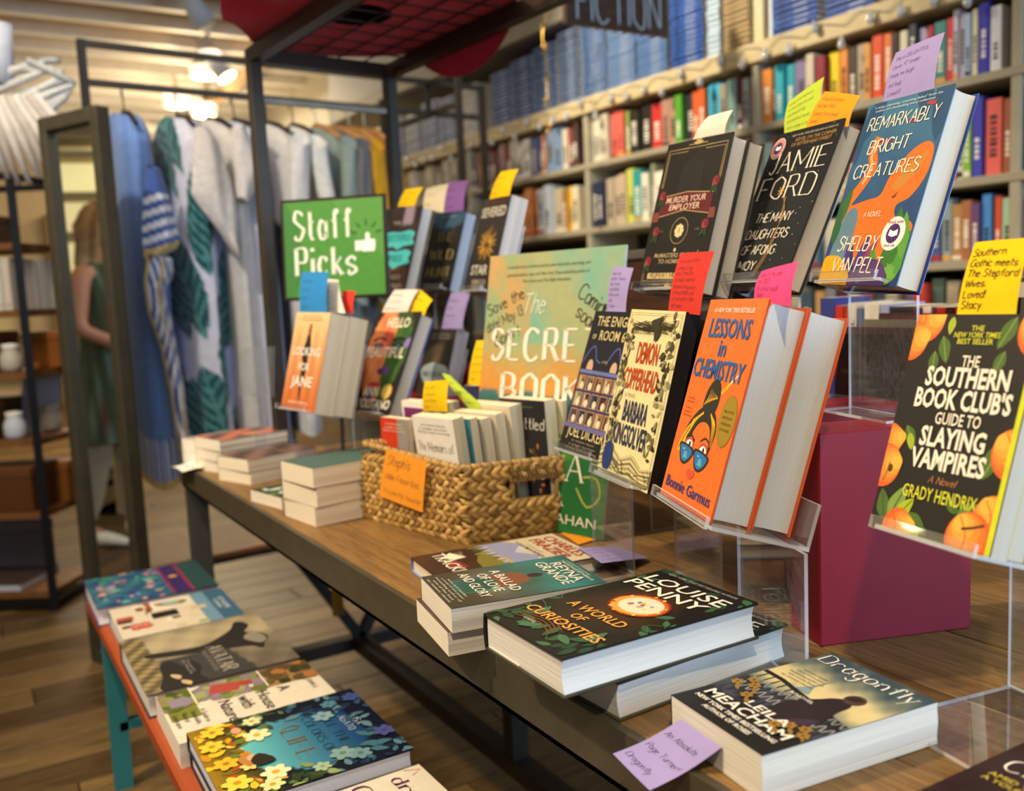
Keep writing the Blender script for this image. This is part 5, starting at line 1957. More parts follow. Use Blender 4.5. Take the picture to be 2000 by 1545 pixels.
def art_hunt(A):
    A.fill(lambda U, V: np.where(((V > .80 + .06 * np.cos(U * 6)) & (V < .98))[..., None], np.array((58, 92, 118.)), mix((30, 30, 30), (48, 46, 40), .5 + .3 * wob(U, V))), 20, 26)
    A.small(.5, .93, 1, .7, .005, 'a8b8c4')
    for t, v, w_ in (('THE', .62, .50), ('WILD', .40, .74), ('HUNT', .18, .74)):
        A.txt(t, .52, v, .024, 'b3a05e', w_, font='r', bold=.035)
    A.txt('EMMA SECKEL', .5, .05, .007, 'c8d0d8', .6)


def art_severed(A):
    A.fill('2a2622')
    q = random.Random(6)
    for i in range(60):
        a = i * 2.4
        r0, r1 = .006, .02 + .028 * q.random()
        A.line([(.5 + r0 * math.cos(a) / A.w, .50 + r0 * math.sin(a) / A.h), (.5 + r1 * math.cos(a) / A.w, .50 + r1 * math.sin(a) / A.h)], .004, ['b58a2e', '8a5a20', 'd0a848', '6a4a1c'][i % 4], 0, True)
    A.circ(.5, .5, .009, '5a3a18')
    A.txt('MARKED BY FATE', .5, .93, .006, '8a3a28', .7)
    A.txt('SEVERED', .5, .80, .0225, 'cfc9bc', .86, font='s', bold=.04)
    A.txt('STAR', .42, .19, .0225, 'cfc9bc', .6, font='s', bold=.04)
    A.txt('REBECCA', .5, .09, .010, 'b8b0a0', .5, bold=.02)
    A.txt('THOMAS', .5, .03, .010, 'b8b0a0', .5, bold=.02)


def art_dragon(A):
    def f(U, V):
        n = wob(U * 2, V * 2)
        sky = mix((54, 74, 80), (206, 188, 134), np.exp(-((V - .62) / .17) ** 2) * 1.1 + .12 * n)
        c = np.where((V > .46)[..., None], sky, mix((36, 34, 40), (66, 72, 84), .4 + .35 * n))
        return np.where((V < .23)[..., None], np.array((30, 28, 26.)), c)
    A.fill(f, 34, 50)
    A.poly([(0, .58), (.2, .575), (.6, .52), (1, .47), (1, .44), (.6, .49), (.2, .545), (0, .55)], '24211f')
    for i in range(14):
        u = .05 + i * .075
        A.line([(u, .26), (u + .01, .56 - u * .1)], .0022, '24211f')
        A.line([(u, .34), (u + .03, .40), (u + .06, .34)], .0015, '9a9890', 4)
        A.line([(u, .48), (u + .03, .43), (u + .06, .48)], .0015, '8a8c88', 4)
    A.line([(.40, .56), (.405, .64), (.41, .70), (.412, .78)], .0035, '7a9296', 3, True)
    A.poly([(.34, .55), (.40, .62), (.42, .62), (.48, .55)], '7a9296')
    A.poly([(.52, .26), (.50, .44), (.58, .56), (.62, .62), (.70, .66), (.78, .62), (.80, .52), (.86, .40), (.80, .28), (.66, .24)], '2a2222', 3)
    A.circ(.72, .685, .010, '4a3a30', .011)
    A.poly([(.66, .68), (.70, .72), (.77, .71), (.74, .675), (.68, .66)], '2a2220', 2)
    A.poly([(.66, .24), (.80, .28), (.85, .40), (.78, .38), (.70, .30)], '3d2c3c', 2)
    for u, v in ((.10, .44), (.18, .40), (.06, .36), (.78, .27), (.88, .30), (.94, .25), (.72, .22), (.28, .30)):
        A.flower(u, v, .0065, '96702e', '5a3c16', 6, u * 9)
        A.leaf(u + .03, v - .02, .014, -.6, '8a6a2c', .35)
    A.txt('Dragonfly', .5, .865, .020, 'efe8d8', .92, font='r', bold=.02)
    A.small(.27, .72, 5, .34, .0036, '3a3428')
    A.txt('A NOVEL', .5, .49, .0045, 'd8d0c0', .24, ang=-.02, bold=.02)
    k = dict(font='s', bold=.03)
    A.txt('LEILA', .58, .235, .0115, CR, .42, **k)
    A.txt('MEACHAM', .5, .150, .0145, CR, .84, **k)
    A.txt('NEW YORK TIMES BESTSELLING', .5, .100, .0058, CR, .84, bold=.04)
    A.txt('AUTHOR OF ROSES', .5, .055, .0058, CR, .5, bold=.04)


def art_louise(A):
    A.fill(lambda U, V: mix((92, 54, 30), (26, 24, 22), np.hypot((U - .5) * 1.3, (V - .55) * 1.4) * 1.7 + .08 * wob(U, V)), 26, 38)
    q = random.Random(9)
    for i in range(46):
        s = i % 4
        u, v = [(q.uniform(.02, .12), q.random()), (q.uniform(.88, .99), q.random()), (q.random(), q.uniform(.02, .1)), (q.random(), q.uniform(.90, .98))][s]
        A.leaf(u, v, .014 + .012 * q.random(), q.uniform(0, 6.3), ['2f5138', '25422e', '3d6646'][i % 3], .45)
        if i % 3 == 0:
            A.line([(u, v), (u + q.uniform(-.1, .1), v + .05), (u + q.uniform(-.12, .12), v + .1)], .0012, '3d6646', 4)
    for i in range(8):
        A.leaf(.16 + .1 * i, .14 + .03 * math.sin(i * 2), .03, 1 + i, ['31523a', '446a4a'][i % 2], .4)
    for i in range(6):
        A.line([(.15, .10 + .02 * i), (.4, .13 + .02 * i), (.62, .09 + .02 * i)], .002, '6a4428', 4)
    U0, V0 = .55, .575
    A.circ(U0, V0, .039, '7a2c18', .033, 32)
    A.circ(U0, V0, .036, 'c8602a', .030, 32)
    A.circ(U0 - .01, V0 - .004, .033, 'e0a040', .0275, 32)
    A.circ(U0 + .01, V0 + .005, .028, 'e2d6b8', .0235, 32)
    R_ = ['XII', 'I', 'II', 'III', 'IV', 'V', 'VI', 'VII', 'VIII', 'IX', 'X', 'XI']
    for k in range(12):
        a = PI / 2 - k * PI / 6
        A.txt(R_[k], U0 + .01 + .024 * math.cos(a) / A.w, V0 - .004 + .019 * math.sin(a) / A.h, .0046, '2a2420', font='r', bold=.04, ang=a - PI / 2)
    for i in range(10):
        A.circ(U0 + q.uniform(-.07, .09), V0 + q.uniform(-.025, .03), .0028, ['e0a030', '8aa0c8', 'f0d070', '4a70c0', 'c85a28'][i % 5], n=8)
    for i in range(14):
        A.circ(U0 + .205 * math.cos(i * .45), V0 + .12 * math.sin(i * .45), .0024, ['f6d070', 'e8a040', 'c05020'][i % 3], n=8)
    A.txt('NEW YORK TIMES BESTSELLING AUTHOR', .5, .945, .0052, 'b8b09a', .74, bold=.01)
    k = dict(font='s', bold=.025)
    A.txt('LOUISE', .5, .82, .0225, CR, .84, **k)
    A.txt('PENNY', .47, .715, .0225, CR, .82, **k)
    G = 'e0a04a'
    A.txt('A WORLD', .50, .345, .0165, G, .62, **k)
    A.txt('OF', .48, .268, .0135, G, .14, **k)
    A.txt('CURIOSITIES', .5, .175, .0165, G, .86, **k)
    A.txt('A NOVEL', .32, .105, .0052, 'c8bca4', .14)


def art_reyna(A):
    A.fill(lambda U, V: mix((60, 54, 40), (52, 122, 122), (V - .25) * 1.7 + .08 * wob(U, V)) * (1 - .45 * np.clip(V - .8, 0, 1)[..., None] * 3) + 60 * np.exp(-(((U - .5) / .4) ** 2 + ((V - .35) / .12) ** 2))[..., None], 26, 36)
    A.poly([(.30, .38), (.28, .52), (.36, .60), (.50, .615), (.62, .58), (.66, .46), (.62, .36)], '7a4a34', 3)
    A.circ(.475, .665, .0085, '2a2622', .011)
    A.poly([(.26, .16), (.32, .38), (.62, .38), (.70, .16), (.5, .12)], '2f5a50', 3)
    for i in range(8):
        A.line([(.32 + i * .045, .16), (.36 + i * .035, .37)], .002, '25443c')
    A.small(.5, .958, 1, .7, .0036, 'd0d4c4')
    A.txt('THE DISTANCE BETWEEN US', .55, .925, .0046, 'd0d4c4', .72, bold=.02)
    k = dict(font='s', bold=.01)
    A.txt('REYNA', .54, .835, .0165, CR, .62, **k)
    A.txt('GRANDE', .52, .745, .0165, CR, .74, **k)
    A.txt('A BALLAD', .5, .425, .0145, CR, .66, **k)
    A.txt('OF LOVE', .5, .325, .0145, CR, .56, **k)
    A.txt('AND GLORY', .5, .22, .0145, CR, .74, **k)
    A.small(.5, .135, 5, .78, .0036, 'c8c4b0')


def art_tracker(A):
    def f(U, V):
        c = mix((52, 30, 24), (66, 40, 30), .5 + .3 * wob(U, V))
        c = np.where((V > .43 + .03 * np.sin(U * 30) * (V < .6))[..., None], mix((168, 164, 190), (205, 204, 205), (V - .45) * 3), c)
        return np.where((V > .62 + .06 * np.sin(U * 5))[..., None], mix((196, 178, 148), (206, 190, 160), V), c)
    A.fill(f, 30, 44)
    A.poly([(.0, .62), (.2, .70), (.42, .60), (.64, .71), (.84, .60), (1, .66), (1, .5), (0, .5)], '8f93b4', 2)
    for i in range(9):
        A.leaf(.05 + .11 * i, .36, .035, 1.57, ['6a6b2a', '4a4a22', '8a8434'][i % 3], .35)
    A.poly([(.3, .42), (.9, .46), (1, .40), (1, .30), (.5, .32)], '7a7430', 2)
    A.line([(.42, .47), (.66, .50), (1, .44)], .004, 'c9a038', 3)
    A.poly([(.08, .24), (.30, .30), (.34, .20), (.20, .16)], 'efe4cc')
    A.poly([(.30, .20), (.62, .24), (.60, .16), (.4, .13)], '8a2a22', 2)
    A.txt('The', .18, .265, .010, 'd8c9a0', .16, font='i', shear=.2)
    A.txt('TRACKERS', .52, .115, .0225, 'efe6cf', .90, font='s', bold=.015)
    A.txt('CHARLES', .5, .885, .0215, 'a82c24', .78, font='s', bold=.005)
    A.txt('FRAZIER', .5, .785, .0215, 'a82c24', .76, font='s', bold=.005)
    A.txt('COLD MOUNTAIN', .42, .69, .0072, '4a4a6a', .62, bold=.02)
    A.small(.42, .735, 1, .5, .0034, '6a5a44')


def art_chef(A):
    A.fill(lambda U, V: mix((40, 26, 24), (56, 38, 36), .5 + .4 * wob(U, V)), 10, 14)
    A.txt('The', .30, .72, .017, 'efe6d2', .22, font='r', bold=.02)
    A.txt('Cheongsam', .56, .60, .021, 'efe6d2', .92, font='r', bold=.03)
    A.txt('AMID THE FIRES OF WAR', .5, .52, .0068, 'c9b040', .80, bold=.02)
    A.txt('A YOUNG WOMAN WAITS', .5, .475, .0068, 'c9b040', .80, bold=.02)


def art_lotus(A):
    A.fill(lambda U, V: mix((34, 64, 116), (60, 120, 134), .5 + .35 * wob(U * 2, V * 2)), 20, 20)
    q = random.Random(5)
    for i in range(70):
        A.circ(q.random(), q.uniform(0, .62), .004 + .012 * q.random(), ['3f8a78', '5fb0a4', '2f6f9a', 'c9788a', '2d5f5c', '7a88c0', 'd99a8a'][i % 7], .003 + .008 * q.random(), 10)
    for i in range(5):
        A.rect(.4 + .05 * i, .08, .41 + .05 * i, .20, 'e0d6b0')
    A.rect(0, .64, 1, .78, '3a2a62')
    A.rect(0, .62, 1, .645, '8a2a5a')
    A.rect(0, .775, 1, .80, '9a2a4a')
    A.circ(.42, .71, .011, 'd89a38')
    A.rect(0, .80, 1, 1, '2a4a4a')
    A.txt('GREAT SHORT STORIES', .5, .885, .014, 'c8c4ac', .8, font='s', bold=.02)
    A.txt('OF THE WORLD', .5, .82, .014, 'c8c4ac', .66, font='s', bold=.02)


def art_collage(A):
    A.fill('d8cbb4')
    A.rect(0, .82, 1, 1, '3f6682')
    A.rect(0, .70, 1, .82, '6f95b0')
    q = random.Random(12)
    for i in range(26):
        u, v = q.uniform(0, .9), q.uniform(0, .66)
        A.rect(u, v, u + q.uniform(.06, .16), v + q.uniform(.05, .14), ['8a4a2c', '4a3428', 'e6dcc4', 'b0523a', 'c9bc98', '6a4a34', 'd9c79a', '9aa464'][i % 8])
    A.rect(.02, .34, .34, .68, 'e3dccb')
    A.poly([(.10, .38), (.22, .42), (.26, .60), (.14, .64)], '8f7448', 3)
    A.poly([(.12, .44), (.20, .45), (.22, .56), (.15, .58)], '9fb8b4', 2)
    for i in range(6):
        A.flower(.66 + .05 * (i % 3), .14 + .08 * (i // 3), .012, ['b04a4a', 'd88a7a', 'c0303a'][i % 3], 'e8c07a')
    A.rect(.40, .30, .58, .52, '2c2420')
    A.txt('AT HOME', .5, .90, .012, 'dfe9ef', .4)
    A.txt('STORIES', .5, .85, .008, 'dfe9ef', .3)


def art_whale(A):
    def f(U, V):
        n = wob(U * 1.6, V * 2.2)
        sk = mix((104, 96, 82), (182, 168, 134), np.exp(-(((U - .25) / .35) ** 2)) * .9 + .12 * n)
        sk = np.where((V < .14)[..., None], mix((70, 60, 44), (196, 176, 120), .4 + .3 * wob(U * 5, V * 4)), sk)
        return np.where(((U > .52) & (V > .18) & (V < .62 + .2 * (U - .5)))[..., None], np.array((66, 64, 62.)), sk)
    A.fill(f, 40, 44)
    D = '2e2b28'
    A.poly([(.36, .12), (.40, .30), (.42, .48), (.36, .60), (.24, .74), (.12, .80), (.14, .86), (.24, .88), (.34, .82), (.40, .90), (.52, .94), (.62, .88), (.70, .84), (.62, .78), (.58, .64), (.54, .48), (.50, .30), (.44, .12)], D, 4)
    A.poly([(.44, .78), (.36, .86), (.42, .90), (.54, .92), (.60, .86), (.52, .80)], '8f887a', 3)
    A.poly([(.80, .14), (.60, .16), (.56, .24), (.70, .30), (.62, .36), (.76, .40), (.88, .36), (1, .38), (1, .10)], D, 3)
    for u, v in ((.90, .24), (.78, .20)):
        A.poly([(u, v), (u + .05, v + .05), (u + .10, v + .03), (u + .04, v - .01)], 'cdb183', 2)
    A.txt('AVATAR', .70, .50, .030, 'd9cdb8', .46, font='r', bold=.04)
    A.txt('THE WAY OF WATER', .70, .455, .009, 'b8ac98', .38, font='i')
    A.txt('THE ART OF', .72, .33, .0048, 'a8a090', .2)
    A.txt('A FILM', .72, .305, .0048, 'a8a090', .24)


def art_house(A):
    A.fill('e0d6c2')
    q = random.Random(14)
    A.rect(.0, .02, .60, .20, '7a8030')
    A.rect(.0, .60, .40, 1, '9a7a4c')
    for i in range(80):
        u, v = q.uniform(.02, .36), q.uniform(.22, .64)
        A.circ(u, v, .008 + .009 * q.random(), ['7a8a4a', '8a7a84', '6a7038', '9aa06a', '94808a'][i % 5], None, 10)
    A.poly([(.06, .34), (.24, .30), (.30, .48), (.12, .54)], 'b04a40')
    A.poly([(.12, .52), (.22, .50), (.24, .58), (.14, .60)], 'a8443c')
    for i in range(30):
        A.circ(q.uniform(.02, .36), q.uniform(0, .2), .008 + .008 * q.random(), ['5c6628', '8a8c3a', '46502a', '8c7a68'][i % 4], None, 9)
    A.poly([(.16, .05), (.34, .05), (.34, .17), (.25, .2), (.16, .16)], '8f8494')
    for i in range(30):
        A.circ(q.uniform(.02, .36), q.uniform(.68, .98), .008 + .008 * q.random(), ['3c3a22', 'a8703c', '6a5a34', '5a4a2c'][i % 4], None, 9)
    A.rect(.0, .20, .38, .212, 'e6dcc8')
    A.rect(.0, .655, .38, .667, 'e6dcc8')
    for t, u, v, w_ in (('A', .50, .80, .06), ('House', .56, .60, .20), ('with', .63, .52, .13), ('Nature', .68, .40, .26)):
        pass
    k = dict(font='s', bold=.012)
    A.txt('A', .44, .70, .023, '2a2826', None, align='l', **k)
    A.txt('House', .44, .56, .023, '2a2826', None, align='l', **k)
    A.txt('with', .44, .44, .023, '2a2826', None, align='l', **k)
    A.txt('Nature', .44, .32, .023, '2a2826', None, align='l', **k)
    A.txt('JOHN G', .42, .90, .010, '3a3836', None, align='l')
    for i, s in enumerate(('A Guide to', 'Sustainable', 'Natural', 'Landscapes')):
        A.txt(s, .48, .20 - i * .055, .0095, '3a3836', None, align='l')


def art_colors(A):
    def f(U, V):
        e = ((U - .52) / .36) ** 2 + ((V - .55) / .34) ** 2 + .12 * wob(U * 2, V * 2)
        tq = mix((98, 186, 190), (22, 60, 112), (V - .25) * 1.7)
        lf = mix((150, 116, 20), (26, 34, 30), (V - .02) * 3.2)
        lf = mix(lf.reshape(-1, 3)[0], (0, 0, 0), np.zeros_like(U)) * 0 + lf
        d = mix((34, 40, 30), (14, 22, 48), V) * .9
        c = np.where((V < .30)[..., None], lf, d)
        return np.where((e < 1)[..., None], tq, c)
    A.fill(f, 50, 50)
    q = random.Random(21)
    for i in range(230):
        a = q.uniform(0, 6.28)
        u, v = q.random(), q.random()
        if ((u - .52) / .33) ** 2 + ((v - .55) / .31) ** 2 < 1:
            continue
        if v < .28:
            c = ['e8c02a', 'd8a01c', 'c98a1a', 'f0d85a', '7a6a1c', 'a8501c', '6a7a2a'][i % 7]
        elif v < .55:
            c = ['5a7040', '3a4a2c', '7f8f62', '2c3c26', '8f9f6a'][i % 5]
        else:
            c = ['2f4f66', '243a5a', '3f6a7a', '1c2a44', '5a7f8c'][i % 5]
        A.leaf(u, v, .016 + .016 * q.random(), a, c, .5)
    for u, v, r, c, m_ in ((.30, .33, .022, 'e9e4b0', 'd8a82a'), (.10, .35, .016, 'd8dca8', 'c89a28'), (.80, .30, .022, 'e6e2b4', 'd8a82a'), (.92, .25, .018, 'd9dc9a', 'c99a2a'), (.30, .72, .018, '7fa0a8', '5a7f88'), (.16, .80, .014, '4f7f96', '3a6a80'), (.82, .66, .020, '7f9f98', '5a7f78'), (.88, .74, .018, '6a8f98', '4a6f78'), (.70, .95, .018, '4a4f8c', '3a3f78'), (.14, .95, .016, '3f4f8a', '2f3f74'), (.9, .52, .014, '9fb89a', '7a9a74'), (.55, .1, .02, 'e8b82a', 'b0741a'), (.3, .08, .02, 'ecc83a', 'c08a1c'), (.8, .1, .022, 'f0d04a', 'c8901c'), (.65, .2, .014, 'e8d07a', 'c09030'), (.12, .12, .02, 'e9c83a', 'b8841c')):
        A.flower(u, v, r, c, m_, 6, u * 7)
    A.circ(.18, .24, .012, 'd8a07a', .008)
    A.poly([(.5, .22), (.62, .26), (.66, .2), (.56, .16)], 'b8803a', 3)
    A.circ(.57, .235, .010, 'd8a882', .008)
    A.poly([(.54, .28), (.66, .34), (.68, .24), (.60, .22)], '2c261c', 3)
    A.txt('LISA', .46, .85, .012, 'cfe0e4', .14, font='r', bold=.01)
    A.txt('AISATO', .46, .79, .012, 'cfe0e4', .22, font='r', bold=.01)
    A.txt('ALL THE', .50, .70, .015, '16323c', .40, font='r')
    A.txt('COLORS OF', .50, .60, .015, '16323c', .52, font='r')
    A.txt('LIFE', .54, .45, .028, '7a5c28', .40, font='r')
    A.line([(.33, .56), (.30, .52), (.33, .46), (.40, .45)], .003, '8a6a30', 5, True)


def art_dream(A):
    A.fill('dcd2bd')
    A.poly([(0, .4), (.3, .55), (.5, .5), (.5, .3), (0, .2)], 'c4bba6', 3)
    for i in range(9):
        A.circ(.1 + .035 * i, .42 + .02 * math.sin(i * 2), .003, '9a917e', n=6)
    A.txt('dream', .34, .80, .022, '5a1a52', .55, font='r', bold=.03)
    A.txt('Coloring', .42, .58, .028, '5a1a52', .78, font='r', bold=.05)
    A.line([(.02, .90), (.06, .98), (.10, .92)], .002, 'a8543a')


def art_memoirs(A):
    A.fill('eeeae2')
    A.small(.5, .92, 3, .78, .004, '6a665e')
    k = dict(font='r', bold=.0)
    A.txt('The Memoirs of', .5, .68, .017, '2c2a28', .86, **k)
    A.txt('Stockholm', .52, .46, .017, '2c2a28', .58, **k)
    A.txt('Sven', .5, .26, .017, '2c2a28', .3, **k)
    A.poly([(0, .63), (.18, .61), (.06, .58), (0, .58)], '3f6aa8', 2)
    A.poly([(.72, .32), (1, .46), (1, .30)], '3f6aa8', 2)


def art_defense(A):
    A.fill(lambda U, V: np.where((U < .66)[..., None], np.array((206, 60, 34.)), np.array((150, 144, 138.))), 13, 3)
    A.small(.5, .93, 3, .8, .004, 'f0d8c8')
    A.txt('THE', .5, .60, .017, '6a1a12', .22, bold=.02)
    A.txt('DEFENSE', .48, .38, .021, '8a1f16', .86, bold=.03)


def art_unsettled(A):
    A.fill('28262a')
    q = random.Random(31)
    A.small(.5, .93, 1, .7, .004, '6a8a3a')
    for i in range(60):
        A.leaf(.5 + q.uniform(-.3, .3), .42 + q.uniform(-.22, .2), .012, q.uniform(0, 6), ['6a3a22', '3f4a2a', '9a4a28', '4a2a20', '7a7a3a', 'b8742a'][i % 6], .5)
    A.txt('Unsettled', .5, .74, .020, 'efe9da', .92, font='i', bold=.02, shear=.15)
    A.txt('Ground', .56, .30, .020, 'efe9da', .66, font='i', bold=.02, shear=.15)


def art_mountain(A):        # a back cover
    A.fill(lambda U, V: mix((58, 16, 12), (82, 28, 22), .5 + .4 * wob(U, V)), 8, 12)
    A.txt('PRAISE FOR', .5, .74, .0035, 'b88a7a', .2)
    A.txt('HOUSE BEFORE THE MOUNTAIN', .5, .69, .0062, 'c9a090', .84, font='r')
    A.small(.5, .44, 3, .8, .004, 'a8786a')
    A.small(.5, .26, 3, .8, .004, 'a8786a')


def art_secret(A):
    def f(U, V):
        n = wob(U * 1.4, V * 1.6)
        t = mix((120, 176, 158), (166, 172, 126), .5 + .4 * np.sin(U * 5 + V * 6) + .25 * n)
        t = np.where(((U < .35) & (V > .62))[..., None], mix((196, 160, 104), (150, 172, 130), .5 + .4 * n), t)
        o = mix((216, 146, 66), (164, 172, 124), (V - .50) * 6 + .15 * n)
        c = np.where((V > .66)[..., None], t, np.where((V > .46)[..., None], o, t))
        hills = mix((70, 118, 118), (52, 92, 72), (.47 - V) * 12 + .2 * n)
        c = np.where((V < .475 + .01 * np.sin(U * 20))[..., None], hills, c)
        gr = mix((120, 158, 44), (44, 112, 38), .5 + .4 * np.sin(V * 60 + U * 5) + .2 * n)
        c = np.where((V < .415 + .015 * np.sin(U * 6))[..., None], gr, c)
        return np.where((V < .26 + .01 * np.sin(U * 7))[..., None], mix((34, 100, 50), (40, 116, 58), .5 + .3 * n), c)
    A.fill(f, 44, 70)
    for u, v, r in ((.52, .395, .008), (.60, .385, .006), (.70, .40, .008), (.36, .40, .010), (.30, .39, .009), (.9, .385, .006), (.78, .37, .006), (.85, .32, .006)):
        A.circ(u, v, r, '2c5a2c', r * 1.3)
    for t, v, c in (('A heartfelt story of sisters and the tales they told, surprising, and', .945, '4f4a3c'), ('a graceful mystery, says a #1 New York Times bestselling author of', .915, '4f4a3c'), ('The Lioness and The Flight Attendant', .89, '4f4a3c')):
        A.txt(t, .46, v, .0062, c, .62 if v > .9 else .36, font='s', shear=.15)
    A.txt('The', .38, .775, .036, 'e9ecdf', .17, font='i', shear=.3, bold=.0)
    A.txt('SECRET', .47, .60, .058, 'efe7d6', .80, font='r', bold=.15)
    A.txt('BOOK', .48, .435, .058, 'efe7d6', .62, font='r', bold=.15)
    A.txt('of', .62, .285, .03, 'e9ecdf', .14, font='i', shear=.3)
    A.txt('FLORA', .5, .18, .05, 'efe7d6', .7, font='r', bold=.02)
    A.txt('LEA', .5, .09, .05, 'efe7d6', .45, font='r', bold=.02)
    A.line([(.80, .16), (.88, .10), (.96, .14), (.93, .20), (.84, .20)], .004, 'a8a850', 3)
    A.txt('PATTI CALLAHAN', .55, .03, .018, 'e9e0cc', .8)
    K = '2c2622'
    k = dict(font='h', bold=.03)
    for s, u, v, c, a in (('Save the', .17, .80, .026, .35), ('date! May 13', .17, .735, .024, .35), ('6pm !', .20, .67, .024, .35)):
        A.txt(s, u, v, c * .85, K, .30 if len(s) > 6 else .2, ang=a, **k)
    for s, u, v, c in (('Coming', .80, .79, .028), ('soon', .76, .735, .026)):
        A.txt(s, u, v, c, K, .24 if u > .78 else .16, ang=-.55, **k)
    A.line([(.90, .80), (.86, .74)], .006, K)
    A.circ(.84, .712, .005, K)


# ================================================================== books on easels, front pair of tiers
BK_ = {
    'bright': ((0.991, 0.8275, 1.175), (-0.2977, -0.9536, -0.0447), (0.2749, -0.1305, 0.9526), 0.158, 0.24),
    'jamie': ((0.9938, 1.009, 1.178), (-0.247, -0.9686, -0.0275), (0.3854, -0.1242, 0.9144), 0.158, 0.24),
    'murder': ((0.9314, 1.13, 1.175), (-0.0794, -0.9962, -0.0355), (0.2713, -0.0559, 0.9609), 0.152, 0.235),
    'lessons': ((0.7175, 0.8362, 0.9334), (-0.3775, -0.926, 0.0092), (0.2758, -0.103, 0.9557), 0.158, 0.24),
    'demon': ((0.7906, 1.059, 0.9181), (-0.2373, -0.9713, -0.0168), (0.2434, -0.0762, 0.9669), 0.16, 0.24),
    'enigma': ((0.8178, 1.199, 0.9304), (-0.1583, -0.9872, -0.0168), (0.3206, -0.0675, 0.9448), 0.152, 0.229),
    'southern': ((0.7476, 0.564, 0.9424), (-0.193, -0.9811, 0.0134), (0.3013, -0.0462, 0.9524), 0.14, 0.21),
    'jane': ((0.6002, 1.931, 0.9577), (0.1767, -0.984, -0.0225), (0.2509, 0.0229, 0.9677), 0.14, 0.21),
    'hello': ((0.7416, 1.923, 0.9358), (0.2269, -0.9739, 0.0021), (0.4373, 0.1038, 0.8933), 0.158, 0.24),
    'colony': ((0.952, 2.015, 0.915), (0.1736, -0.9848, 0), (0.304, 0.0536, 0.951), 0.112, 0.197),
    'spies': ((0.9417, 2.222, 1.194), (0.204, -0.9784, -0.0331), (0.3052, 0.0314, 0.9518), 0.152, 0.229),
    'hunt': ((1.069, 2.19, 1.198), (0.131, -0.9907, -0.0378), (0.2941, 0.0024, 0.9558), 0.14, 0.21),
    'severed': ((1.018, 1.849, 1.187), (-0.0802, -0.9965, -0.0243), (0.2735, -0.0455, 0.9608), 0.14, 0.216),
}


def stand_book(key, label, t, kind, cov, art, copies=1, floor=TZ, depth=None, clabel=None, easel_label=None, group=None, ew=None, eoff=.01, rest=.16, **kw):
    o, e1, e2, w, h = BK_[key]
    o, e1, e2 = Vector(o), Vector(e1).normalized(), Vector(e2).normalized()
    n = e1.cross(e2).normalized()
    book('novel', label, o, e1, e2, w, h, t, kind, cov, art=art, **kw)
    for k in range(1, copies):
        kk = {a: b for a, b in kw.items() if a not in ('inner',)}
        book('novel', clabel if copies == 2 else clabel % nth(k), o - n * (t + .0012) * k - e1 * .002 * k + e2 * .002 * k, e1, e2, w, h, t, kind, cov, **kk)
    if easel_label:
        easel(easel_label, o + e1 * eoff, e1, e2, ew or w * .85, depth or (t * copies + .012), floor, rest=rest)


RZ = 1.005       # top of the red riser boxes
stand_book('bright', 'blue novel with an orange octopus on the cover, standing on the top right easel', .036, 'hc', '3d6484', art_bright, floor=RZ, easel_label='clear easel under the blue octopus novel', back='1f3f86', spine='34567a', page='ddd6c8')
stand_book('jamie', 'black novel with large cream serif author lettering and a round seal on the top tier', .033, 'hc', '24262a', art_jamie, floor=RZ, easel_label='clear easel under the black novel with cream serif lettering', page='d9d4ca')
stand_book('murder', 'black novel with gold frame, roses and a maroon banner on the top tier', .031, 'hc', '25221d', art_murder, 2, RZ, clabel='second copy behind the black novel with the maroon banner', easel_label='clear easel under the black novel with gold frame', page='d5cfc4')
stand_book('lessons', 'orange novel with a cartoon woman in blue sunglasses on its cover', .046, 'hc', 'e4622a', art_lessons_full, 2, clabel='second orange hardback standing behind the cartoon woman novel', easel_label='clear easel under the orange novels', page='d6d4d0', inner='8fc0c4', spine='e4622a', ew=.17, eoff=.02, depth=.098, rest=.05)
stand_book('demon', 'cream novel with black engraved border and rust red title', .022, 'pb', 'e2d3a0', art_demon, 1, easel_label='clear easel under the cream novel with engraved border', back='1c1a1a', page='221d1a', ew=.13, eoff=.012, depth=.125)
o, e1, e2, w, h = BK_['demon']
n_ = Vector(e1).cross(Vector(e2)).normalized()
book('novel', 'brown edged book leaning behind the cream novel', Vector(o) - n_ * .046 + Vector(e1) * .012, e1, e2, .158, .238, .022, 'pb', '1c1a1c', page='8e6e5c')
stand_book('enigma', 'dark novel with lit hotel windows and gold title, half hidden by the cream novel', .03, 'pb', '2a2830', art_enigma, 1, easel_label='clear easel under the dark hotel window novel', depth=.06)
stand_book('southern', 'black paperback with peaches around its border, right of the red box', .02, 'pb', '25241f', art_southern, 2, clabel='lime edged copy behind the black peach paperback', easel_label='clear easel under the black peach paperback', spine='c9cf2a', back='cdd42c', page='cfc8b8', ew=.12, eoff=.02, depth=.175, rest=.13)
stand_book('jane', 'orange paperback with a dark female silhouette on the far left easel', .046, 'pb', 'c98450', art_jane, 2, clabel='second copy behind the orange silhouette paperback', easel_label='clear easel under the orange silhouette paperback', page='e3d6bd', group=None)
stand_book('hello', 'novel with a painted woman\'s face in orange and green', .038, 'hc', '2c2a28', art_hello, 1, easel_label='clear easel under the painted face novel', back='4a6ab8', page='cfc4b4')
stand_book('colony', 'dark brown novel with a pale blue cloud label behind the basket', .038, 'pb', '3a332c', art_colony, 1, page='aaa2a2', easel_label='clear easel under the dark novel with cloud label')
stand_book('spies', 'dark novel with two turquoise title clouds beside the green sign', .036, 'hc', '2c2626', art_spies, floor=RZ, easel_label='clear easel under the turquoise cloud novel', page='e0dcd8')
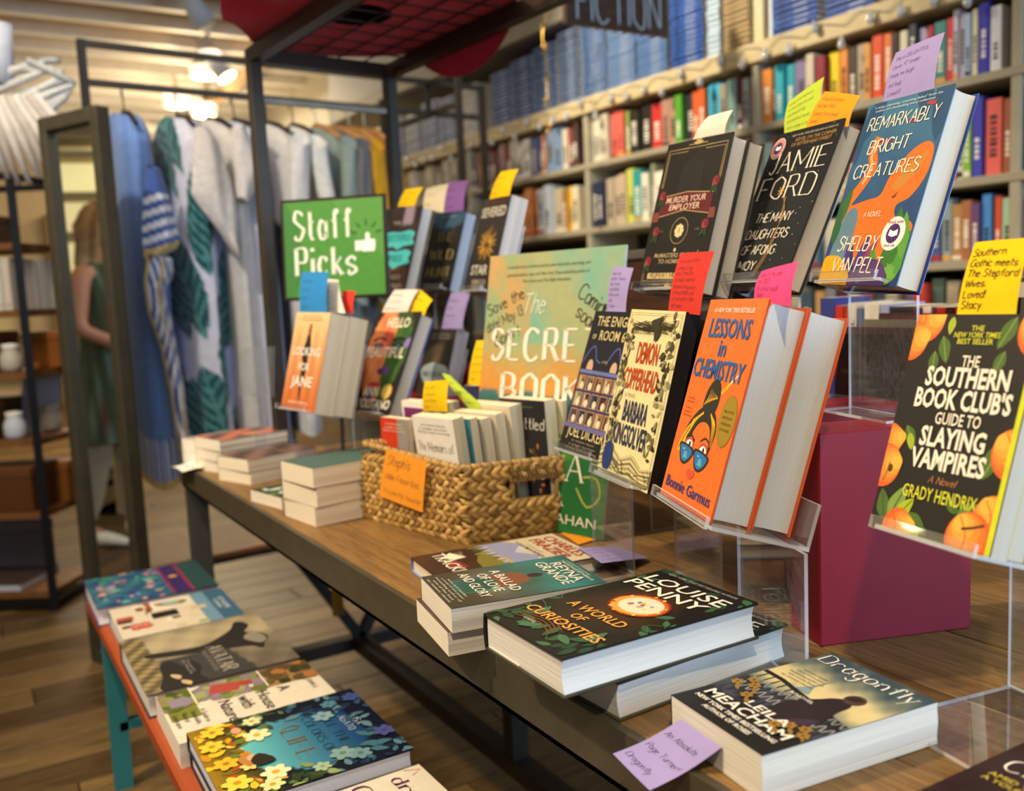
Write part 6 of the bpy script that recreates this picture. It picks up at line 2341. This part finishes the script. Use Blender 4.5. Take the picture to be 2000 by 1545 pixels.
stand_book('hunt', 'dark green novel with tarnished gold serif title on the far top tier', .038, 'hc', '2a2a26', art_hunt, floor=RZ, easel_label='clear easel under the dark green gold titled novel', page='b9c2cf')
stand_book('severed', 'black paperback with a golden burst and orange back edge', .042, 'pb', '272320', art_severed, floor=RZ, easel_label='clear easel under the golden burst paperback', page='dcd2cc', back='c8672a', spine='272320')


def red_box(label, o, d, w, dep, z0, z1, col='7d1524'):
    a = math.atan2(d[1], d[0])
    t = thing('riser_box', label, 'riser', (o[0], o[1], z0), a, 'red riser boxes')
    MB().bbox(0, 0, 0, w, dep, z1 - z0, col, .0018).build('box', M_PAINT, t)
    MB().box(.0015, .0015, z1 - z0, w - .0015, dep - .0015, z1 - z0 + .0006, '9a2230').build('top_sheet', M_PRINT, t)
    return t


red_box('large red riser box standing behind the easel of the orange novels', (.842, .703), (.934, -.357), .2, .072, TZ, RZ, '86142a')
red_box('red riser box just behind the large red riser box', (.955, .83), (.934, -.357), .17, .12, TZ, RZ)
t = thing('riser_platform', 'clear acrylic platform carrying the black novels of the top tier', 'riser', (.995, .88, TZ), -.1)
for nm, oo, a_, b_ in (('top_plate', (0, 0, RZ - TZ - .0055), (.16, 0, 0), (0, .36, 0)), ('side_plate', (.004, .0, 0), (.15, 0, 0), (0, 0, RZ - TZ - .006)), ('side_plate', (.004, .356, 0), (.15, 0, 0), (0, 0, RZ - TZ - .006))):
    m = MB()
    plate(m, oo, a_, b_, .004)
    m.build(nm, [M_ACR, M_ACRE], t)
red_box('red riser box behind the painted face novel', (.90, 2.06), (.1, -.995), .19, .12, TZ, RZ - .06, '9c2030')
red_box('red riser box at the far end under the turquoise cloud novel', (1.0, 2.30), (.1, -.995), .34, .16, TZ, RZ - .0012)
red_box('red riser box under the golden burst paperback', (1.06, 1.93), (.0, -1), .26, .15, TZ, RZ - .0012, '9c2030')

# ================================================================== back-to-back books on the far half of the table
book('novel', 'dark red book showing its back cover with small pale text behind the red box', (1.182, .965, .8955), (-.16, -.987, 0), (.10, -.015, .995), .158, .2, .028, 'hc', '541612', art=art_mountain, top=True, page='e9dcc0', spine='6a2a26')
for k, (dx, zz, c, lab) in enumerate(((.042, .008, '8a4a3a', 'brown backed book leaning behind the dark red back cover'), (.082, .018, 'c9b89a', 'cream paged book behind the brown backed book'), (.122, .026, '6a2a2a', 'third pale topped book in the row behind the dark red back cover'))):
    book('novel', lab, (1.182 + dx, .985, .8955), (-.16, -.987, 0), (.10, -.015, .995), .20, .2 + zz, .03, 'pb', c, page='f0e4c8')
red_box('red riser box carrying the dark red back cover books', (1.150, 1.0), (-.16, -.987), .17, .20, TZ, .8945, '9a1c24')
t = thing('wooden_stand', 'dark brown wooden stand with grey top behind the hotel window novel', 'stand', (1.30, 1.47, TZ))
MB().bbox(0, 0, 0, .14, .15, .49, '4a2f20', .004).build('body', M_WOODY, t)
MB().bbox(-.006, -.006, .49, .146, .156, .512, '5a5654', .004).build('top_board', M_PAINT, t)
SP = [('3a3f86', .03, .19, 'INK', 'navy'), ('b8332c', .016, .175, '', 'red'), ('a83a2c', .014, .17, '', 'brick red'), ('e6dcc8', .016, .18, 'The Row', 'cream'), ('5a6a9a', .010, .17, '', 'slate blue'), ('ece6dc', .018, .178, 'Tears of', 'white'), ('e8dcc8', .016, .178, 'One Bad', 'pale cream'), ('a8acd4', .016, .176, '', 'lilac'), ('1e2226', .05, .172, 'ME IAN', 'black'), ('6a3a4a', .014, .17, '', 'plum'), ('e6d2cc', .014, .172, '', 'pale pink'), ('5a2a2a', .012, .17, '', 'dark maroon'), ('c8342c', .014, .17, '', 'bright red'), ('3a322c', .010, .17, '', 'black brown'), ('c0302a', .036, .168, '', 'wide red'), ('4a2e28', .016, .2, '', 'dark brown'), ('c6322e', .018, .212, '', 'tall red'), ('3a3128', .020, .214, 'STONE BLIND', 'dark gold lettered'), ('4a4440', .022, .20, '', 'charcoal')]
yy = 1.175
for k, (c, th, hh, tx, nm) in enumerate(SP):
    r = book('spine_out_book', '%s book standing spine out in the row behind the orange novels' % nm, (1.415 + .004 * (k % 3), yy, .955), (.996, .09, 0), (0, 0, 1), .12, hh, th, 'pb', c, group='spine out row at the table\'s far side', page='e8dfca')
    r.matrix_world = frame((1.415 + .004 * (k % 3), yy, .955), (.996, .09, 0), (0, 0, 1))
    if tx:
        m = MB()
        letter(m, tx, 0, 0, min(th * .5, .016), 'f0ece0', 0, hh * .55 if len(tx) > 6 else (th * .9 if tx == 'ME IAN' else None))
        m2 = MB()
        if tx == 'ME IAN':
            m2.add([(-.0014, hh * .55 + p[1], th / 2 + p[0]) for p in m.v], m.f, 'f0ece0')
        else:
            cp_ = min(th * .5, .016)
            m2.add([(-.0014, hh * .55 - p[0], th / 2 + p[1] - cp_ / 2) for p in m.v], m.f, lin('e8d8a8' if 'gold' in nm else ('f0ece0' if c < '7' else '3a3632')))
        o = m2.build('spine_lettering', M_FLAT, r)
    yy -= th + .0012
t = thing('riser_shelf', 'low wooden riser carrying the spine out books', 'riser', (1.405, .70, TZ))
MB().bbox(-.005, 0, .192, .13, .55, .2045, '7a5230', .003).build('board', M_WOODY, t)
for y in (.0, .53):
    MB().bbox(0, y, 0, .125, y + .02, .192, '6a4628', .003).build('leg_board', M_WOODY, t)
t = thing('note_block', 'red and orange block of note cards beside the yellow slip', 'note', (1.33, .70, 1.164), .2)
for k, c in enumerate(('c98a30', 'd8742c', 'c82c26', 'c82c26')):
    MB().bbox(0, 0, .006 * k, .05, .03, .006 * k + .0056, c, .0008).build('card_layer', M_NOTE, t)
book('novel', 'thin tan covered book lying under the red note block', (1.30, .76, 1.142), (.2, -.98, 0), (.98, .2, 0), .14, .1, .022, 'pb', 'a8782c', page='efe4c4', top=False)
book('novel', 'pale book standing behind the yellow handwritten slip', (1.30, .72, .98), (-.1, -.995, 0), (.1, -.01, .99), .13, .16, .03, 'pb', '4a4640', page='efe4c4', top=False)

# ================================================================== books lying on the table
def flat(label, A, ang, w, h, t, z, kind, cov, art=None, **kw):
    """A: upper-left-as-read lower corner, ang: reading direction in degrees, z: underside"""
    a = math.radians(ang)
    e1 = (math.cos(a), math.sin(a), 0)
    e2 = (-math.sin(a), math.cos(a), 0)
    return book(kw.pop('name', 'novel'), label, (A[0], A[1], z), e1, e2, w, h, t, kind, cov, art=art, top=False, **kw)


def cen(c, ang, w, h):
    a = math.radians(ang)
    return (c[0] - math.cos(a) * w / 2 + math.sin(a) * h / 2, c[1] - math.sin(a) * w / 2 - math.cos(a) * h / 2)


flat('thick paperback with a woman before a pale sky, lying nearest the viewer on the table', cen((.651, .566), -97.5, .133, .202), -97.5, .133, .202, .041, TZ, 'pb', '2a2826', art_dragon, page='e6dfd0')
flat('lower dark leafy hardback under the watch cover hardback', (.532, .853), -88.6, .157, .252, .041, TZ, 'hc', '25251f', art_louise, page='e0dcd4', back='4a4632', inner='d8d4c8')
flat('top dark hardback with a glowing pocket watch on its cover', cen((.602, .773), -91.5, .157, .258), -91.5, .157, .258, .041, TZ + .0413, 'hc', '1f1d19', art_louise, page='e6e2da', back='3a3828', inner='d8d4c8')
flat('lower white edged paperback under the teal cover paperback', (.502, 1.087), -100, .138, .206, .031, TZ, 'pb', '4a362c', page='ece4d2')
flat('teal paperback showing a person seen from behind, beside the basket', cen((.594, .99), -101, .138, .206), -101, .138, .206, .031, TZ + .0313, 'pb', '5a4a3a', art_reyna, page='eae2d2')
flat('brown and lilac hardback with red author lettering beside the basket', (.592, 1.292), -97, .16, .25, .024, TZ, 'hc', '3a221c', art_tracker, page='eadfc4', back='7d92c8', spine='7d92c8')
flat('dark brown hardback with cream script title at the lower right corner', (.578, .425), -92.5, .14, .21, .025, TZ, 'hc', '2e1f1d', art_chef, page='e6dfd0')
C3 = [('bottom paperback of the thick cream edged stack of three', (.556, 1.812), -83), ('middle paperback of the thick cream edged stack of three', (.553, 1.806), -80), ('top green covered paperback of the thick stack of three', (.552, 1.804), -82)]
for k, (lab, A_, an) in enumerate(C3):
    flat(lab, A_, an, .137, .206, .0385, TZ + .0388 * k, 'pb', '4f6a62' if k == 2 else 'b8a898', page='ece0c8', back='b02a34')
flat('small paperback with white flowers on green, left of the thick stack', (.541, 2.005), -79, .14, .2, .026, TZ, 'pb', '3a4a34', lambda A: (A.fill('3b4c36'), [A.leaf(.1 + .1 * (i % 9), .1 + .2 * (i % 5), .03, i, ['e8ece0', '6a9a4a', '2c3c26', 'd4dccb'][i % 4], .45) for i in range(26)]), page='ece2d0')
for k in range(2):
    flat('%s brown covered paperback of the low front stack at the far corner' % ('lower' if k == 0 else 'upper'), (.548, 2.31), -71 - 2 * k, .136, .2, .031, TZ + .0313 * k, 'pb', '4a3a34', (lambda A: (A.fill(lambda U, V: mix((60, 44, 40), (150, 110, 96), .5 + .4 * wob(U, V)), 12, 12), A.txt('FICTION', .5, .6, .01, 'c8b8a8', .6))) if k else None, page='efe4cc')
for k in range(3):
    flat('%s paperback of the coral covered stack at the table\'s far corner' % ('bottom', 'middle', 'top coral printed')[k], (.540, 2.505), -72 - 2 * k, .134, .2, .0295, TZ + .0298 * k, 'pb', '8a6a5c', (lambda A: (A.fill(lambda U, V: mix((70, 60, 60), (216, 120, 90), .5 + .6 * wob(U, V)), 14, 14), A.circ(.7, .6, .03, 'd8845a'))) if k == 2 else None, page='efe6d4')
for k in range(2):
    flat('%s pale paperback at the table\'s outermost far corner' % ('lower', 'upper')[k], (.533, 2.638), -70, .12, .15, .035, TZ + .0352 * k, 'pb', 'b8aea8', page='efe8da')
t = thing('leaflet', 'white folded leaflet sticking out over the far table corner', 'paper', (.53, 2.52, TZ + .0008))
m = MB()
m.grid([[(-.035 + .12 * i / 4 - .02 * j / 4, -.05 + .14 * j / 4, .004 + .006 * math.sin(i + j)) for j in range(5)] for i in range(5)], 'efe9dc')
m.build('sheet', M_NOTE, t)
t = thing('leaflet', 'blue paper slip lying behind the stack of three paperbacks', 'paper', (.75, 2.05, TZ + .001))
MB().grid([[(.09 * i / 4, .06 * j / 4, .003 * math.sin(i)) for j in range(5)] for i in range(5)], '2f7fc4').build('sheet', M_NOTE, t)

# ================================================================== picture books on the bench
BZ = .44
flat('purple and teal story collection at the far end of the bench', (.248, 2.585), -91, .27, .283, .044, BZ, 'hc', '3f2f6a', art_lotus, page='e6e2ea', name='picture_book')
flat('pale collage cover book second from the bench\'s far end', (.268, 2.312), -91, .235, .262, .036, BZ, 'hc', '7a94a8', art_collage, page='e8e4da', name='picture_book')
flat('grey art book with a dark winged sea creature on the bench', (.252, 2.046), -90.5, .325, .287, .045, BZ, 'hc', '4a453e', art_whale, page='e0dcd8', back='20283a', name='picture_book')
flat('cream garden book with patchwork planting pictures on the bench', (.262, 1.712), -91, .216, .278, .042, BZ, 'pb', 'e0d6c2', art_house, page='ece6da', name='picture_book')
flat('lower copy under the flower bordered picture book', (.272, 1.490), -91, .262, .278, .029, BZ, 'hc', '20242c', page='e6e4ea', name='picture_book')
flat('dark picture book with yellow and blue flowers around a teal oval', (.270, 1.492), -91, .265, .28, .030, BZ + .0293, 'hc', '1a2030', art_colors, page='dfe2f0', name='picture_book')
flat('beige book with plum lettering nearest on the bench', (.272, 1.216), -90, .25, .278, .036, BZ, 'pb', 'dcd2bd', art_dream, page='e8e2d4', name='picture_book')

# ================================================================== woven basket with paperbacks
bo = Vector((.742, 1.386, TZ))
dA = Vector((math.cos(math.radians(101)), math.sin(math.radians(101)), 0))
dB = Vector((math.cos(math.radians(-14)), math.sin(math.radians(-14)), 0))
LA_, LB_, HB = .30, .222, .128
t = thing('basket', 'woven water hyacinth basket with cut out handle, full of paperbacks', 'basket', bo)
WC = ['b08a4a', 'c49c58', '9a763c', 'd0ab68', '8a6834', 'bd9552']


def strand(mb, p, d, up, n, ln, wd, ang, col):
    """one plump plaited strand: flattened spindle lying on the wall"""
    ax = (d * math.cos(ang) + up * math.sin(ang)).normalized()
    bx = n.cross(ax).normalized()
    vs, fs = [], []
    st_ = ((-.55, .12, .0), (-.34, .62, .006), (0, 1, .011), (.34, .78, .007), (.55, .15, .0))
    for a, r, lift in st_:
        for k in range(6):
            th = 2 * PI * k / 6
            vs.append(p + ax * a * ln + bx * r * wd * .5 * math.cos(th) + n * (r * wd * .38 * math.sin(th) + lift * .55))
    for i in range(4):
        for k in range(6):
            a, b = i * 6 + k, i * 6 + (k + 1) % 6
            fs.append((a, b, b + 6, a + 6))
    mb.add(vs, fs, col, 0, True)


corners = [Vector(), dA * LA_, dA * LA_ + dB * LB_, dB * LB_]
ctr = (corners[0] + corners[2]) / 2
NROW = 6
hole = (.40, .78, .50, .80)      # on the right face: along 0..1, height 0..1
for s in range(4):
    a, b = corners[s], corners[(s + 1) % 4]
    d = (b - a)
    L_ = d.length
    d = d.normalized()
    nn = Vector((d.y, -d.x, 0))
    if nn.dot((a + b) / 2 - ctr) < 0:
        nn = -nn
    right = s == 3
    m = MB()
    w0 = a - nn * .007
    if right:
        for u0, u1, v0, v1 in ((0, 1, 0, hole[2]), (0, 1, hole[3], 1), (0, 1 - hole[1], hole[2], hole[3]), (1 - hole[0], 1, hole[2], hole[3])):
            m.obox(w0 + d * L_ * u0 + Vector((0, 0, HB * v0)), d * L_ * (u1 - u0), -nn * .004, (0, 0, HB * (v1 - v0)), '7a5a2c')
    else:
        m.obox(w0, d * L_, -nn * .004, (0, 0, HB), '7a5a2c')
    m.build('wall_panel', M_WICKER, t)
    for rw in range(NROW):
        m = MB()
        rh = HB / NROW
        z = rh * (rw + .5)
        nst = int(L_ / .0168)
        for k in range(nst + 1):
            u = (k + .5 * (rw % 2)) / nst
            if u > 1:
                continue
            uu = 1 - u
            for half in (-1, 1):
                zz = z + half * rh * .24
                if right and hole[0] - .03 < uu < hole[1] + .03 and hole[2] - .03 < zz / HB < hole[3] + .04:
                    continue
                bulge_ = .010 * math.sin(PI * u) * math.sin(PI * min(1, zz / HB * 1.1))
                strand(m, a + d * L_ * u + Vector((0, 0, zz)) + nn * (bulge_ * .6 + .0005 + rnd.uniform(0, .0012)), d, Vector((0, 0, 1)), nn, .035, .0135, half * -.60 + rnd.uniform(-.08, .08), WC[(k * 7 + rw * 3 + (half > 0)) % 6])
        m.build('braid_row', M_WICKER, t)
    m = MB()
    pts = [a + d * L_ * i / 10 + Vector((0, 0, HB + .003 + (.006 * (1 - i / 10) if s == 0 else 0))) for i in range(11)]
    if s == 0:
        pts = [a + d * L_ * i / 10 + Vector((0, 0, HB + .003 + .018 * i / 10)) for i in range(11)]
    elif s == 1:
        pts = [p + Vector((0, 0, .018)) for p in pts]
        pts = [a + d * L_ * i / 10 + Vector((0, 0, HB + .003 + .018 * (1 - i / 10))) for i in range(11)]
    m.tube(pts, .0062, 'b8935a', 8)
    for i in range(24):
        p = a + d * L_ * (i + .5) / 24 + Vector((0, 0, HB + .003 + (.018 * i / 24 if s == 0 else .018 * (1 - i / 24) if s == 1 else 0)))
        m.tube([p - d * .004 + nn * .006 - Vector((0, 0, .006)), p + nn * .005 + Vector((0, 0, .006)), p + d * .004 - nn * .005 + Vector((0, 0, .005))], .0022, ['a07c42', 'c8a468'][i % 2], 5)
    m.build('rim', M_WICKER, t)
    if right:
        m = MB()
        for i in range(16):
            uu = hole[0] - .01 + (hole[1] - hole[0] + .02) * i / 15
            p = a + d * L_ * (1 - uu) + Vector((0, 0, HB * .90))
            m.obox(p + nn * .0055 - d * .003 - Vector((0, 0, .015)), d * .0068, nn * .004, (0, 0, .028), ['a8803f', 'b58f52', '9c7638'][i % 3])
            if i < 15:
                m.beam(p + nn * .0105 - Vector((0, 0, .013)) - d * .004, p + nn * .0105 + Vector((0, 0, .012)) + d * .004, .0016, .0016, '5a4020', up=nn)
        m.build('handle_wrap', M_WICKER, t)
        m = MB()
        u0, u1, v0, v1 = 1 - hole[1], 1 - hole[0], hole[2] * HB, hole[3] * HB
        loop = [(u0, v1), (u0 + .0, v0 + .006), (u0 + .03, v0), (u1 - .03, v0), (u1, v0 + .006), (u1, v1)]
        m.tube([a + d * L_ * u + Vector((0, 0, v)) + nn * .002 for u, v in loop], .005, 'b08a4c', 7)
        m.build('handle_edge', M_WICKER, t)
MB().obox(Vector((0, 0, .002)) + dA * .006 + dB * .006, dA * (LA_ - .012), dB * (LB_ - .012), (0, 0, .004), '6a4c24').build('floor_panel', M_WICKER, t)

a1 = math.radians(-78)
E1 = Vector((math.cos(a1), math.sin(a1), 0))
NB = Vector((-E1.y, E1.x, 0))


def bask(label, TLp, w, h, t_, tilt, cov, art=None, page='e8dcbc', z0=None, **kw):
    tl = math.radians(tilt)
    e2 = Vector((0, 0, 1)) * math.cos(tl) + NB * math.sin(tl)
    o = Vector(TLp) - e2 * h
    return book('novel', label, o, E1, e2, w, h, t_, 'pb', cov, art=art, page=page, **kw)


BZB = .757
hh = lambda z, tilt: (z - BZB) / math.cos(math.radians(tilt))
bask('white paperback with old style black title at the front of the basket', (.722, 1.535, .964), .117, .2, .026, -7, 'eeeae2', art_memoirs)
bask('red and grey paperback at the left end of the basket', (.722, 1.682, .948), .088, .185, .022, 0, 'a8a29c', art_defense)
for k, (x, y, z, th, c, lab) in enumerate(((.752, 1.527, .962, .018, '2f7a94', 'teal backed paperback second in the basket row'), (.775, 1.522, .960, .02, 'b8b0a4', 'grey backed paperback third in the basket row'), (.800, 1.518, .966, .022, 'd8ccb4', 'cream paperback fourth in the basket row'), (.827, 1.512, .978, .030, 'd9cdb2', 'thick pale paperback fifth in the basket row'))):
    bask(lab, (x, y, z), .117, .196 + .004 * k, th, -6.5, c)
bask('black paperback with white brush script title in the basket', (.868, 1.462, .988), .118, .205, .03, -3, '2a282c', art_unsettled, page='e8dcbc')
bask('cream paperback leaning at the far right corner of the basket', (.902, 1.455, .985), .118, .2, .02, -3, 'd0c2a0')
bask('white bordered purple paperback at the back left of the basket', (.765, 1.672, .977), .10, .205, .024, -4, 'efe9e2', lambda A: (A.rect(.06, .05, .98, .94, '7a2f6a'), A.small(.5, .8, 2, .6, .005, 'd8b8d0')))
bask('cream topped paperback behind the purple paperback', (.793, 1.665, .975), .10, .2, .03, -4, 'c8b490')
bask('dark violet paperback at the back of the basket', (.905, 1.668, .995), .135, .215, .03, 4, '38325a', lambda A: A.small(.5, .8, 3, .8, .005, 'b8b4cc'))

# ================================================================== signs
pd = Vector((.2252, -.9742, 0)).normalized()
pu = Vector((.1732, .0552, .9833)).normalized()
po = Vector((.8467, 1.562, .7535))
r = thing('poster_board', 'tall foam poster of a sunset landscape with big white serif title and marker notes', 'poster', M=frame(po, pd, pu))
MB().bbox(0, 0, -.005, .34, .51, 0, 'e9edf2', .0008).build('foam_board', M_PRINT, r)
A_ = Art(.34, .51, 0)
art_secret(A_)
fo = MB()
fc_ = A_.a.build('print', M_PRINT, r)
A_.t.build('lettering', M_FLAT, fc_)
MB().obox((.14, .0, -.006), (.06, 0, 0), (0, .3, 0), (0, 0, -.002), 'd8d4cc').build('strut', M_PRINT, r)

so = Vector((.690, 2.135, 1.186))
sd = Vector((.7245, -.6893, 0)).normalized()
su = Vector((.045, .05, .9978)).normalized()
r = thing('staff_sign', 'green framed sign with white slab lettering and a thumbs up', 'sign', M=frame(so, sd, su))
SW, SH = .262, .236
MB().bbox(0, 0, -.008, SW, SH, 0, '2a201c', .002).build('frame_panel', M_PRINT, r)
A_ = Art(SW, SH, 0)
A_.poly([(.03, .03), (.97, .03), (.97, .97), (.03, .97)], '4f8f3c')
A_.poly([(.03, .03), (.12, .03), (.2, .3), (.18, .7), (.06, .97), (.03, .97)], '447f3e')
A_.poly([(.5, .97), (.97, .97), (.97, .4), (.75, .55), (.6, .8)], '5a9544')
W2 = 'e6e8d8'
A_.txt('Staff', .40, .60, .064, W2, .56, font='r', bold=.15)
A_.txt('Picks', .42, .24, .064, W2, .60, font='r', bold=.15)
A_.rect(.70, .46, .78, .56, 'e9e6e2')
A_.poly([(.77, .45), (.88, .45), (.89, .50), (.89, .565), (.84, .57), (.84, .625), (.815, .64), (.80, .62), (.80, .57), (.77, .555)], 'efedea')
for k in range(5):
    a = PI * (.08 + .21 * k)
    A_.line([(.81 + .09 * math.cos(a), .61 + .09 * math.sin(a)), (.81 + .15 * math.cos(a), .61 + .15 * math.sin(a))], .005, '33632c')
f_ = A_.a.build('green_print', M_PRINT, r)
A_.t.build('lettering', M_FLAT, f_)
MB().obox((SW * .5 - .004, 0, -.004), (.008, 0, 0), (0, -.40, 0), (0, 0, -.006), '2a241e').build('sign_post', M_STEEL, r)
MB().bbox(SW * .5 - .05, -.436, -.05, SW * .5 + .05, -.43, .05, '2a241e', .001).build('sign_foot', M_STEEL, r)

r = thing('sign_holder', 'empty clear acrylic sign holder at the far table end', 'sign holder', M=frame((.622, 2.333, TZ), Vector((.5, -.866, 0)), (0, 0, 1)))
for nm, oo, a, b in (('front_panel', (0, .20, 0), (.103, 0, 0), (.0, .125, -.015)), ('back_panel', (0, .20, -.012), (.103, 0, 0), (.0, .125, -.015)), ('stem', (.035, 0, -.01), (.03, 0, 0), (0, .21, 0)), ('base_plate', (0, .0, .03), (.1, 0, 0), (0, 0, -.08))):
    m = MB()
    plate(m, oo, a, b, .003)
    m.build(nm, [M_ACR, M_ACRE], r)

# ================================================================== handwritten slips
PU, YE, OR, RE, PK, LI, WH_, BL_ = '9d90c6', 'eec510', 'f09a22', 'd2392f', 'e84a86', 'b3c83e', 'ded6cc', '2f86c8'
g = 'handwritten staff pick slips'
N_ = [
    ('yellow slip above the turquoise cloud novel', ((1.039, 2.168, 1.456), (1.054, 2.096, 1.454), (1.036, 2.114, 1.409), (1.022, 2.184, 1.414)), YE, ('Sisters in exile', 'a true story', 'so good')),
    ('cream slip half hidden behind the purple slip on the far tier', ((1.154, 2.277, 1.474), (1.17, 2.172, 1.475), (1.147, 2.166, 1.397), (1.138, 2.272, 1.419)), 'e6dcc0', ('Dark & lovely', 'a folk tale')),
    ('purple slip above the dark green gold titled novel', ((1.159, 2.156, 1.475), (1.17, 2.073, 1.471), (1.147, 2.064, 1.393), (1.136, 2.151, 1.396)), '8a62a8', ('Remote island', 'folklore and', 'dark birds')),
    ('yellow slip above the golden burst paperback', ((1.088, 1.778, 1.45), (1.081, 1.693, 1.445), (1.066, 1.71, 1.39), (1.074, 1.809, 1.393)), YE, ('A twisty ride', 'magic and', 'mayhem')),
    ('white slip above the black novel with maroon banner', ((1.010, 1.045, 1.432), (1.005, .9879, 1.431), (.9968, .9979, 1.399), (1.002, 1.069, 1.402)), 'e6dccb', ()),
    ('lime slip above the black serif novel', ((1.127, .9932, 1.451), (1.119, .9191, 1.472), (1.079, .896, 1.397), (1.1, .9776, 1.399)), LI, ('family and memory', 'across time so well', 'told beautifully', 'and sad but loved', 'every page of it')),
    ('orange slip with tape mark beside the lime slip', ((1.093, .8965, 1.445), (1.061, .8127, 1.42), (1.044, .8189, 1.38), (1.075, .9159, 1.397)), OR, ('A beautiful mystical', 'multi-gen story', 'Loved it on so many', 'levels!')),
    ('large purple slip above the blue octopus novel', ((1.087, .7787, 1.469), (1.062, .6934, 1.471), (1.039, .6915, 1.403), (1.066, .7823, 1.404)), PU, ('This is DELIGHTFUL', 'Clever & tender', 'Made me laugh', 'out loud', 'Loved it!')),
    ('big yellow slip with black marker writing above the peach paperback', ((.8274, .5079, 1.209), (.8155, .4486, 1.209), (.794, .4497, 1.142), (.8065, .5129, 1.141)), YE, ('Southern', 'Gothic meets', 'The Stepford', 'Wives.', '  Loved!', '   Stacy')),
    ('tall red slip behind the cream novel', ((.8504, .937, 1.224), (.8291, .8507, 1.222), (.8099, .8593, 1.143), (.8311, .9427, 1.147)), RE, ('A lyrically written', 'coming of age', 'story from the', 'incredibly talented', 'Barbara Kingsolver!', 'Unforgettable cast', 'of characters filled', 'with heart!')),
    ('hot pink slip behind the orange cartoon woman novel', ((.7644, .713, 1.193), (.7357, .6369, 1.2), (.719, .633, 1.155), (.7559, .7168, 1.162)), PK, ('Book of the year', 'for 2022!', 'It\'s a must read!!', 'Steph')),
    ('narrow purple slip above the dark hotel window novel', ((.9172, 1.168, 1.216), (.9055, 1.103, 1.211), (.8815, 1.096, 1.145), (.8905, 1.154, 1.145)), PU, ('I love this', 'author! Twists', 'and Turns', 'constantly', 'till the very', 'end!', '    Carolyn')),
    ('blue slip in front of the green sign', ((.6751, 1.95, 1.247), (.6942, 1.839, 1.242), (.6765, 1.817, 1.159), (.6565, 1.927, 1.16)), BL_, ('Three women', 'one secret', 'network', 'powerful')),
    ('curled white slip beside the blue slip', ((.7052, 1.923, 1.231), (.7178, 1.847, 1.225), (.7087, 1.797, 1.155), (.6951, 1.873, 1.157)), 'e3dcd4', ('So timely and', 'so moving I', 'could not put', 'it down', 'a must read')),
    ('red slip behind the curled white slip', ((.7306, 1.858, 1.202), (.7394, 1.809, 1.2), (.7282, 1.803, 1.154), (.7218, 1.839, 1.155)), RE, ()),
    ('white slip above the painted face novel', ((.8821, 1.927, 1.2), (.9007, 1.841, 1.198), (.8734, 1.848, 1.148), (.8528, 1.94, 1.149)), 'ddd6d0', ('A family saga', 'of four sisters', 'tender and true')),
    ('yellow slip right above the painted face novel', ((.9081, 1.848, 1.198), (.9087, 1.792, 1.174), (.8904, 1.799, 1.141), (.8791, 1.865, 1.149)), YE, ('Little Women', 'retold')),
    ('purple slip above the dark cloud label novel', ((1.049, 1.967, 1.189), (1.061, 1.893, 1.186), (1.033, 1.895, 1.102), (1.02, 1.972, 1.103)), PU, ('Unusual and', 'like life', 'on the edge', 'Lou')),
    ('yellow slip standing left of the sunset poster', ((.921, 1.63, 1.088), (.936, 1.561, 1.091), (.918, 1.578, .996), (.905, 1.646, .999)), YE, ('Set in a small', 'mountain town', 'beautiful book', 'a must read', 'Steph :)')),
    ('yellow slip rising from the basket books', ((.776, 1.582, 1.02), (.791, 1.511, 1.026), (.789, 1.519, .965), (.774, 1.593, .962)), YE, ('One family', 'in exile with', 'love and loss', 'Steph')),
    ('curled lime slip on top of the basket books', ((.811, 1.578, 1.033), (.82, 1.559, 1.029), (.846, 1.462, .966), (.826, 1.50, .968)), LI, ('a gem', 'small but', 'mighty')),
    ('orange card taped to the front of the basket', ((.6845, 1.574, .9017), (.7061, 1.45, .8909), (.7024, 1.471, .7948), (.6781, 1.609, .8066)), 'f29c2c', ('Steph\'s', 'oldie Favorites', 'Try one! My favorite!')),
    ('orange slip lying by the basket foot', ((.8974, 1.32, .7525), (.9489, 1.316, .7525), (.9376, 1.244, .7525), (.8795, 1.24, .7525)), OR, ('Absolutely', 'great -', 'long time', 'fav')),
    ('purple slip lying behind the teal paperback', ((.8163, 1.156, .7765), (.9059, 1.172, .758), (.9107, 1.094, .756), (.7969, 1.066, .7765)), PU, ('So good I lost', 'sleep over it', 'a love story', 'of the west')),
    ('purple slip sticking out from the thick paperback over the table edge', ((.5559, .6272, .775), (.5481, .5659, .775), (.4954, .6032, .735), (.4982, .6593, .745)), PU, ('An Absolute', 'Page Turner!', 'Dragonfly')),
]
for lab, c, col, lines in N_:
    ink = '332c2a' if ('marker' in lab or 'sticking' in lab) else '4a3a42'
    flatn = 'lying' in lab or 'card' in lab
    big = 'marker' in lab
    kw = dict(bulge=.001 if flatn else .003, ink=ink, bold=.012 if not big else .055, cap=.0052)
    if big:
        kw.update(cap=.0068, x0=.06, slant=.15)
    if 'card' in lab:
        kw.update(sizes=(.018, .0125, .009), bold=.0, y0=.93)
    if 'sticking' in lab:
        kw.update(cap=.0062, bulge=-.003)
    if 'curled lime' in lab:
        kw.update(bulge=.012)
    note('note_slip', lab, c, col, lines, group=g, **kw)
